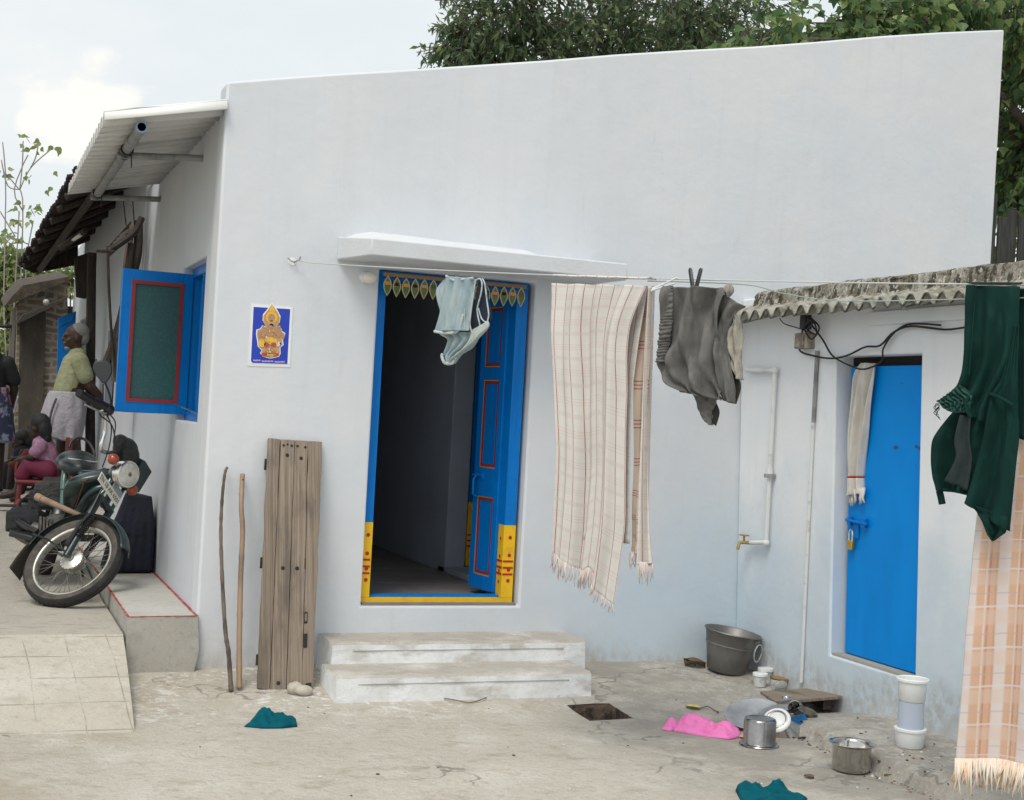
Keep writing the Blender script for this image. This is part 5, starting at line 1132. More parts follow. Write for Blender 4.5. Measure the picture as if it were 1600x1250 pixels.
mb.build('ring_handle', M_STEELP0, tub); mb = MB(); mb.tube([hc-exh*.02+V((0, .005, .01)), hc+exh*.02+V((0, .005, .01))], .012, 8); mb.build('lug', M_ALU, tub)
t1 = thing('plastic_tub', atg(1187, 1071), 'small white lidded plastic tub standing against the aluminium tub', 'tub')
p = atg(1187, 1072); mb = MB(); mb.lathe([(0, 0), (.036, 0), (.042, .062), (0, .063)], 20, Matrix.Translation(p)); mb.build('cup', M_TUBS, t1)
mb = MB(); mb.lathe([(0, .064), (.047, .064), (.047, .08), (.04, .083), (0, .082)], 20, Matrix.Translation(p)); mb.build('lid', M_PLW, t1, smooth=40)
t1 = thing('plastic_tub', atg(1200, 1062), 'second white plastic tub behind, half hidden by the rusty lidded tin', 'tub')
p = atg(1202, 1066)+V((.0, .05, 0)); mb = MB(); mb.lathe([(0, 0), (.040, 0), (.044, .06), (0, .061)], 20, Matrix.Translation(p)); mb.build('cup', M_TUBS, t1)
mb = MB(); mb.lathe([(0, .062), (.05, .062), (.05, .08), (0, .084)], 20, Matrix.Translation(p)); mb.build('lid', M_PLW, t1)
t1 = thing('tin', atg(1213, 1072), 'low round tin with rusty brown lid between the white tub and the wooden plank seat', 'tin')
p = atg(1212, 1074)+V((.02, 0, 0)); mb = MB(); mb.lathe([(0, 0), (.052, 0), (.055, .05), (0, .051)], 22, Matrix.Translation(p)); mb.build('can', M_TUBS, t1)
mb = MB(); mb.lathe([(0, .052), (.06, .052), (.06, .062), (0, .066)], 22, Matrix.Translation(p) @ Matrix.Rotation(.10, 4, 'Y')); mb.build('lid', M_BROWNLID, t1)
gl = thing('glass_jar', atg(1226, 1077), 'dusty glass jar lying on its side behind the wooden plank seat', 'jar')
mb = MB(); mb.lathe([(0, 0), (.026, .0), (.03, .02), (.03, .08), (.02, .095), (.02, .11), (0, .11)], 16, frame(atg(1224, 1078)+V((0, .0, .03)), (0, 0, 1), (-.4, 1, 0)) ); mb.build('jar_body', mat('dusty glass', (.62, .66, .64), .25, trans=.6), gl)
# low plank seat
ps = thing('low_stool', atg(1250, 1100), 'low weathered wooden plank seat on two dark blocks beside the annex wall', 'stool')
zt = .062; c1 = [atz(1188, 1080, gz(3, -1.2)+zt), atz(1212, 1095.5, gz(3, -1.4)+zt), atz(1316, 1087.5, gz(3.1, -1.4)+zt), atz(1291, 1073, gz(3.2, -1.2)+zt)]
mb = MB(); f_ = .36
a, b, c, d_ = c1
def board(mb, q, th, m=0): mb.hexa([v-V((0, 0, th)) for v in q] + q, m)
board(mb, [a, a.lerp(b, .34), d_.lerp(c, .36), d_], .016); mb.build('plank', M_GREYWOOD, ps, bevel=.002)
mb = MB(); board(mb, [a.lerp(b, .36), b, c, d_.lerp(c, .38)], .018); mb.build('plank', M_GREYWOOD, ps, bevel=.002)
for f in (.18, .80):
    mb = MB(); e0 = a.lerp(d_, f); e1 = b.lerp(c, f); dr = (d_-a).normalized()*.035
    q = [e0.lerp(e1, .06)-dr, e0.lerp(e1, .94)-dr, e0.lerp(e1, .94)+dr, e0.lerp(e1, .06)+dr]; q = [v-V((0, 0, .019)) for v in q]
    board(mb, q, .058); mb.build('block', M_DKWOOD, ps, bevel=.004)
# plates, bowls, tumblers
gp = atg(1190, 1140)
def dish(name, M, R, h, m, label, cat, lip=.012, fl=.7):
    mb = MB(); mb.lathe([(0, .002), (R*fl, .0), (R*(fl+.05), .006), (R-lip*.5, h), (R, h), (R+.003, h+.003), (R, h+.005), (R-lip*.5, h+.004), (R*fl, .006), (0, .006)], 40, M)
    o = mb.build(name, m, smooth=50, origin=M.translation); return tag(o, label, cat)
M_STEELP = mat('matt steel plate', (.46, .47, .49), .42, [(8, .45, .65, (.34, .35, .37), (1, 1, 1))], metal=.7)
M_ENAM = mat('white enamel', (.72, .73, .72), .3)
p = atg(1186, 1143)
dish('steel_plate', Matrix.Translation(p+V((.03, .10, .055))) @ Matrix.Rotation(math.radians(-16), 4, 'Y') @ Matrix.Rotation(math.radians(14), 4, 'X'), .155, .02, M_STEELP, 'large grey steel plate lying upside down at the back of the washed dishes', 'plate')
p2 = atg(1226, 1150)
bz = V((.50, .42, -.62)).normalized(); bx_ = V((1, 0, 0)) - bz*bz.x; bo = aty(1213, 1124, p2.y+.01)
MB1 = frame(bo, bx_, bz.cross(bx_)) @ Matrix.Scale(1.3, 4)
mb = MB(); mb.lathe([(0, .002), (.036, .002), (.039, .0055), (.043, .0055), (.045, .0), (.052, .0), (.058, .006), (.088, .05), (.118, .07), (.122, .072), (.118, .075), (.085, .054), (.05, .006), (0, .006)], 40, MB1, [0, 1, 1, 1, 0, 0, 1, 1, 1, 1, 1, 1, 1])
tag(mb.build('bowl', [M_ENAM, M_STEEL], smooth=50, origin=p2), 'steel basin with white base leaning face down among the washed dishes', 'bowl')
p3 = atg(1252, 1140)
dish('steel_plate', Matrix.Translation(p3+V((.0, .03, .05))) @ Matrix.Rotation(math.radians(-38), 4, 'X') @ Matrix.Rotation(math.radians(18), 4, 'Y'), .10, .018, M_STEEL, 'shiny steel plate tilted up at the right of the washed dishes', 'plate')
dish('steel_plate', Matrix.Translation(p3+V((-.03, .09, .075))) @ Matrix.Rotation(math.radians(-55), 4, 'X') @ Matrix.Rotation(math.radians(8), 4, 'Y'), .085, .012, M_STEELP, 'small grey steel plate standing up behind the shiny tilted plate', 'plate')
def tumbler(px, py, M2, label, m=M_STEEL):
    p = atg(px, py); mb = MB(); mb.lathe([(0, .002), (.028, .0), (.031, .004), (.036, .075), (.038, .077), (.034, .076), (.028, .008), (0, .006)], 24, Matrix.Translation(p) @ M2)
    return tag(mb.build('tumbler', m, smooth=50, origin=p), label, 'tumbler')
tumbler(1237, 1117, Matrix.Translation((0, .06, .095)) @ Matrix.Rotation(PI, 4, 'X'), 'steel tumbler upside down behind the plates in front of the plank seat')
tumbler(1255, 1128, Matrix.Translation((.0, .03, .045)) @ Matrix.Rotation(math.radians(-60), 4, 'Y') @ Matrix.Rotation(math.radians(20), 4, 'X'), 'steel tumbler lying on its side right of the upturned tumbler')
mb = MB(); p = atg(1254, 1156); mb.tube(curve([p+V((-.03, 0, .01)), p+V((0, -.01, .014)), p+V((.03, .0, .01)), p+V((.02, .015, .012))], 12), .006, 6); tag(mb.build('ladle_handle', M_BLK, smooth=180), 'black handle end poking out from under the tilted steel plate', 'handle')
pot = thing('steel_pot', atg(1199, 1168), 'dull steel pot standing upside down on its rim in front of the plates', 'pot')
p = atg(1199, 1170)+V((0, .08, 0)); p.z = gz(p.x, p.y)+.002; mb = MB()
mb.lathe([(.100, .0), (.103, .003), (.100, .008), (.086, .010), (.083, .014), (.083, .125), (.078, .137), (.066, .141), (.0, .139)], 44, Matrix.Translation(p)); mb.build('body', M_STEELD, pot, smooth=50)
pot = thing('steel_pot', atg(1338, 1182), 'shiny open steel pot with flared rim standing on the cement', 'pot')
p = atg(1341, 1184)+V((.02, .08, 0)); p.z = gz(p.x, p.y)+.002; mb = MB()
mb.lathe([(0, .0), (.075, .0), (.087, .010), (.092, .03), (.092, .118), (.096, .126), (.110, .132), (.112, .135), (.109, .137), (.094, .131), (.089, .12), (.089, .02), (.074, .006), (0, .006)], 48, Matrix.Translation(p)); mb.build('body', M_STEEL, pot, smooth=50)
# stacked plastic jars
p = atg(1433, 1172)+V((0, .06, 0)); p.z = gz(p.x, p.y)+.001
def ring_prof(r0, r1, h, lip): return [(0, 0), (r0-.004, 0), (r0, .004), (r1, h-.014), (r1+lip, h-.013), (r1+lip, h-.002), (r1+lip-.003, h), (0, h-.001)]
G1 = 'plastic jars stacked by the annex wall'
o = MB().lathe(ring_prof(.066, .073, .096, .006), 36, Matrix.Translation(p)).build('plastic_tub', M_PLW, smooth=50, origin=p); tag(o, 'white plastic tub at the bottom of the stack by the annex wall', 'tub', G1)
p_ = p+V((0, 0, .097)); o = MB().lathe([(0, 0), (.064, 0), (.064, .004), (.062, .13), (0, .13)], 36, Matrix.Translation(p_)).build('plastic_jar', M_PLT, smooth=50, origin=p_); tag(o, 'milky translucent plastic jar in the middle of the stack', 'jar', G1)
p_ = p+V((0, 0, .228)); o = MB().lathe([(0, 0), (.060, 0), (.064, .004), (.072, .098), (.080, .100), (.080, .111), (.076, .114), (.070, .110), (.062, .01), (0, .008)], 36, Matrix.Translation(p_)).build('plastic_tub', M_PLW, smooth=50, origin=p_); tag(o, 'open white plastic tub on top of the stack by the annex wall', 'tub', G1)
mb = MB(); p = atg(1356, 1114); mb.ball(p+V((0, 0, .008)), (.02, .016, .012), 10, 6); tag(mb.build('pebble', M_DKWOOD, smooth=180, remesh=.005), 'small black pebble on the cement strip right of the plank seat', 'pebble')

# ================================================================== MOPED on its side stand, bars turned to full lock
WC = CAM + V((.0745, .9902, -.1178))*9.02
wn_ = V((-.48, -.605, .635)).normalized(); we = V((0, 0, 1)).cross(wn_).normalized(); wu = wn_.cross(we)
def Wp(a, b, c=0.): return WC + we*a + wu*b + wn_*c
MW = Matrix(((we.x, wu.x, wn_.x, WC.x), (we.y, wu.y, wn_.y, WC.y), (we.z, wu.z, wn_.z, WC.z), (0, 0, 0, 1)))
RT = .322
moped = thing('moped', (WC.x, WC.y+.4, .18), 'dusty dark green moped on its stand with the front wheel turned, beside the ledge', 'moped')
def wheel(M, R, parent, name):
    k = R/.322
    mb = MB(); ti = .0265*k; tw = .044*k
    prof = [(R-.072*k, -tw*.55), (R-.05*k, -tw*.95), (R-.022*k, -tw), (R-.006*k, -tw*.62), (R, 0), (R-.006*k, tw*.62), (R-.022*k, tw), (R-.05*k, tw*.95), (R-.072*k, tw*.55), (R-.072*k, -tw*.55)]
    mb.lathe(prof, 56, M, [0, 0, 1, 1, 1, 1, 0, 0, 0])
    for i in range(56):                                      # tread blocks
        a = 2*PI*i/56
        for s in (-1, 1):
            mb.box((R-.012*k, -.009*k, min(s*.006, s*.022)*k), (R-.0015*k, .009*k, max(s*.006, s*.022)*k), 1, M @ Matrix.Rotation(a+(.03 if s > 0 else 0), 4, 'Z'))
    w = mb.build(name, [M_RUB, M_RUBT], parent, smooth=50)
    mb = MB(); r = R-.072*k
    mb.lathe([(r+.012*k, -.026*k), (r, -.030*k), (r-.010*k, -.024*k), (r-.013*k, -.010*k), (r-.013*k, .010*k), (r-.010*k, .024*k), (r, .030*k), (r+.012*k, .026*k)], 56, M); mb.build('rim', M_RIM, w, smooth=60)
    mb = MB(); mb.lathe([(.0, -.05*k), (.02*k, -.05*k), (.022*k, -.034*k), (.068*k, -.032*k), (.070*k, -.018*k), (.045*k, -.014*k), (.045*k, .012*k), (.070*k, .016*k), (.070*k, .034*k), (.050*k, .040*k), (.024*k, .046*k), (.02*k, .062*k), (0, .062*k)], 28, M)
    for i in range(18):
        a = 2*PI*i/18; mb.box((.064*k, -.006*k, .018*k), (.075*k, .006*k, .036*k), 0, M @ Matrix.Rotation(a, 4, 'Z'))
    mb.build('hub', M_RIM, w, smooth=40)
    mb = MB()
    for i in range(36):
        a = 2*PI*i/36; s = 1 if i % 2 else -1; da = (.55 if (i//2) % 2 else -.55)
        mb.tube([M @ V((.066*k*math.cos(a+da), .066*k*math.sin(a+da), s*.026*k)), M @ V(((r-.012*k)*math.cos(a), (r-.012*k)*math.sin(a), 0))], .0023*k, 4)
    sp = mb.build('spokes', mat('dull spokes', (.20, .19, .17), .5, metal=.6), w, smooth=180)
    return w
wheel(MW, RT, moped, 'front_wheel')
# mudguard with stay and rubber flap
def guard(M, R, a0, a1, w, n=36, drop=.02):
    mb = MB()
    def f(u, v):
        a = a0+(a1-a0)*u; x = (v-.5)*2; r = R - drop*abs(x)**2.2*1.4
        return M @ V((r*math.cos(a), r*math.sin(a), x*w))
    mb.grid(f, n, 10); return mb
guard(MW, RT+.035, math.radians(18), math.radians(172), .062).build('front_mudguard', M_TEAL, moped, smooth=180, solid=.004, recalc=False)
mb = MB()
def flap(u, v):
    a = math.radians(168)+v*.5; r = RT+.028+.02*v*v; return MW @ V((r*math.cos(a)-.012*v, r*math.sin(a)-.02*v, (u-.5)*.12*(1+.2*v)))
mb.grid(flap, 6, 8); mb.build('mud_flap', mat('muddy rubber', (.05, .04, .03), .9), moped, smooth=180, solid=.004, recalc=False)
mb = MB(); mb.tube([Wp(-.02, .02, .075), Wp(-.20, .10, .074), Wp(-.335, .14, .066)], .007, 6)
mb.tube([Wp(-.02, .02, -.075), Wp(-.20, .10, -.074), Wp(-.335, .14, -.066)], .007, 6); mb.build('mudguard_stay', M_TEAL, moped)
# fork: two legs with springs, crown and steering tube
for s in (1, -1):
    mb = MB(); c = .078*s
    mb.tube([Wp(-.012, -.01, c), Wp(-.004, .13, c)], [.024, .021], 10, 0); mb.tube([Wp(-.006, .1, c), Wp(.01, .44, c*.95)], .013, 10, 1)
    mb.tube([Wp(-.004 + .0005*i + .021*math.cos(i*.9), .13 + .0022*i, c+.021*math.sin(i*.9)) for i in range(80)], .0045, 5, 1)
    mb.tube([Wp(-.001, .31, c), Wp(.012, .46, c*.95)], [.027, .024], 10, 0)
    mb.build('fork_leg', [M_TEAL, M_BLK], moped, smooth=60)
mb = MB(); mb.tube([Wp(.012, .45, .085), Wp(.012, .45, -.085)], .026, 10); mb.tube([Wp(.010, .43, 0), Wp(.03, .84, 0)], .024, 12)
for s in (1, -1): mb.tube([Wp(.012, .45, .082*s), Wp(.045, .83, .075*s)], .0135, 8, 1)
mb.tube([Wp(.043, .80, .08), Wp(.043, .80, -.08)], .02, 8)
mb.build('fork_crown', [M_TEAL, M_TEALL], moped)
mb = MB(); mb.tube([Wp(.02, .30, .105), Wp(-.01, .22, .105), Wp(-.03, .06, .10)], [.012, .012, .018], 8); mb.tube([Wp(.05, .80, .06), Wp(.10, .62, .1), Wp(.02, .48, .11), Wp(.02, .30, .105)], .006, 6)
mb.build('brake_cable', M_BLK, moped)
# headlamp nacelle
HC = aty(200, 741, 1.08)
hf = (we*.80 + V((-.1, -.35, -.22))).normalized()
MH = frame(HC, hf.cross(V((0, 0, 1))), V((0, 0, 1)))
if (MH.to_3x3() @ V((0, 0, 1))).dot(hf) < 0: MH = MH @ Matrix.Rotation(PI, 4, 'Y')
mb = MB(); mb.lathe([(.0, -.15), (.045, -.14), (.068, -.09), (.078, -.03), (.078, -.005)], 28, MH); 
mb.hexa([Wp(.03, .62, .075), Wp(.17, .60, .06), Wp(.17, .60, -.06), Wp(.03, .62, -.075), Wp(.05, .83, .075), Wp(.19, .78, .06), Wp(.19, .78, -.06), Wp(.05, .83, -.075)])
hl = mb.build('headlamp', M_TEAL, moped, bevel=.01)
mb = MB(); mb.lathe([(.078, -.055), (.084, -.05), (.088, -.01), (.084, .006), (.076, .010), (.074, .004)], 32, MH); mb.build('chrome_ring', M_CHR, hl)
mb = MB(); mb.lathe([(.075, .004), (.055, .014), (.025, .019), (.0, .020)], 32, MH); mb.lathe([(.014, .020), (.012, .024), (0, .025)], 12, MH, 1); mb.build('lens', [M_GLASSL, mat('lamp shade dot', (.12, .09, .05), .5)], hl, smooth=180)
for (px, py, y) in ((177.5, 717.5, 1.05), (207, 766, 1.22)):
    c = aty(px, py, y); mb = MB(); mb.lathe([(.0, .035), (.018, .033), (.033, .018), (.036, .0), (.033, -.012), (.02, -.03), (0, -.032)], 16, frame(c, hf.cross(V((0, 0, 1))), V((0, 0, 1)))); mb.build('indicator', M_ORG, moped, smooth=180)
# number plate along the wheel's axle direction
pc = aty(170.5, 765, 1.06); MPl = frame(pc, -wn_, wu)
pw_, ph_ = .285, .062
mb = MB(); mb.box((-pw_/2, -ph_/2, -.003), (pw_/2, ph_/2, .003), M=MPl); npl = mb.build('number_plate', M_PLATE, moped, bevel=.002)
mb = MB(); text_mesh(mb, 'TN 18 AK 6501', .043, MPl @ Matrix.Translation((0, 0, .0032)), 0, .0008); mb.build('lettering', M_INK, npl, smooth=0)
mb = MB(); mb.box((.03, .035, -.012), (.15, .085, -.008), M=MPl); mb.build('plate_bracket', mat('grey bracket', (.32, .34, .36), .5), moped)
# handlebar, grip, lever, mirror
mb = MB(); mb.tube(curve([Wp(.03, .86, .04), aty(160, 705, 1.15), aty(164.5, 672, 1.14), aty(164, 648, 1.10), aty(158, 640, 1.04)], 24), .0135, 10)
mb.tube(curve([Wp(.03, .86, -.04), aty(184, 716, 1.38), aty(190, 690, 1.42), aty(192, 684, 1.46)], 16), .0135, 10)
mb.build('handlebar', M_CHR, moped, smooth=180)
mb = MB(); mb.lathe([(.0, -.02), (.03, -.02), (.034, .02), (.0, .022)], 16, frame(Wp(.035, .87, 0), we, wn_) @ Matrix.Rotation(-PI/2, 4, 'X')); mb.tube([Wp(.03, .82, .07), Wp(.03, .82, -.07)], .02, 8); mb.build('steering_nut', M_CHR, moped)
mb = MB(); a, b = aty(168, 640, 1.10), aty(123, 614, .93); mb.tube([a, a.lerp(b, .45), a.lerp(b, .5), b], [.036, .034, .026, .027], 12); mb.ball(a, (.045, .05, .04), 12, 8); mb.build('grip', M_BLK, moped, smooth=60)
mb = MB(); mb.tube(curve([a+V((0, 0, -.02)), a.lerp(b, .3)+V((.02, -.05, -.05)), a.lerp(b, .9)+V((.02, -.04, -.06))], 10), .006, 6); mb.build('brake_lever', M_GI, moped)
mb = MB(); mb.tube(curve([aty(162, 636, 1.08), aty(173, 632, 1.06), aty(171, 616, 1.05), aty(164, 598, 1.05)], 14), .006, 6); mb.tube([aty(161, 640, 1.08), aty(161, 600, 1.06)], .005, 6)
mst = mb.build('mirror_stalk', M_BLK, moped, smooth=180)
mm = frame(aty(160, 581, 1.06), CR, CU)
mb = MB(); mb.prism([(-.058, .022), (-.050, .060), (-.015, .072), (.030, .070), (.058, .045), (.060, .0), (.045, -.04), (.020, -.075), (.0, -.07), (-.04, -.02)], .022, mm @ Matrix.Rotation(.25, 4, 'Y')); mb.build('mirror', mat('dusty black shell', (.03, .035, .036), .5), moped, bevel=.008, smooth=50)
for pts in ([(168, 644), (180, 660), (178, 690), (182, 720)], [(166, 646), (174, 668), (170, 700), (160, 730)], [(152, 634), (158, 650), (175, 665), (182, 700)]):
    mb = MB(); mb.tube(curve([aty(x, y, 1.10-.0*y) for x, y in pts], 16), .0045, 6); mb.build('control_cable', M_BLK, moped, smooth=180)
mb = MB(); mb.ball(aty(196, 706, 1.42), (.085, .09, .095), 14, 10); mb.ball(aty(188, 690, 1.40), (.05, .06, .05), 12, 8); mb.ball(aty(204, 715, 1.38), (.06, .07, .09), 12, 8); mb.ball(aty(184, 700, 1.36), (.035, .05, .06), 10, 7)
tag(mb.build('black_bag', mat('wrinkled black plastic', (.011, .012, .014), .45, bump=(26, .9, .05)), smooth=180, remesh=.012, smit=2), 'crumpled black plastic bag over the far grip of the moped', 'bag')
# frame, seat, carrier loop, engine, rear wheel
by = lambda px, py, y: aty(px, py, y)
mb = MB(); 
mb.tube(curve([Wp(.03, .80, 0), Wp(.0, .62, 0), by(142, 770, 1.45), by(118, 812, 1.62), by(100, 822, 1.85)], 20), [.032]*21, 10)
mb.tube(curve([by(99, 765, 1.86), by(101, 745, 1.9), by(105, 728, 1.95)], 8), .022, 8, 1); mb.tube([by(97, 795, 1.82), by(101, 735, 1.92)], .018, 8, 1)
mb.tube(curve([Wp(.0, .70, 0), by(135, 740, 1.6), by(122, 740, 1.9), by(110, 760, 2.4)], 16), .024, 8)
mb.tube([by(100, 822, 1.85), by(78, 815, 2.5)], .026, 8)
mb.build('frame', [M_TEAL, M_TEALL], moped, smooth=60)
mb = MB()                                                       # leg shield / petrol tank cowl
def cowl(u, v):
    p = V(cat_line([tuple(Wp(-.02, .74, 0)), tuple(by(138, 752, 1.5)), tuple(by(124, 790, 1.66)), tuple(by(112, 812, 1.78))], v)); w = .05+.05*math.sin(PI*min(1, v+.15))
    a = (u-.5)*PI*1.25; return p + V((math.sin(a)*w*1.25, -math.cos(a)*w*.9, .0))
mb.grid(cowl, 14, 14); mb.build('tank_cowl', M_TEAL, moped, smooth=180, solid=.006, recalc=False)
mb = MB(); mb.tube([Wp(-.09, .70, .05), by(132, 752, 1.38), by(116, 800, 1.58)], .006, 6); mb.build('red_trim', mat('faded maroon line', (.09, .03, .025), .6), moped)
sc = by(121, 727, 2.0)
mb = MB(); mb.ball(sc, (.125, .30, .072), 20, 12); mb.ball(sc+V((0, .12, .02)), (.14, .2, .08), 20, 12); mb.ball(sc+V((.0, -.16, -.02)), (.09, .14, .055), 16, 10)
seat = mb.build('seat', M_SEAT, moped, smooth=180, remesh=.014, smit=4)
mb = MB(); mb.tube(curve([sc+V((-.07, -.16, .05)), sc+V((0, -.21, .045)), sc+V((.09, -.17, .035)), sc+V((.13, .0, .03))], 20), .006, 6); mb.build('piping', mat('grey piping', (.45, .45, .44), .5), seat, smooth=180)
mb = MB(); mb.tube(curve([by(108, 700, 2.32), by(112, 690, 2.34), by(125, 684, 2.36), by(140, 693, 2.34), by(148, 712, 2.28), by(140, 722, 2.2)], 26), .010, 8); mb.build('grab_rail', M_BLK, moped, smooth=180)
MR = frame(by(82, 838, 2.42), V((.0, -1, 0)), V((.2, 0, .98)))
wheel(MR, .31, moped, 'rear_wheel')
guard(MR, .35, math.radians(-10), math.radians(170), .07).build('rear_mudguard', M_TEAL, moped, smooth=180, solid=.004, recalc=False)
mb = MB(); mb.ball(by(88, 830, 1.95), (.12, .17, .12), 14, 9); mb.ball(by(70, 838, 1.9), (.09, .1, .07), 12, 8); mb.tube([by(95, 838, 1.85), by(52, 826, 1.95)], .05, 12)
for i in range(5): mb.lathe([(0, -.006), (.085, -.006), (.085, .006), (0, .006)], 16, frame(by(82-i*5, 832-i*1.5, 1.75), (0, 1, 0), (0, 0, 1)))
mb.build('engine', mat('greasy engine metal', (.06, .055, .05), .5, [(14, .45, .65, (.14, .125, .11), (1, 1, 1))], metal=.3), moped, smooth=60)
mb = MB(); mb.tube(curve([by(90, 845, 1.85), by(70, 850, 1.8), by(40, 840, 2.0), by(28, 832, 2.3)], 16), [.02+.022*min(1, i/5) for i in range(17)], 10); mb.build('exhaust', mat('rusty exhaust', (.10, .075, .055), .6), moped, smooth=180)
mb = MB(); mb.tube([by(60, 777, 1.72), by(125, 805, 1.42)], [.022, .016], 10, 0); mb.tube([by(58, 776, 1.73), by(66, 780, 1.69)], [.027, .025], 10, 0); mb.build('kick_lever', M_BAMB, moped)
mb = MB()
for (p, q_) in (((28, 815, 2.0), (58, 832, 1.7)), ((40, 842, 1.75), (70, 850, 1.72))): mb.tube([by(*p), by(*q_)], .022, 8)
mb.hexa([by(15, 830, 1.75), by(52, 838, 1.65), by(50, 846, 1.65), by(13, 838, 1.75), by(16, 827, 1.9), by(53, 834, 1.8), by(51, 842, 1.8), by(14, 835, 1.9)])
mb.build('foot_rest', M_BLK, moped, bevel=.006)
mb = MB(); mb.tube([by(105, 850, 1.8), by(130, 900, 1.9)], .012, 8); mb.build('side_stand', M_BLK, moped)
def sackish(name, blobs, m, label, cat, vox=.014, parent=None, smit=3):
    mb = MB()
    for (px, py, y, r) in blobs: mb.ball(by(px, py, y), r, 14, 10)
    o = mb.build(name, m, parent, smooth=180, remesh=vox, smit=smit)
    return tag(o, label, cat) if label else o
mb = MB(); Mb = frame(by(43, 812, 2.1), V((.9, -.4, .1)), V((.2, .1, 1)))
mb.box((-.12, -.085, -.09), (.11, .055, .09), M=Mb); mb.box((-.10, .0, -.10), (.05, .085, .06), M=Mb); mb.box((-.09, -.07, .06), (.07, .02, .11), M=Mb); mb.tube(curve([Mb @ V((-.08, .06, 0)), Mb @ V((-.03, .14, .02)), Mb @ V((.05, .13, .02)), Mb @ V((.09, .04, 0))], 14), .014, 6)
tag(mb.build('black_bag', mat('black nylon', (.009, .010, .014), .55, bump=(20, .8, .05)), smooth=180, remesh=.011, smit=4), 'black nylon bag slung at the left side of the moped', 'bag')
mb = MB(); Mb = frame(by(80, 768, 2.3), V((.9, -.2, .0)), V((.1, .1, 1)))
mb.box((-.10, -.12, -.10), (.11, .06, .10), M=Mb); mb.box((-.14, -.13, -.08), (.02, .0, .07), M=Mb); mb.box((-.05, .03, -.07), (.10, .10, .08), M=Mb)
tag(mb.build('storage_box', mat('faded dark box', (.018, .02, .023), .6, [(8, .45, .65, (.05, .046, .044), (1, 1, 1))], bump=(18, .8, .05)), smooth=180, remesh=.012, smit=4), 'dark faded bundle tied behind the moped under its seat', 'bundle')
# dark blue cloth sack against the wall behind the headlamp
mb = MB(); 
mb.hexa([(-.36, 1.82, .29), (-.02, 1.84, .29), (-.02, 2.2, .29), (-.34, 2.2, .29), (-.29, 1.86, .62), (-.015, 1.88, .62), (-.015, 2.16, .62), (-.27, 2.16, .62)])
mb.hexa([(-.28, 1.86, .60), (-.015, 1.88, .60), (-.015, 2.16, .60), (-.27, 2.16, .60), (-.22, 1.92, .83), (-.04, 1.94, .80), (-.04, 2.1, .80), (-.2, 2.1, .83)])
for k in range(5): mb.tube([(-.31+.065*k, 1.835, .30), (-.25+.05*k, 1.875, .62), (-.19+.035*k, 1.93, .81)], [.03, .02, .012], 7)
tag(mb.build('cloth_sack', M_NAVY, smooth=180, remesh=.014, smit=6), 'dark navy cloth sack standing on the ledge against the side wall behind the moped', 'sack')

# ================================================================== OLD TILED HOUSE, its verandah and clutter
old = thing('tiled_house', (.4, 6, .3), 'old whitewashed house with dark country tile roof beyond the white house', 'house')
mb = MB()
wall_grid(mb, [3.665, 8.30, 9.15, 10.4], [-.1, .5, 2.35, 3.0], {(1, 1)}, lambda u, z, dd: V((-.01-.012*(u-3.7)+dd*.22, u, z)), lambda u: 3.46-.028*(u-3.66))
mb.build('wall', M_LEFT, old)
mb = MB(); mb.box((.21, 10.15, 0), (4, 10.39, 3.3)); mb.box((3.8, 4.42, 0), (4, 10.14, 3.3)); mb.box((.22, 4.42, 0), (3.79, 4.6, 3.3)); mb.build('rear_walls', M_LEFT, old)
mb = MB()
E0, E1 = V((-.595, 3.22, 3.185)), V((-.80, 9.0, 2.90))
def tileroof(u, v):
    e = E0.lerp(E1, u); y = e.y; ridge = V((1.0, 3.25 + (y-3.22)*1.08, 3.95)); k = (y/.17) % 1
    w = .035*abs(math.sin(PI*y/.17)) + .02*noise.noise(V((y*6, v*12, 2)))
    st = .03*((v*11) % 1)
    jag = .05*noise.noise(V((round(y/.17)*1.7, 3, 1))) if v < .02 else 0
    return e.lerp(ridge, v) + V((jag, 0, w - st + .02))
mb.grid(tileroof, 190, 33); mb.build('roof', M_TILE, old, solid=.03, smooth=30, recalc=False)
mb = MB(); mb.face([(1.0, 3.25, 3.95), (1.0, 9.5, 3.95), (4.1, 9.4, 3.0), (4.1, 4.5, 3.0)]); mb.build('rear_slope', M_TILE, old, solid=.04)
for k in range(9):
    mb = MB(); f = (k+.3)/9; e = E0.lerp(E1, f); rg = V((1.0, e.y+.05, 3.95))
    mb.tube([e+(rg-e)*.01+V((0, 0, -.055)), e+(rg-e)*.45+V((0, 0, -.06))], .032, 7); mb.build('rafter', M_DKWOOD, old)
mb = MB(); mb.tube([E0.lerp(E1, 0)+V((.22, .5, -.02)), E0.lerp(E1, 1)+V((.22, .1, -.02))], .035, 7); mb.build('eave_pole', M_DKWOOD, old)
mb = MB(); mb.hexa([aty(30, 416, 9.0), aty(52, 427, 8.95), aty(122, 414, 8.95), aty(122, 380, 8.95), aty(30, 416, 9.15), aty(52, 427, 9.15), aty(122, 414, 9.15), aty(122, 380, 9.15)]); mb.build('verge_board', M_DKWOOD, old)
mb = MB(); a, b, c, d_ = aty(91, 497, 8.35), aty(119, 486, 8.30), aty(112, 690, 8.30), aty(86, 690, 8.35)
mb.hexa([d_, c, c+V((0, .04, 0)), d_+V((0, .04, 0)), a, b, b+V((0, .04, 0)), a+V((0, .04, 0))]); mb.hexa([a-V((-.02, .012, .1)), b-V((.02, .012, .1)), b-V((.02, 0, .1)), a-V((-.02, 0, .1)), a-V((-.02, .012, .03)), b-V((.02, .012, .03)), b-V((.02, 0, .03)), a-V((-.02, 0, .03))])
mb.build('door', M_BLUE, old, bevel=.004)
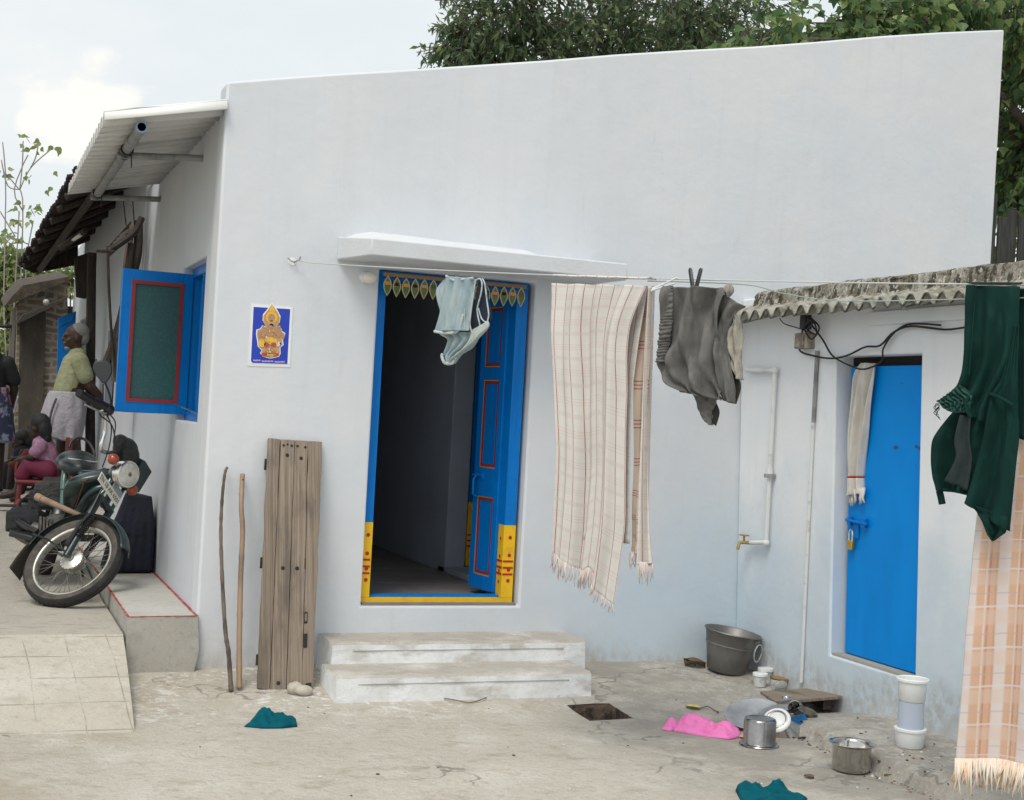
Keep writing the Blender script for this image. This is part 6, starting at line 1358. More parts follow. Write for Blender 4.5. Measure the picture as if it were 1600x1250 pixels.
mb = MB(); a = aty(152, 450, 6.3); mb.box((-.06, 6.9, .45), (-.035, 7.5, 1.85)); mb.box((-.055, 5.2, 1.35), (-.04, 5.75, 2.1)); mb.build('wall_panel', mat('grey blue board', (.16, .19, .24), .7), old)
post = thing('verandah_post', (-.2, 6.3, .44), 'dark wooden verandah post behind the standing man', 'post')
mb = MB(); mb.tube([aty(141, 768, 6.35), aty(141, 590, 6.35), aty(143, 420, 6.35), aty(144, 395, 6.35)], [.05, .047, .045, .045], 8); mb.build('shaft', M_DKWOOD, post, smooth=60)
mb = MB(); mb.tube([aty(135, 772, 6.35), aty(147, 772, 6.35)], .05, 8); mb.build('foot', M_MUD, post)
bd = thing('hanging_board', aty(124, 430, 6.8), 'dark brown wooden board hanging from the tiled eave', 'board')
mb = MB(); q4 = [aty(116, 402, 6.8), aty(137, 395, 6.8), aty(135, 467, 6.8), aty(119, 464, 6.8)]; mb.hexa([q4[3], q4[2], q4[1], q4[0]] + [p+V((0, .06, 0)) for p in (q4[3], q4[2], q4[1], q4[0])]); mb.build('plank', M_DKWOOD, bd, bevel=.01)
tl_ = thing('tube_light', aty(110, 372, 6.0), 'white tube light fixed slantwise under the tiled roof', 'tube light')
mb = MB(); mb.tube([aty(100, 384, 5.6), aty(126, 367, 5.2)], .017, 8); mb.build('tube', mat('tube glass', (.7, .68, .64), .3), tl_)
mb = MB(); mb.tube([aty(94, 388, 5.65), aty(134, 360, 5.15)], .03, 6); mb.build('batten', M_DKWOOD, tl_)
# bundle of poles and an old frame leaning under the awning
bun = [([(216, 345), (214, 400), (196, 470), (183, 520), (160, 585)], .060), ([(207, 352), (196, 420), (190, 500), (180, 545), (178, 597)], .040), ([(168, 385), (170, 450), (174, 520), (180, 590)], .018), ([(205, 380), (197, 450), (188, 560)], .045), ([(222, 340), (208, 365), (170, 392)], .045), ([(150, 392), (178, 393)], .022)]
lb = ['thick dark plank leaning under the awning, widest of the bundle', 'dark pole with a pale foot in the middle of the bundle under the awning', 'thin straight dark pole at the left of the bundle under the awning', 'dark slat leaning nearest the blue shutter under the awning', 'dark slanting rail across the top of the bundle under the awning', 'short dark rod sticking out leftward from the bundle under the awning']
for k, (pts, r) in enumerate(bun):
    mb = MB(); mb.tube(curve([aty(x, y, 3.45-.05*k) for x, y in pts], 18), r, 7, flat=.6)
    tag(mb.build('pole', M_DKWOOD if k != 1 else M_STICK, smooth=60), lb[k], 'pole', 'poles leaning under the awning')
lou = thing('louvred_frame', aty(185, 370, 3.5), 'dark old louvred wooden frame hung in the bundle under the awning', 'frame')
for k in range(4):
    mb = MB(); mb.tube([aty(172+k*5, 386-k*6, 3.42), aty(190+k*5, 374-k*6, 3.42)], .014, 5, flat=.4); mb.build('slat', mat('grey slat', (.2, .18, .165), .8), lou)
mb = MB(); q4 = [aty(165, 390, 3.5), aty(205, 345, 3.5), aty(204, 372, 3.5), aty(170, 402, 3.5)]; mb.hexa([q4[3], q4[2], q4[1], q4[0]] + [p+V((0, .05, 0)) for p in (q4[3], q4[2], q4[1], q4[0])]); mb.build('backboard', M_DKWOOD, lou)
for k, (x0, x1) in enumerate(((192, 197), (207, 210))):
    mb = MB(); mb.tube([aty(x0, 308, 3.3), aty(x1, 352, 3.4)], .005, 5); tag(mb.build('hanging_wire', M_WIRE), ['wire holding up the pole bundle under the awning, left one', 'wire holding up the pole bundle under the awning, right one'][k], 'wire')

# ================================================================== BRICK HUT and lane end
hut = thing('brick_hut', (-.6, 11, .4), 'small rough brick hut with mud plaster and sloping roof at the lane end', 'hut')
YH = 10.45
pl = [aty(105, 436, YH), aty(37, 450, YH), aty(27, 480, YH), aty(22, 700, YH), aty(110, 700, YH)]
mb = MB(); mb.mesh([p for p in pl]+[p+V((0, .3, 0)) for p in pl], [(0, 1, 2, 3, 4), (9, 8, 7, 6, 5)] + [(i, (i+1) % 5, 5+(i+1) % 5, 5+i) for i in range(5)]); mb.build('brick_wall', M_BRICK, hut)
mb = MB(); q4 = [aty(28, 700, YH-.10), aty(66, 700, YH-.10), aty(72, 486, YH-.10), aty(31, 500, YH-.10)]; mb.hexa(q4+[p+V((0, .09, 0)) for p in q4]); mb.build('mud_door', M_MUD, hut, bevel=.01)
mb = MB(); q4 = [aty(24, 508, YH-.35), aty(100, 470, YH-.35), aty(104, 464, YH-.35), aty(36, 492, YH-.35)]; mb.hexa(q4+[p+V((0, .34, .03)) for p in q4]); mb.build('lintel_eave', mat('sooty thatch', (.06, .05, .042), .95, bump=(30, .8, .03)), hut)
mb = MB(); q4 = [aty(6, 480, YH-.2), aty(38, 466, YH-.2), aty(108, 438, YH-.2), aty(108, 432, YH-.2), aty(36, 446, YH-.2), aty(20, 462, YH-.2)]
n6 = len(q4); mb.mesh(q4+[p+V((0, 2.4, .25)) for p in q4], [(0, 1, 2, 3, 4, 5), tuple(range(11, 5, -1))]+[(i, (i+1) % 6, 6+(i+1) % 6, 6+i) for i in range(6)]); mb.build('roof', mat('old hut roof', (.085, .066, .05), .95, [(9, .45, .65, (.045, .035, .028), (1, 1, 1))], bump=(24, .8, .03)), hut)
mb = MB(); mb.box((-.75, YH+.31, .3), (1.5, YH+3, 2.6)); mb.build('hut_body', M_MUD, hut)
hb_ = thing('hanging_bulb', aty(72, 472, YH-.5), 'clear round bulb hanging before the brick hut', 'bulb')
mb = MB(); mb.ball(aty(72, 472, YH-.5), .038, 12, 8); mb.build('glass', mat('dusty bulb', (.42, .40, .35), .25), hb_); mb = MB(); mb.tube([aty(73, 458, YH-.5), aty(72.5, 466, YH-.5)], .02, 8); mb.build('socket', M_BLK, hb_)
mb = MB(); mb.tube(curve([aty(25, 618, YH-.8), aty(18, 642, YH-.8), aty(8, 668, YH-.8)], 8), .03, 8); tag(mb.build('bent_pipe', M_WHTTAP, smooth=180), 'pale bent pipe at the left foot of the brick hut', 'pipe')
gt = thing('yard_gate', aty(5, 600, 12.5), 'thin dark pipe gate frame left of the brick hut', 'gate')
mb = MB(); mb.tube(curve([aty(19, 640, 12.5), aty(19, 520, 12.5), aty(17, 511, 12.5), aty(10, 510, 12.5), aty(-40, 510, 12.5)], 24), .022, 8); mb.tube([aty(-40, 575, 12.5), aty(19, 576, 12.5)], .018, 8); mb.build('pipe_frame', M_WIRE, gt, smooth=60)
mb = MB(); mb.box((-3, 19, .2), (-.62, 19.3, 1.15)); tag(mb.build('compound_wall', M_LEDGE), 'low grey compound wall at the far end of the lane', 'wall')
sd_ = [(12, 752, .12, .3), (30, 760, .12, 1.1), (44, 752, .13, 2.0), (8, 778, .12, .8), (36, 783, .13, .2), (55, 768, .12, 1.6), (20, 792, .13, .1)]
for k, (px, py, L_, an) in enumerate(sd_):
    p = atz(px, py, .44); mb = MB(); M2 = Matrix.Translation(p) @ Matrix.Rotation(an, 4, 'Z')
    mb.prism([(-.12, -.035), (-.05, -.045), (.04, -.04), (.11, -.045), (.14, 0), (.11, .045), (.03, .04), (-.05, .045), (-.12, .035)], .022, M2); s1 = mb.build('sandal', mat('sandal sole', (.05, .042, .04), .8), smooth=0, origin=p)
    mb = MB(); mb.tube(curve([M2 @ V((.02, -.042, .02)), M2 @ V((.05, 0, .06)), M2 @ V((.02, .042, .02))], 8), .012, 6); mb.build('strap', M_NAVY if k % 2 else M_REDT, s1)
    tag(s1, ['dark sandal at the left edge beyond the moped', 'dark sandal under the red chair by the seated child', 'dark sandal nearest the storage bundle behind the moped', 'dark sandal in front of the pair at the left edge', 'dark sandal left of the black nylon bag', 'dark sandal close to the moped seat side', 'dark sandal nearest the camera in the lane'][k], 'sandal', 'sandals left in the lane')

# ================================================================== PEOPLE
def person(name, loc, label):
    return thing(name, loc, label, 'person')
def blob(mb, pts, rs, n=12): mb.tube(pts, rs, n); mb.ball(pts[0], rs[0], n, 8); mb.ball(pts[-1], rs[-1], n, 8)
def hand(mb, p, d, side, s=1.):
    """palm, four fingers and thumb, slightly curled; d = finger direction, side = thumb side"""
    d = V(d).normalized(); side = V(side).normalized(); nn = d.cross(side)
    mb.ball(p+d*.04*s, (.04*s, .04*s, .04*s), 10, 7)
    for i, l in enumerate((.075, .085, .08, .06)):
        b = p+d*.065*s+side*(.03-.02*i)*s; mb.tube([b, b+d*l*.5*s+nn*.006, b+d*l*.9*s+nn*.025*s], [.010*s, .009*s, .007*s], 7)
    b = p+d*.025*s+side*.035*s; mb.tube([b, b+side*.03*s+d*.025*s, b+side*.035*s+d*.055*s], [.012*s, .010*s, .008*s], 7)
def head(mb, c, fwd, up, s=1.):
    """skull, jaw, nose, brow, lips, ears; c = centre of the head, s = 1 for a 0.23 m head"""
    fwd = V(fwd).normalized(); up = V(up); up = (up-fwd*up.dot(fwd)).normalized(); rt = fwd.cross(up)
    M = Matrix(((rt.x, fwd.x, up.x, c.x), (rt.y, fwd.y, up.y, c.y), (rt.z, fwd.z, up.z, c.z), (0, 0, 0, 1))) @ Matrix.Scale(s, 4)
    B = lambda p, r: mb.ball((0, 0, 0), r, 14, 10, 0, M @ Matrix.Translation(p))
    B((0, -.012, .025), (.074, .094, .09)); B((0, .025, -.045), (.055, .062, .065)); B((0, .055, -.088), (.026, .026, .02)); B((0, .082, .018), (.05, .018, .014))
    mb.tube([M @ V((0, .086, .012)), M @ V((0, .108, -.028)), M @ V((0, .095, -.038))], [.010*s, .016*s, .012*s], 8)
    B((0, .082, -.058), (.024, .012, .007)); B((0, .080, -.068), (.022, .012, .007))
    for k in (1, -1): B((.074*k, -.008, -.012), (.010, .022, .032)); B((.042*k, .062, -.03), (.02, .018, .02))
    return M
# --- old man leaning back on the verandah post
def mp_(px, py, y=6.2): return aty(px, py, y)
man = person('person', mp_(108, 765), 'grey haired man in pale green shirt and white lungi standing with hands behind his back')
fz = lane_z(6.2)
Hc = mp_(117, 527); fw_ = V((-1, -.12, -.02))
mb = MB(); hM = head(mb, Hc+V((.0, 0, .0)), fw_, V((.12, 0, 1)), 1.12)
neck = mp_(121, 549); sh = mp_(119, 562); wst = mp_(108, 615); hip = mp_(107, 640)
blob(mb, [Hc+V((.01, 0, -.06)), neck, sh], [.055, .055, .07]); blob(mb, [sh+V((0, 0, -.04)), mp_(112, 590), wst, hip], [.12, .135, .14, .15])
for s, (kx, ax) in ((-1, (116, 118)), (1, (98, 95))):
    o = V((0, .075*s, 0)); kn = mp_(kx, 700)+o; an = mp_(ax, 755)+o; an.z = fz+.09
    blob(mb, [hip+o*.7, kn, kn.lerp(an, .35)+V((.02, 0, 0)), an], [.085, .062, .06, .042]); blob(mb, [an+V((.03, 0, -.05)), an+V((-.08, 0, -.055)), an+V((-.17, 0, -.065))], [.045, .04, .028])
    S_ = sh+V((.02, .19*s, -.02)); el = mp_(138, 603)+V((0, .20*s, 0)); wr_ = mp_(150, 622)+V((.05, .07*s, 0))
    blob(mb, [S_, el, wr_], [.058, .048, .036]); hand(mb, wr_, V((.0, -s*.6, -.6)), V((0, -s, .3)))
mb.build('body', M_SKIN, man, smooth=180, remesh=.013, smit=3)
mb = MB(); B = lambda p, r: mb.ball((0, 0, 0), r, 14, 10, 0, hM @ Matrix.Translation(p))
B((0, -.036, .052), (.078, .088, .078)); B((0, -.072, .0), (.066, .052, .07)); mb.build('hair', M_HAIRG, man, smooth=180, remesh=.012, smit=2)
mb = MB(); B((0, .058, -.098), (.03, .028, .018)); B((.0, .088, -.05), (.026, .011, .005)); mb.build('beard', M_HAIRG, man, smooth=180)
mb = MB()
blob(mb, [mp_(121, 553), sh+V((0, 0, -.01)), mp_(112, 590), mp_(106, 612), mp_(106, 622)], [.08, .125, .138, .142, .148])
mb.ball(mp_(99, 614), (.08, .12, .04), 12, 8)
for s in (1, -1):
    S_ = sh+V((.02, .17*s, -.01)); el = mp_(131, 588)+V((0, .20*s, 0)); blob(mb, [S_, el], [.085, .08])
blob(mb, [mp_(116, 551), mp_(126, 551)], [.055, .055])
mb.build('shirt', M_SHIRT, man, smooth=180, remesh=.014, smit=3)
mb = MB()
def lung(u, v):
    c = V(cat_line([tuple(mp_(106, 612)), tuple(mp_(104, 632)), tuple(mp_(100, 655)), tuple(mp_(97, 680))], v)); a = 2*PI*u
    rx = cat_line([(.16,), (.185,), (.185,), (.17,)], v)[0]; ry = .19+.03*v
    wv = 1+.05*math.sin(a*7+v*3)*v+.03*math.sin(a*11-v*5)
    dz = -.05*v*math.cos(a)*0 + .04*v*math.sin(a-.6)
    return c + V((rx*wv*math.cos(a) - (.05*v if math.cos(a) < -.3 else 0), ry*wv*math.sin(a), dz + .02*math.sin(5*a)*v))
mb.grid(lung, 60, 18); mb.build('lungi', M_LUNGI, man, smooth=180, solid=.008, recalc=False)
mb = MB(); mb.tube(curve([mp_(88, 622, 5.98), mp_(80, 645, 5.98), mp_(75, 676, 5.98)], 10), .012, 6); mb.build('lungi_edge', mat('dark lungi border', (.08, .08, .1), .8), man, smooth=180)
# --- seated child behind the moped
ky = 5.75
kp = lambda px, py, dy=0.: aty(px, py, ky+dy)
kid = person('person', kp(60, 775), 'child in pink blouse and maroon trousers sitting on a red chair behind the moped')
mb = MB(); kh = kp(59, 668); kM = head(mb, kh, V((-.8, .55, -.15)), V((0, 0, 1)), 1.0)
blob(mb, [kh+V((.02, 0, -.07)), kp(66, 690), kp(70, 700)], [.045, .05, .08]); blob(mb, [kp(70, 705), kp(73, 730)], [.10, .10])
for s in (-1, 1):
    o = V((.02*s, .10*s, 0)); hp = kp(74, 734)+o; kn = kp(42, 728)+o; an = kp(30, 768)+o; an.z = max(an.z, .50)
    blob(mb, [hp, kn, an], [.085, .062, .042]); blob(mb, [an, an+V((-.13, 0, -.04))], [.04, .03])
    sh_ = kp(64, 698)+o*1.2; el = kp(52, 714)+o*1.5; wr_ = kp(40, 716)+o; blob(mb, [sh_, el, wr_], [.045, .036, .028]); hand(mb, wr_, V((-1, 0, -.2)), V((0, -s, .2)), .8)
mb.build('body', M_SKIND, kid, smooth=180, remesh=.012, smit=3)
mb = MB(); B = lambda p, r: mb.ball((0, 0, 0), r, 14, 10, 0, kM @ Matrix.Translation(p))
B((0, -.03, .045), (.088, .098, .09)); B((0, -.075, -.02), (.08, .06, .10)); B((0, -.09, -.10), (.05, .04, .06)); mb.build('hair', M_HAIRB, kid, smooth=180, remesh=.012, smit=2)
mb = MB(); blob(mb, [kp(67, 694), kp(70, 712), kp(74, 732)], [.10, .125, .125])
for s in (-1, 1): o = V((.02*s, .12*s, 0)); blob(mb, [kp(66, 696)+o, kp(57, 706)+o*1.2], [.062, .055])
mb.build('blouse', M_PINKT, kid, smooth=180, remesh=.013, smit=3)
mb = MB()
for s in (-1, 1):
    o = V((.02*s, .10*s, 0)); blob(mb, [kp(75, 734)+o, kp(42, 727)+o, kp(38, 742)+o], [.10, .078, .07])
mb.build('trousers', M_MAROON, kid, smooth=180, remesh=.013, smit=3)
ch = thing('plastic_chair', kp(66, 775), 'red plastic chair under the seated child', 'chair')
c0 = kp(66, 752); sz = c0.z
mb = MB(); mb.box((c0.x-.24, c0.y-.22, sz-.02), (c0.x+.22, c0.y+.22, sz+.02)); mb.build('seat', M_REDCH, ch, bevel=.015)
mb = MB(); mb.box((c0.x+.20, c0.y-.22, sz+.02), (c0.x+.24, c0.y+.22, sz+.42)); mb.build('backrest', M_REDCH, ch, bevel=.015)
for sx in (-.2, .19):
    for sy in (-.19, .19): mb = MB(); mb.tube([V((c0.x+sx, c0.y+sy, sz)), V((c0.x+sx*1.1, c0.y+sy*1.1, lane_z(ky)))], .022, 8); mb.build('leg', M_REDCH, ch)
for sy in (.21,):
    mb = MB(); mb.tube(curve([V((c0.x+.21, c0.y+sy, sz+.22)), V((c0.x-.18, c0.y+sy, sz+.2)), V((c0.x-.22, c0.y+sy, sz))], 10), .02, 8); mb.build('armrest', M_REDCH, ch)
# --- second seated person half hidden beyond the child
sy_ = 7.6
sp_ = lambda px, py, dy=0.: aty(px, py, sy_+dy)
p2n = person('person', sp_(25, 770), 'person in dark clothes with an orange cloth, seated just left of the child')
mb = MB(); h2 = sp_(30, 672); 
blob(mb, [sp_(37, 712), sp_(42, 735)], [.10, .11])
for s in (-1, 1):
    o = V((.0, .10*s, 0)); blob(mb, [sp_(40, 736)+o, sp_(20, 730)+o, sp_(14, 765)+o], [.085, .065, .045]); blob(mb, [sp_(14, 766)+o, sp_(6, 770)+o], [.04, .03])
    sh_ = sp_(36, 706)+o*1.4; wr_ = sp_(26, 716)+o; blob(mb, [sh_, sp_(32, 716)+o*1.5, wr_], [.045, .036, .028]); hand(mb, wr_, V((-1, 0, -.2)), V((0, -s, .2)), .8)
blob(mb, [sp_(37, 706), sp_(35, 699)], [.06, .05]); h2M = head(mb, sp_(33, 690), V((-1, .2, -.35)), V((-.1, 0, 1)), .95)
mb.build('body', M_SKIND, p2n, smooth=180, remesh=.013, smit=3)
mb = MB(); B = lambda p, r: mb.ball((0, 0, 0), r, 14, 10, 0, h2M @ Matrix.Translation(p))
B((0, -.03, .045), (.086, .096, .088)); B((0, -.075, -.02), (.078, .058, .09)); mb.build('hair', M_HAIRB, p2n, smooth=180, remesh=.013, smit=2)
mb = MB(); blob(mb, [sp_(37, 708), sp_(40, 722), sp_(42, 736)], [.11, .13, .13]); blob(mb, [sp_(40, 738), sp_(18, 732), sp_(11, 766)], [.13, .11, .12]); mb.build('dark_dress', M_NAVY, p2n, smooth=180, remesh=.014, smit=3)
mb = MB(); blob(mb, [sp_(42, 706, -.22), sp_(30, 722, -.25), sp_(17, 726, -.22)], [.035, .03, .035]); mb.build('orange_cloth', mat('orange cloth', (.26, .06, .03), .85), p2n, smooth=180, remesh=.014, smit=2)
mb = MB(); c0 = sp_(44, 752); mb.box((c0.x-.2, c0.y-.2, c0.z-.04), (c0.x+.2, c0.y+.2, c0.z)); 
stl = thing('stool', (c0.x, c0.y, lane_z(7.6)), 'low dark wooden stool under the person in dark clothes', 'stool'); mb.build('seat', M_DKWOOD, stl)
for sx in (-.17, .17):
    for sy in (-.17, .17): mb = MB(); mb.tube([V((c0.x+sx, c0.y+sy, c0.z-.03)), V((c0.x+sx, c0.y+sy, lane_z(7.6)))], .02, 6); mb.build('leg', M_DKWOOD, stl)
# --- figure at the left edge
ey_ = 6.9
ep = lambda px, py, dy=0.: aty(px-13, py, ey_+dy)
p3n = person('person', ep(-4, 760), 'dark haired person in dark shirt and patterned skirt at the left edge')
mb = MB(); eM = head(mb, ep(-4, 528), V((.3, 1, 0)), V((0, 0, 1)), 1.1)
blob(mb, [ep(-4, 545), ep(-4, 562)], [.05, .07]); blob(mb, [ep(-4, 570), ep(-5, 620), ep(-5, 640)], [.13, .13, .14])
for s in (-1, 1):
    o = V((.09*s, 0, 0)); an = ep(-5, 755)+o; an.z = lane_z(ey_)+.08; blob(mb, [ep(-5, 640)+o, ep(-5, 705)+o, an], [.09, .065, .042]); blob(mb, [an, an+V((.03, .14, -.05))], [.045, .03])
    a1 = ep(-4, 566)+V((.19*s, 0, 0)); a2 = ep(-4, 606)+V((.24*s, .04, 0)); a3 = ep(-4, 640)+V((.2*s, .14, 0)); blob(mb, [a1, a2, a3], [.055, .045, .034]); hand(mb, a3, V((0, .5, -.8)), V((-s, 0, 0)))
mb.build('body', M_SKIND, p3n, smooth=180, remesh=.014, smit=3)
mb = MB(); B = lambda p, r: mb.ball((0, 0, 0), r, 14, 10, 0, eM @ Matrix.Translation(p))
B((0, -.03, .045), (.086, .098, .088)); B((0, -.075, -.02), (.08, .06, .10)); mb.build('hair', M_HAIRB, p3n, smooth=180, remesh=.013, smit=2)
mb = MB(); blob(mb, [ep(-4, 560), ep(-4, 575), ep(-5, 606)], [.13, .16, .16])
for s in (-1, 1): blob(mb, [ep(-4, 566)+V((.17*s, 0, 0)), ep(-4, 592)+V((.23*s, .03, 0))], [.08, .075])
mb.build('shirt', mat('black shirt', (.012, .013, .016), .8), p3n, smooth=180, remesh=.014, smit=3)
mb = MB()
mb.grid(lambda u, v: V(cat_line([tuple(ep(-5, 604)), tuple(ep(-5, 640)), tuple(ep(-5, 690))], v)) + V((math.cos(2*PI*u)*(.18+.08*v)*(1+.05*math.sin(14*PI*u)), math.sin(2*PI*u)*(.16+.08*v), 0)), 40, 12)
mb.build('skirt', mat('patterned skirt', (.03, .035, .08), .85, [(9, .5, .57, (.22, .25, .34), (1, 1, 1)), (7, .56, .62, (.40, .09, .08), (1, 1, 1))]), p3n, smooth=180, solid=.006, recalc=False)

# ================================================================== TREES
rnd = random.Random(21)
def rv(): 
    while True:
        v = V((rnd.uniform(-1, 1), rnd.uniform(-1, 1), rnd.uniform(-1, 1)))
        if .05 < v.length < 1: return v.normalized()
def branchy(mb, p, d, L_, r, depth, tips, droop=0., spread=.6, kids=3):
    pts = [p]; dd = d.copy(); n = 5
    for i in range(n):
        dd = (dd + rv()*.16 + V((0, 0, -droop*(i/n)))).normalized(); pts.append(pts[-1]+dd*L_/n)
    mb.tube(pts, [r*(1-.45*i/n) for i in range(n+1)], 7 if r > .03 else 5)
    if depth == 0: tips.append((pts[-1], dd)); tips.append((pts[3], dd)); return
    for k in range(kids):
        t = pts[2+(k*3) % 4]; nd = (dd + rv()*spread).normalized(); branchy(mb, t, nd, L_*rnd.uniform(.55, .8), r*.55, depth-1, tips, droop, spread, kids)
    branchy(mb, pts[-1], dd, L_*.7, r*.5, depth-1, tips, droop, spread, kids)
def leaf_lance(vs, fs, p, d, nrm, l, w):
    s_ = d.cross(nrm).normalized(); i = len(vs)
    vs += [p, p+d*l*.45+s_*w, p+d*l-nrm*l*.15, p+d*l*.45-s_*w]; fs.append((i, i+1, i+2, i+3))
def leaf_heart(vs, fs, p, d, nrm, l, w):
    s_ = d.cross(nrm).normalized(); i = len(vs)
    vs += [p, p+d*l*.12+s_*w*.7+nrm*.1*w, p+d*l*.38+s_*w+nrm*.14*w, p+d*l*.68+s_*w*.45, p+d*l*1.15-nrm*l*.12, p+d*l*.68-s_*w*.45, p+d*l*.38-s_*w+nrm*.14*w, p+d*l*.12-s_*w*.7+nrm*.1*w]
    fs += [(i, i+1, i+2, i+3, i+4), (i, i+4, i+5, i+6, i+7)]
def tree(name, label, base, trunk_pts, trunk_r, blobs, m, leaf, n_leaf, l, w, twig_len, hang, bark=M_BARK, gap=-.1):
    """trunk and limbs reach every clump; leaves sit on twigs spread through each clump"""
    t = thing(name, base, label, 'tree')
    mb = MB(); tp = curve(trunk_pts, 16); mb.tube(tp, [trunk_r*(1-.55*i/16) for i in range(17)], 12)
    vs = []; fs = []; tot = sum(b[2] for b in blobs)
    for (c, r, wgt) in blobs:
        c = V(c); a = tp[min(16, max(4, int(rnd.uniform(8, 16))))]
        mid = a.lerp(c, .5)+V((0, 0, .12*(c-a).length))+rv()*.1*(c-a).length
        limb = curve([a, mid, c], 8); mb.tube(limb, [trunk_r*.22*(1-.8*i/8)+.008 for i in range(9)], 6)
        k = int(n_leaf*wgt/tot); per = 11
        for q in range(k//per):
            d0 = rv(); f = rnd.random()**.45; st_ = c + V((d0.x*r[0], d0.y*r[1], d0.z*r[2]))*f
            if noise.noise(st_*(.9/max(.6, min(r))) + V((wgt, 0, 0))) < gap: continue       # gaps
            d = (d0*.7 + rv()*.6 + V((0, 0, hang))).normalized(); e = st_+d*twig_len
            mb.tube([st_-d*twig_len*.4, e], .006, 3, caps=False)
            for z in range(per):
                g = st_.lerp(e, (z+.5)/per)
                ld = (d*.5 + rv()*.8 + V((0, 0, hang*1.3))).normalized(); nn = (rv()*.7+V((0, 0, .9)))
                nn = (nn-ld*nn.dot(ld)).normalized(); ss = rnd.uniform(.65, 1.25)
                leaf(vs, fs, g+rv()*twig_len*.12, ld, nn, l*ss, w*ss)
    mb.build('trunk', bark, t, smooth=180)
    cm = MB(); cm.mesh(vs, fs); cm.build('crown', m, t, smooth=0, weld=False, recalc=False)
    return t
at3 = lambda px, py, y: tuple(aty(px, py, y))
# neem behind the middle of the house: small lance leaves, feathery left edge
yN = 9.0; XN = aty(950, 400, 9.6).x
nb = [(at3(745, 40, yN), (.45, .8, .45), .6), (at3(705, 45, yN), (.22, .5, .22), .25), (at3(735, 80, yN), (.3, .4, .2), .3), (at3(690, 70, yN), (.12, .3, .12), .06), (at3(820, 20, yN), (.9, 1.1, .65), 1.6), (at3(930, 50, yN), (1.0, 1.1, .6), 1.7), (at3(1040, 30, yN), (1.0, 1.1, .7), 1.9), (at3(1130, 40, yN+.5), (.9, 1.1, .7), 1.6), (at3(900, -80, yN+.6), (1.0, .9, .5), .6), (at3(1080, -90, yN+.9), (1.2, 1., .6), .6), (at3(790, -40, yN+.2), (.6, .7, .4), .5), (at3(1000, 110, yN), (1.3, 1., .35), .8), (at3(840, 100, yN), (.7, .8, .2), .5)]
tree('neem_tree', 'dark fine leaved tree showing over the middle of the white parapet', (XN, yN+.6, -.3), [V((XN, yN+.6, -.3)), V((XN-.1, yN+.5, 2)), V((XN+.1, yN+.4, 3.8)), V((XN, yN+.3, 5.6))], .24, nb, M_NEEM, leaf_lance, 21000, .15, .025, .42, -.25, gap=-.06)
# peepal to the right: heart shaped drooping leaves
yP = 6.4; XP = aty(1800, 400, 7.2).x
pbl = [(at3(1215, 62, yP-.6), (.45, .5, .22), .35), (at3(1330, 40, yP-.5), (.7, .7, .32), .9), (at3(1440, 25, yP-.5), (.8, .8, .4), 1.1), (at3(1550, 15, yP-.5), (.8, .8, .45), 1.1), (at3(1640, 60, yP), (.8, .9, .6), 1.1), (at3(1610, 170, yP), (.55, .9, .6), 1.0), (at3(1625, 260, yP), (.5, .8, .45), .8), (at3(1600, 340, yP+.1), (.45, .6, .4), .6), (at3(1578, 395, yP-.3), (.2, .3, .2), .08), (at3(1400, -70, yP+.7), (1.0, .9, .4), .4), (at3(1580, -80, yP+.7), (1.0, .9, .5), .4), (at3(1700, 120, yP+.4), (.9, 1, .8), .8)]
tree('peepal_tree', 'tree with drooping heart shaped leaves over the right end of the white parapet', (XP, yP+.8, -.3), [V((XP, yP+.8, -.3)), V((XP-.1, yP+.8, 2)), V((XP-.4, yP+.6, 4)), V((XP-.7, yP+.4, 5.6))], .38, pbl, M_PEEP, leaf_heart, 15000, .135, .062, .5, -.55)
# dark planks and aerial roots behind the right end of the wall
pf = thing('plank_fence', tuple(aty(1580, 400, 5.6)), 'tall sooty plank screen under the peepal tree beyond the right end of the wall', 'fence')
for k in range(9):
    x0 = aty(1525, 400, 5.6).x+k*.16; mb = MB(); h = 4.35+.5*noise.noise(V((k*3.3, 0, 0))); mb.box((x0, 5.6+.03*(k % 2), -.3), (x0+.148, 5.63+.03*(k % 2), h)); mb.build('plank', M_FENCEW, pf, bevel=.004)
# sparse pale tree and bushes at the left, beyond the lane
sp = thing('sapling', (-.7, 17, .4), 'thin bare branched young tree with few pale leaves against the sky at the left', 'tree')
mb = MB(); yS = 17.; vs = []; fs = []
segs = [[(28, 560), (30, 500), (36, 330), (31, 296)], [(31, 296), (35, 255), (36, 220)], [(31, 296), (48, 262), (80, 233)], [(36, 330), (22, 300), (34, 262), (44, 242)], [(31, 296), (12, 290), (2, 250)], [(10, 560), (6, 470), (9, 292), (4, 222)], [(20, 520), (24, 440), (30, 330)], [(48, 262), (56, 245), (60, 224)], [(30, 296), (20, 284), (6, 268)], [(40, 450), (42, 400), (52, 345)], [(9, 380), (20, 372), (45, 382)], [(0, 330), (12, 350), (24, 370)]]
for s_ in segs: mb.tube(curve([aty(x, y, yS) for x, y in s_], 8), .011, 5)
mb.build('trunk', M_TWIG, sp, smooth=180)
lr = random.Random(5)
def cluster(px, py, n, sx, sy, l, w):
    for _ in range(n):
        p = aty(px+lr.gauss(0, sx), py+lr.gauss(0, sy), yS+lr.uniform(-.3, .3)); d = V((lr.uniform(-1, 1), lr.uniform(-1, 1), lr.uniform(-1.2, .2))).normalized(); nn = V((lr.uniform(-1, 1), lr.uniform(-1, 1), .4)); nn = (nn-d*nn.dot(d)).normalized()
        leaf_heart(vs, fs, p, d, nn, l*lr.uniform(.6, 1.2), w)
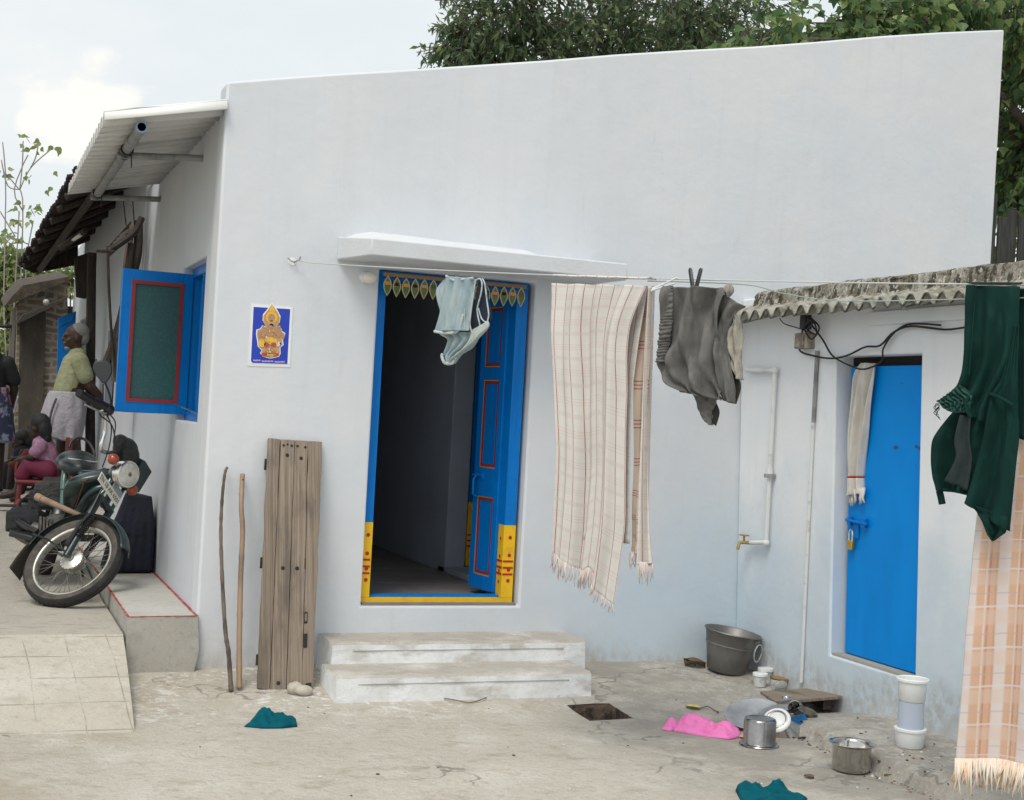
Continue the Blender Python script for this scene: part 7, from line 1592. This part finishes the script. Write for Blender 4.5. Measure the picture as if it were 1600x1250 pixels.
for (x, y, n) in ((38, 217, 4), (60, 222, 4), (46, 234, 4), (82, 230, 4), (10, 268, 5), (46, 273, 4), (30, 320, 5), (54, 326, 6), (20, 346, 6), (12, 365, 8), (32, 372, 8), (8, 372, 6), (86, 274, 1), (74, 300, 2), (40, 344, 3), (58, 330, 3)): cluster(x, y, n, 5, 4, .13, .05)
cm = MB(); cm.mesh(vs, fs); cm.build('crown', M_PALEL, sp, smooth=0, weld=False, recalc=False)
def bush(name, label, blobs, n_leaf, m, yB, l=.13, w=.05):
    t = thing(name, (blobs[0][0].x, yB, .2), label, 'bush'); mb = MB(); vs = []; fs = []; tot = sum(b[2] for b in blobs)
    for c, r, wg in blobs:
        g = V((c.x, c.y, .2)); mb.tube(curve([g, g.lerp(c, .5)+rv()*.1, c], 6), [.03, .028, .026, .022, .018, .014, .01], 5)
        for _ in range(int(n_leaf*wg/tot)):
            d0 = rv(); f = rnd.random()**.5; p = c+V((d0.x*r[0], d0.y*r[1], d0.z*r[2]))*f
            if noise.noise(p*1.8) < -.12: continue
            d = (d0*.5+rv()+V((0, 0, -.4))).normalized(); nn = rv(); nn = (nn-d*nn.dot(d)).normalized(); leaf_heart(vs, fs, p, d, nn, l*rnd.uniform(.7, 1.2), w)
    mb.build('stems', M_BARK, t, smooth=180); cm = MB(); cm.mesh(vs, fs); cm.build('foliage', m, t, smooth=0, weld=False, recalc=False)
yB = 19.5
bush('bush', 'yellow green bush rising behind the brick hut at the left', [(aty(85, 432, yB), (.55, .4, .25), 1), (aty(60, 450, yB), (.4, .4, .3), .7), (aty(110, 440, yB), (.4, .4, .3), .6)], 1500, M_PALEL, yB)
bush('bush', 'tall yellow green bush at the left edge beyond the pipe gate', [(aty(5, 440, yB), (.4, .4, .35), .8), (aty(18, 490, yB), (.45, .4, .5), 1), (aty(0, 560, yB), (.5, .4, .6), 1), (aty(10, 620, yB), (.4, .4, .4), .8), (aty(16, 405, yB), (.25, .3, .25), .4)], 3000, M_PALEL, yB)
# unseen tree added across the lane to shade the side wall and the people
nt_ = [((-4.6, 4.0, 4.3), (1.9, 2.2, 1.2), 1.2), ((-4.2, 1.6, 4.0), (1.6, 1.7, 1.0), 1.0), ((-4.4, 6.6, 4.2), (1.9, 2.0, 1.2), 1.2), ((-4.0, 9.2, 4.0), (1.7, 1.9, 1.1), 1.0), ((-5.8, 5.2, 5.0), (2., 2.4, 1.2), 1.0), ((-3.4, 5.0, 3.4), (.9, 1.5, .6), .5), ((-3.6, 3.0, 2.7), (.8, 1.0, .6), .4)]
tree('added_shade_tree', 'large unseen tree added across the lane to shade the side wall', (-4.9, 4.8, .1), [V((-4.9, 4.8, .1)), V((-4.8, 4.7, 1.6)), V((-4.9, 4.9, 2.9)), V((-4.8, 5.0, 4.2))], .3, nt_, M_NEEM, leaf_lance, 16000, .24, .05, .5, -.25, gap=-.3)
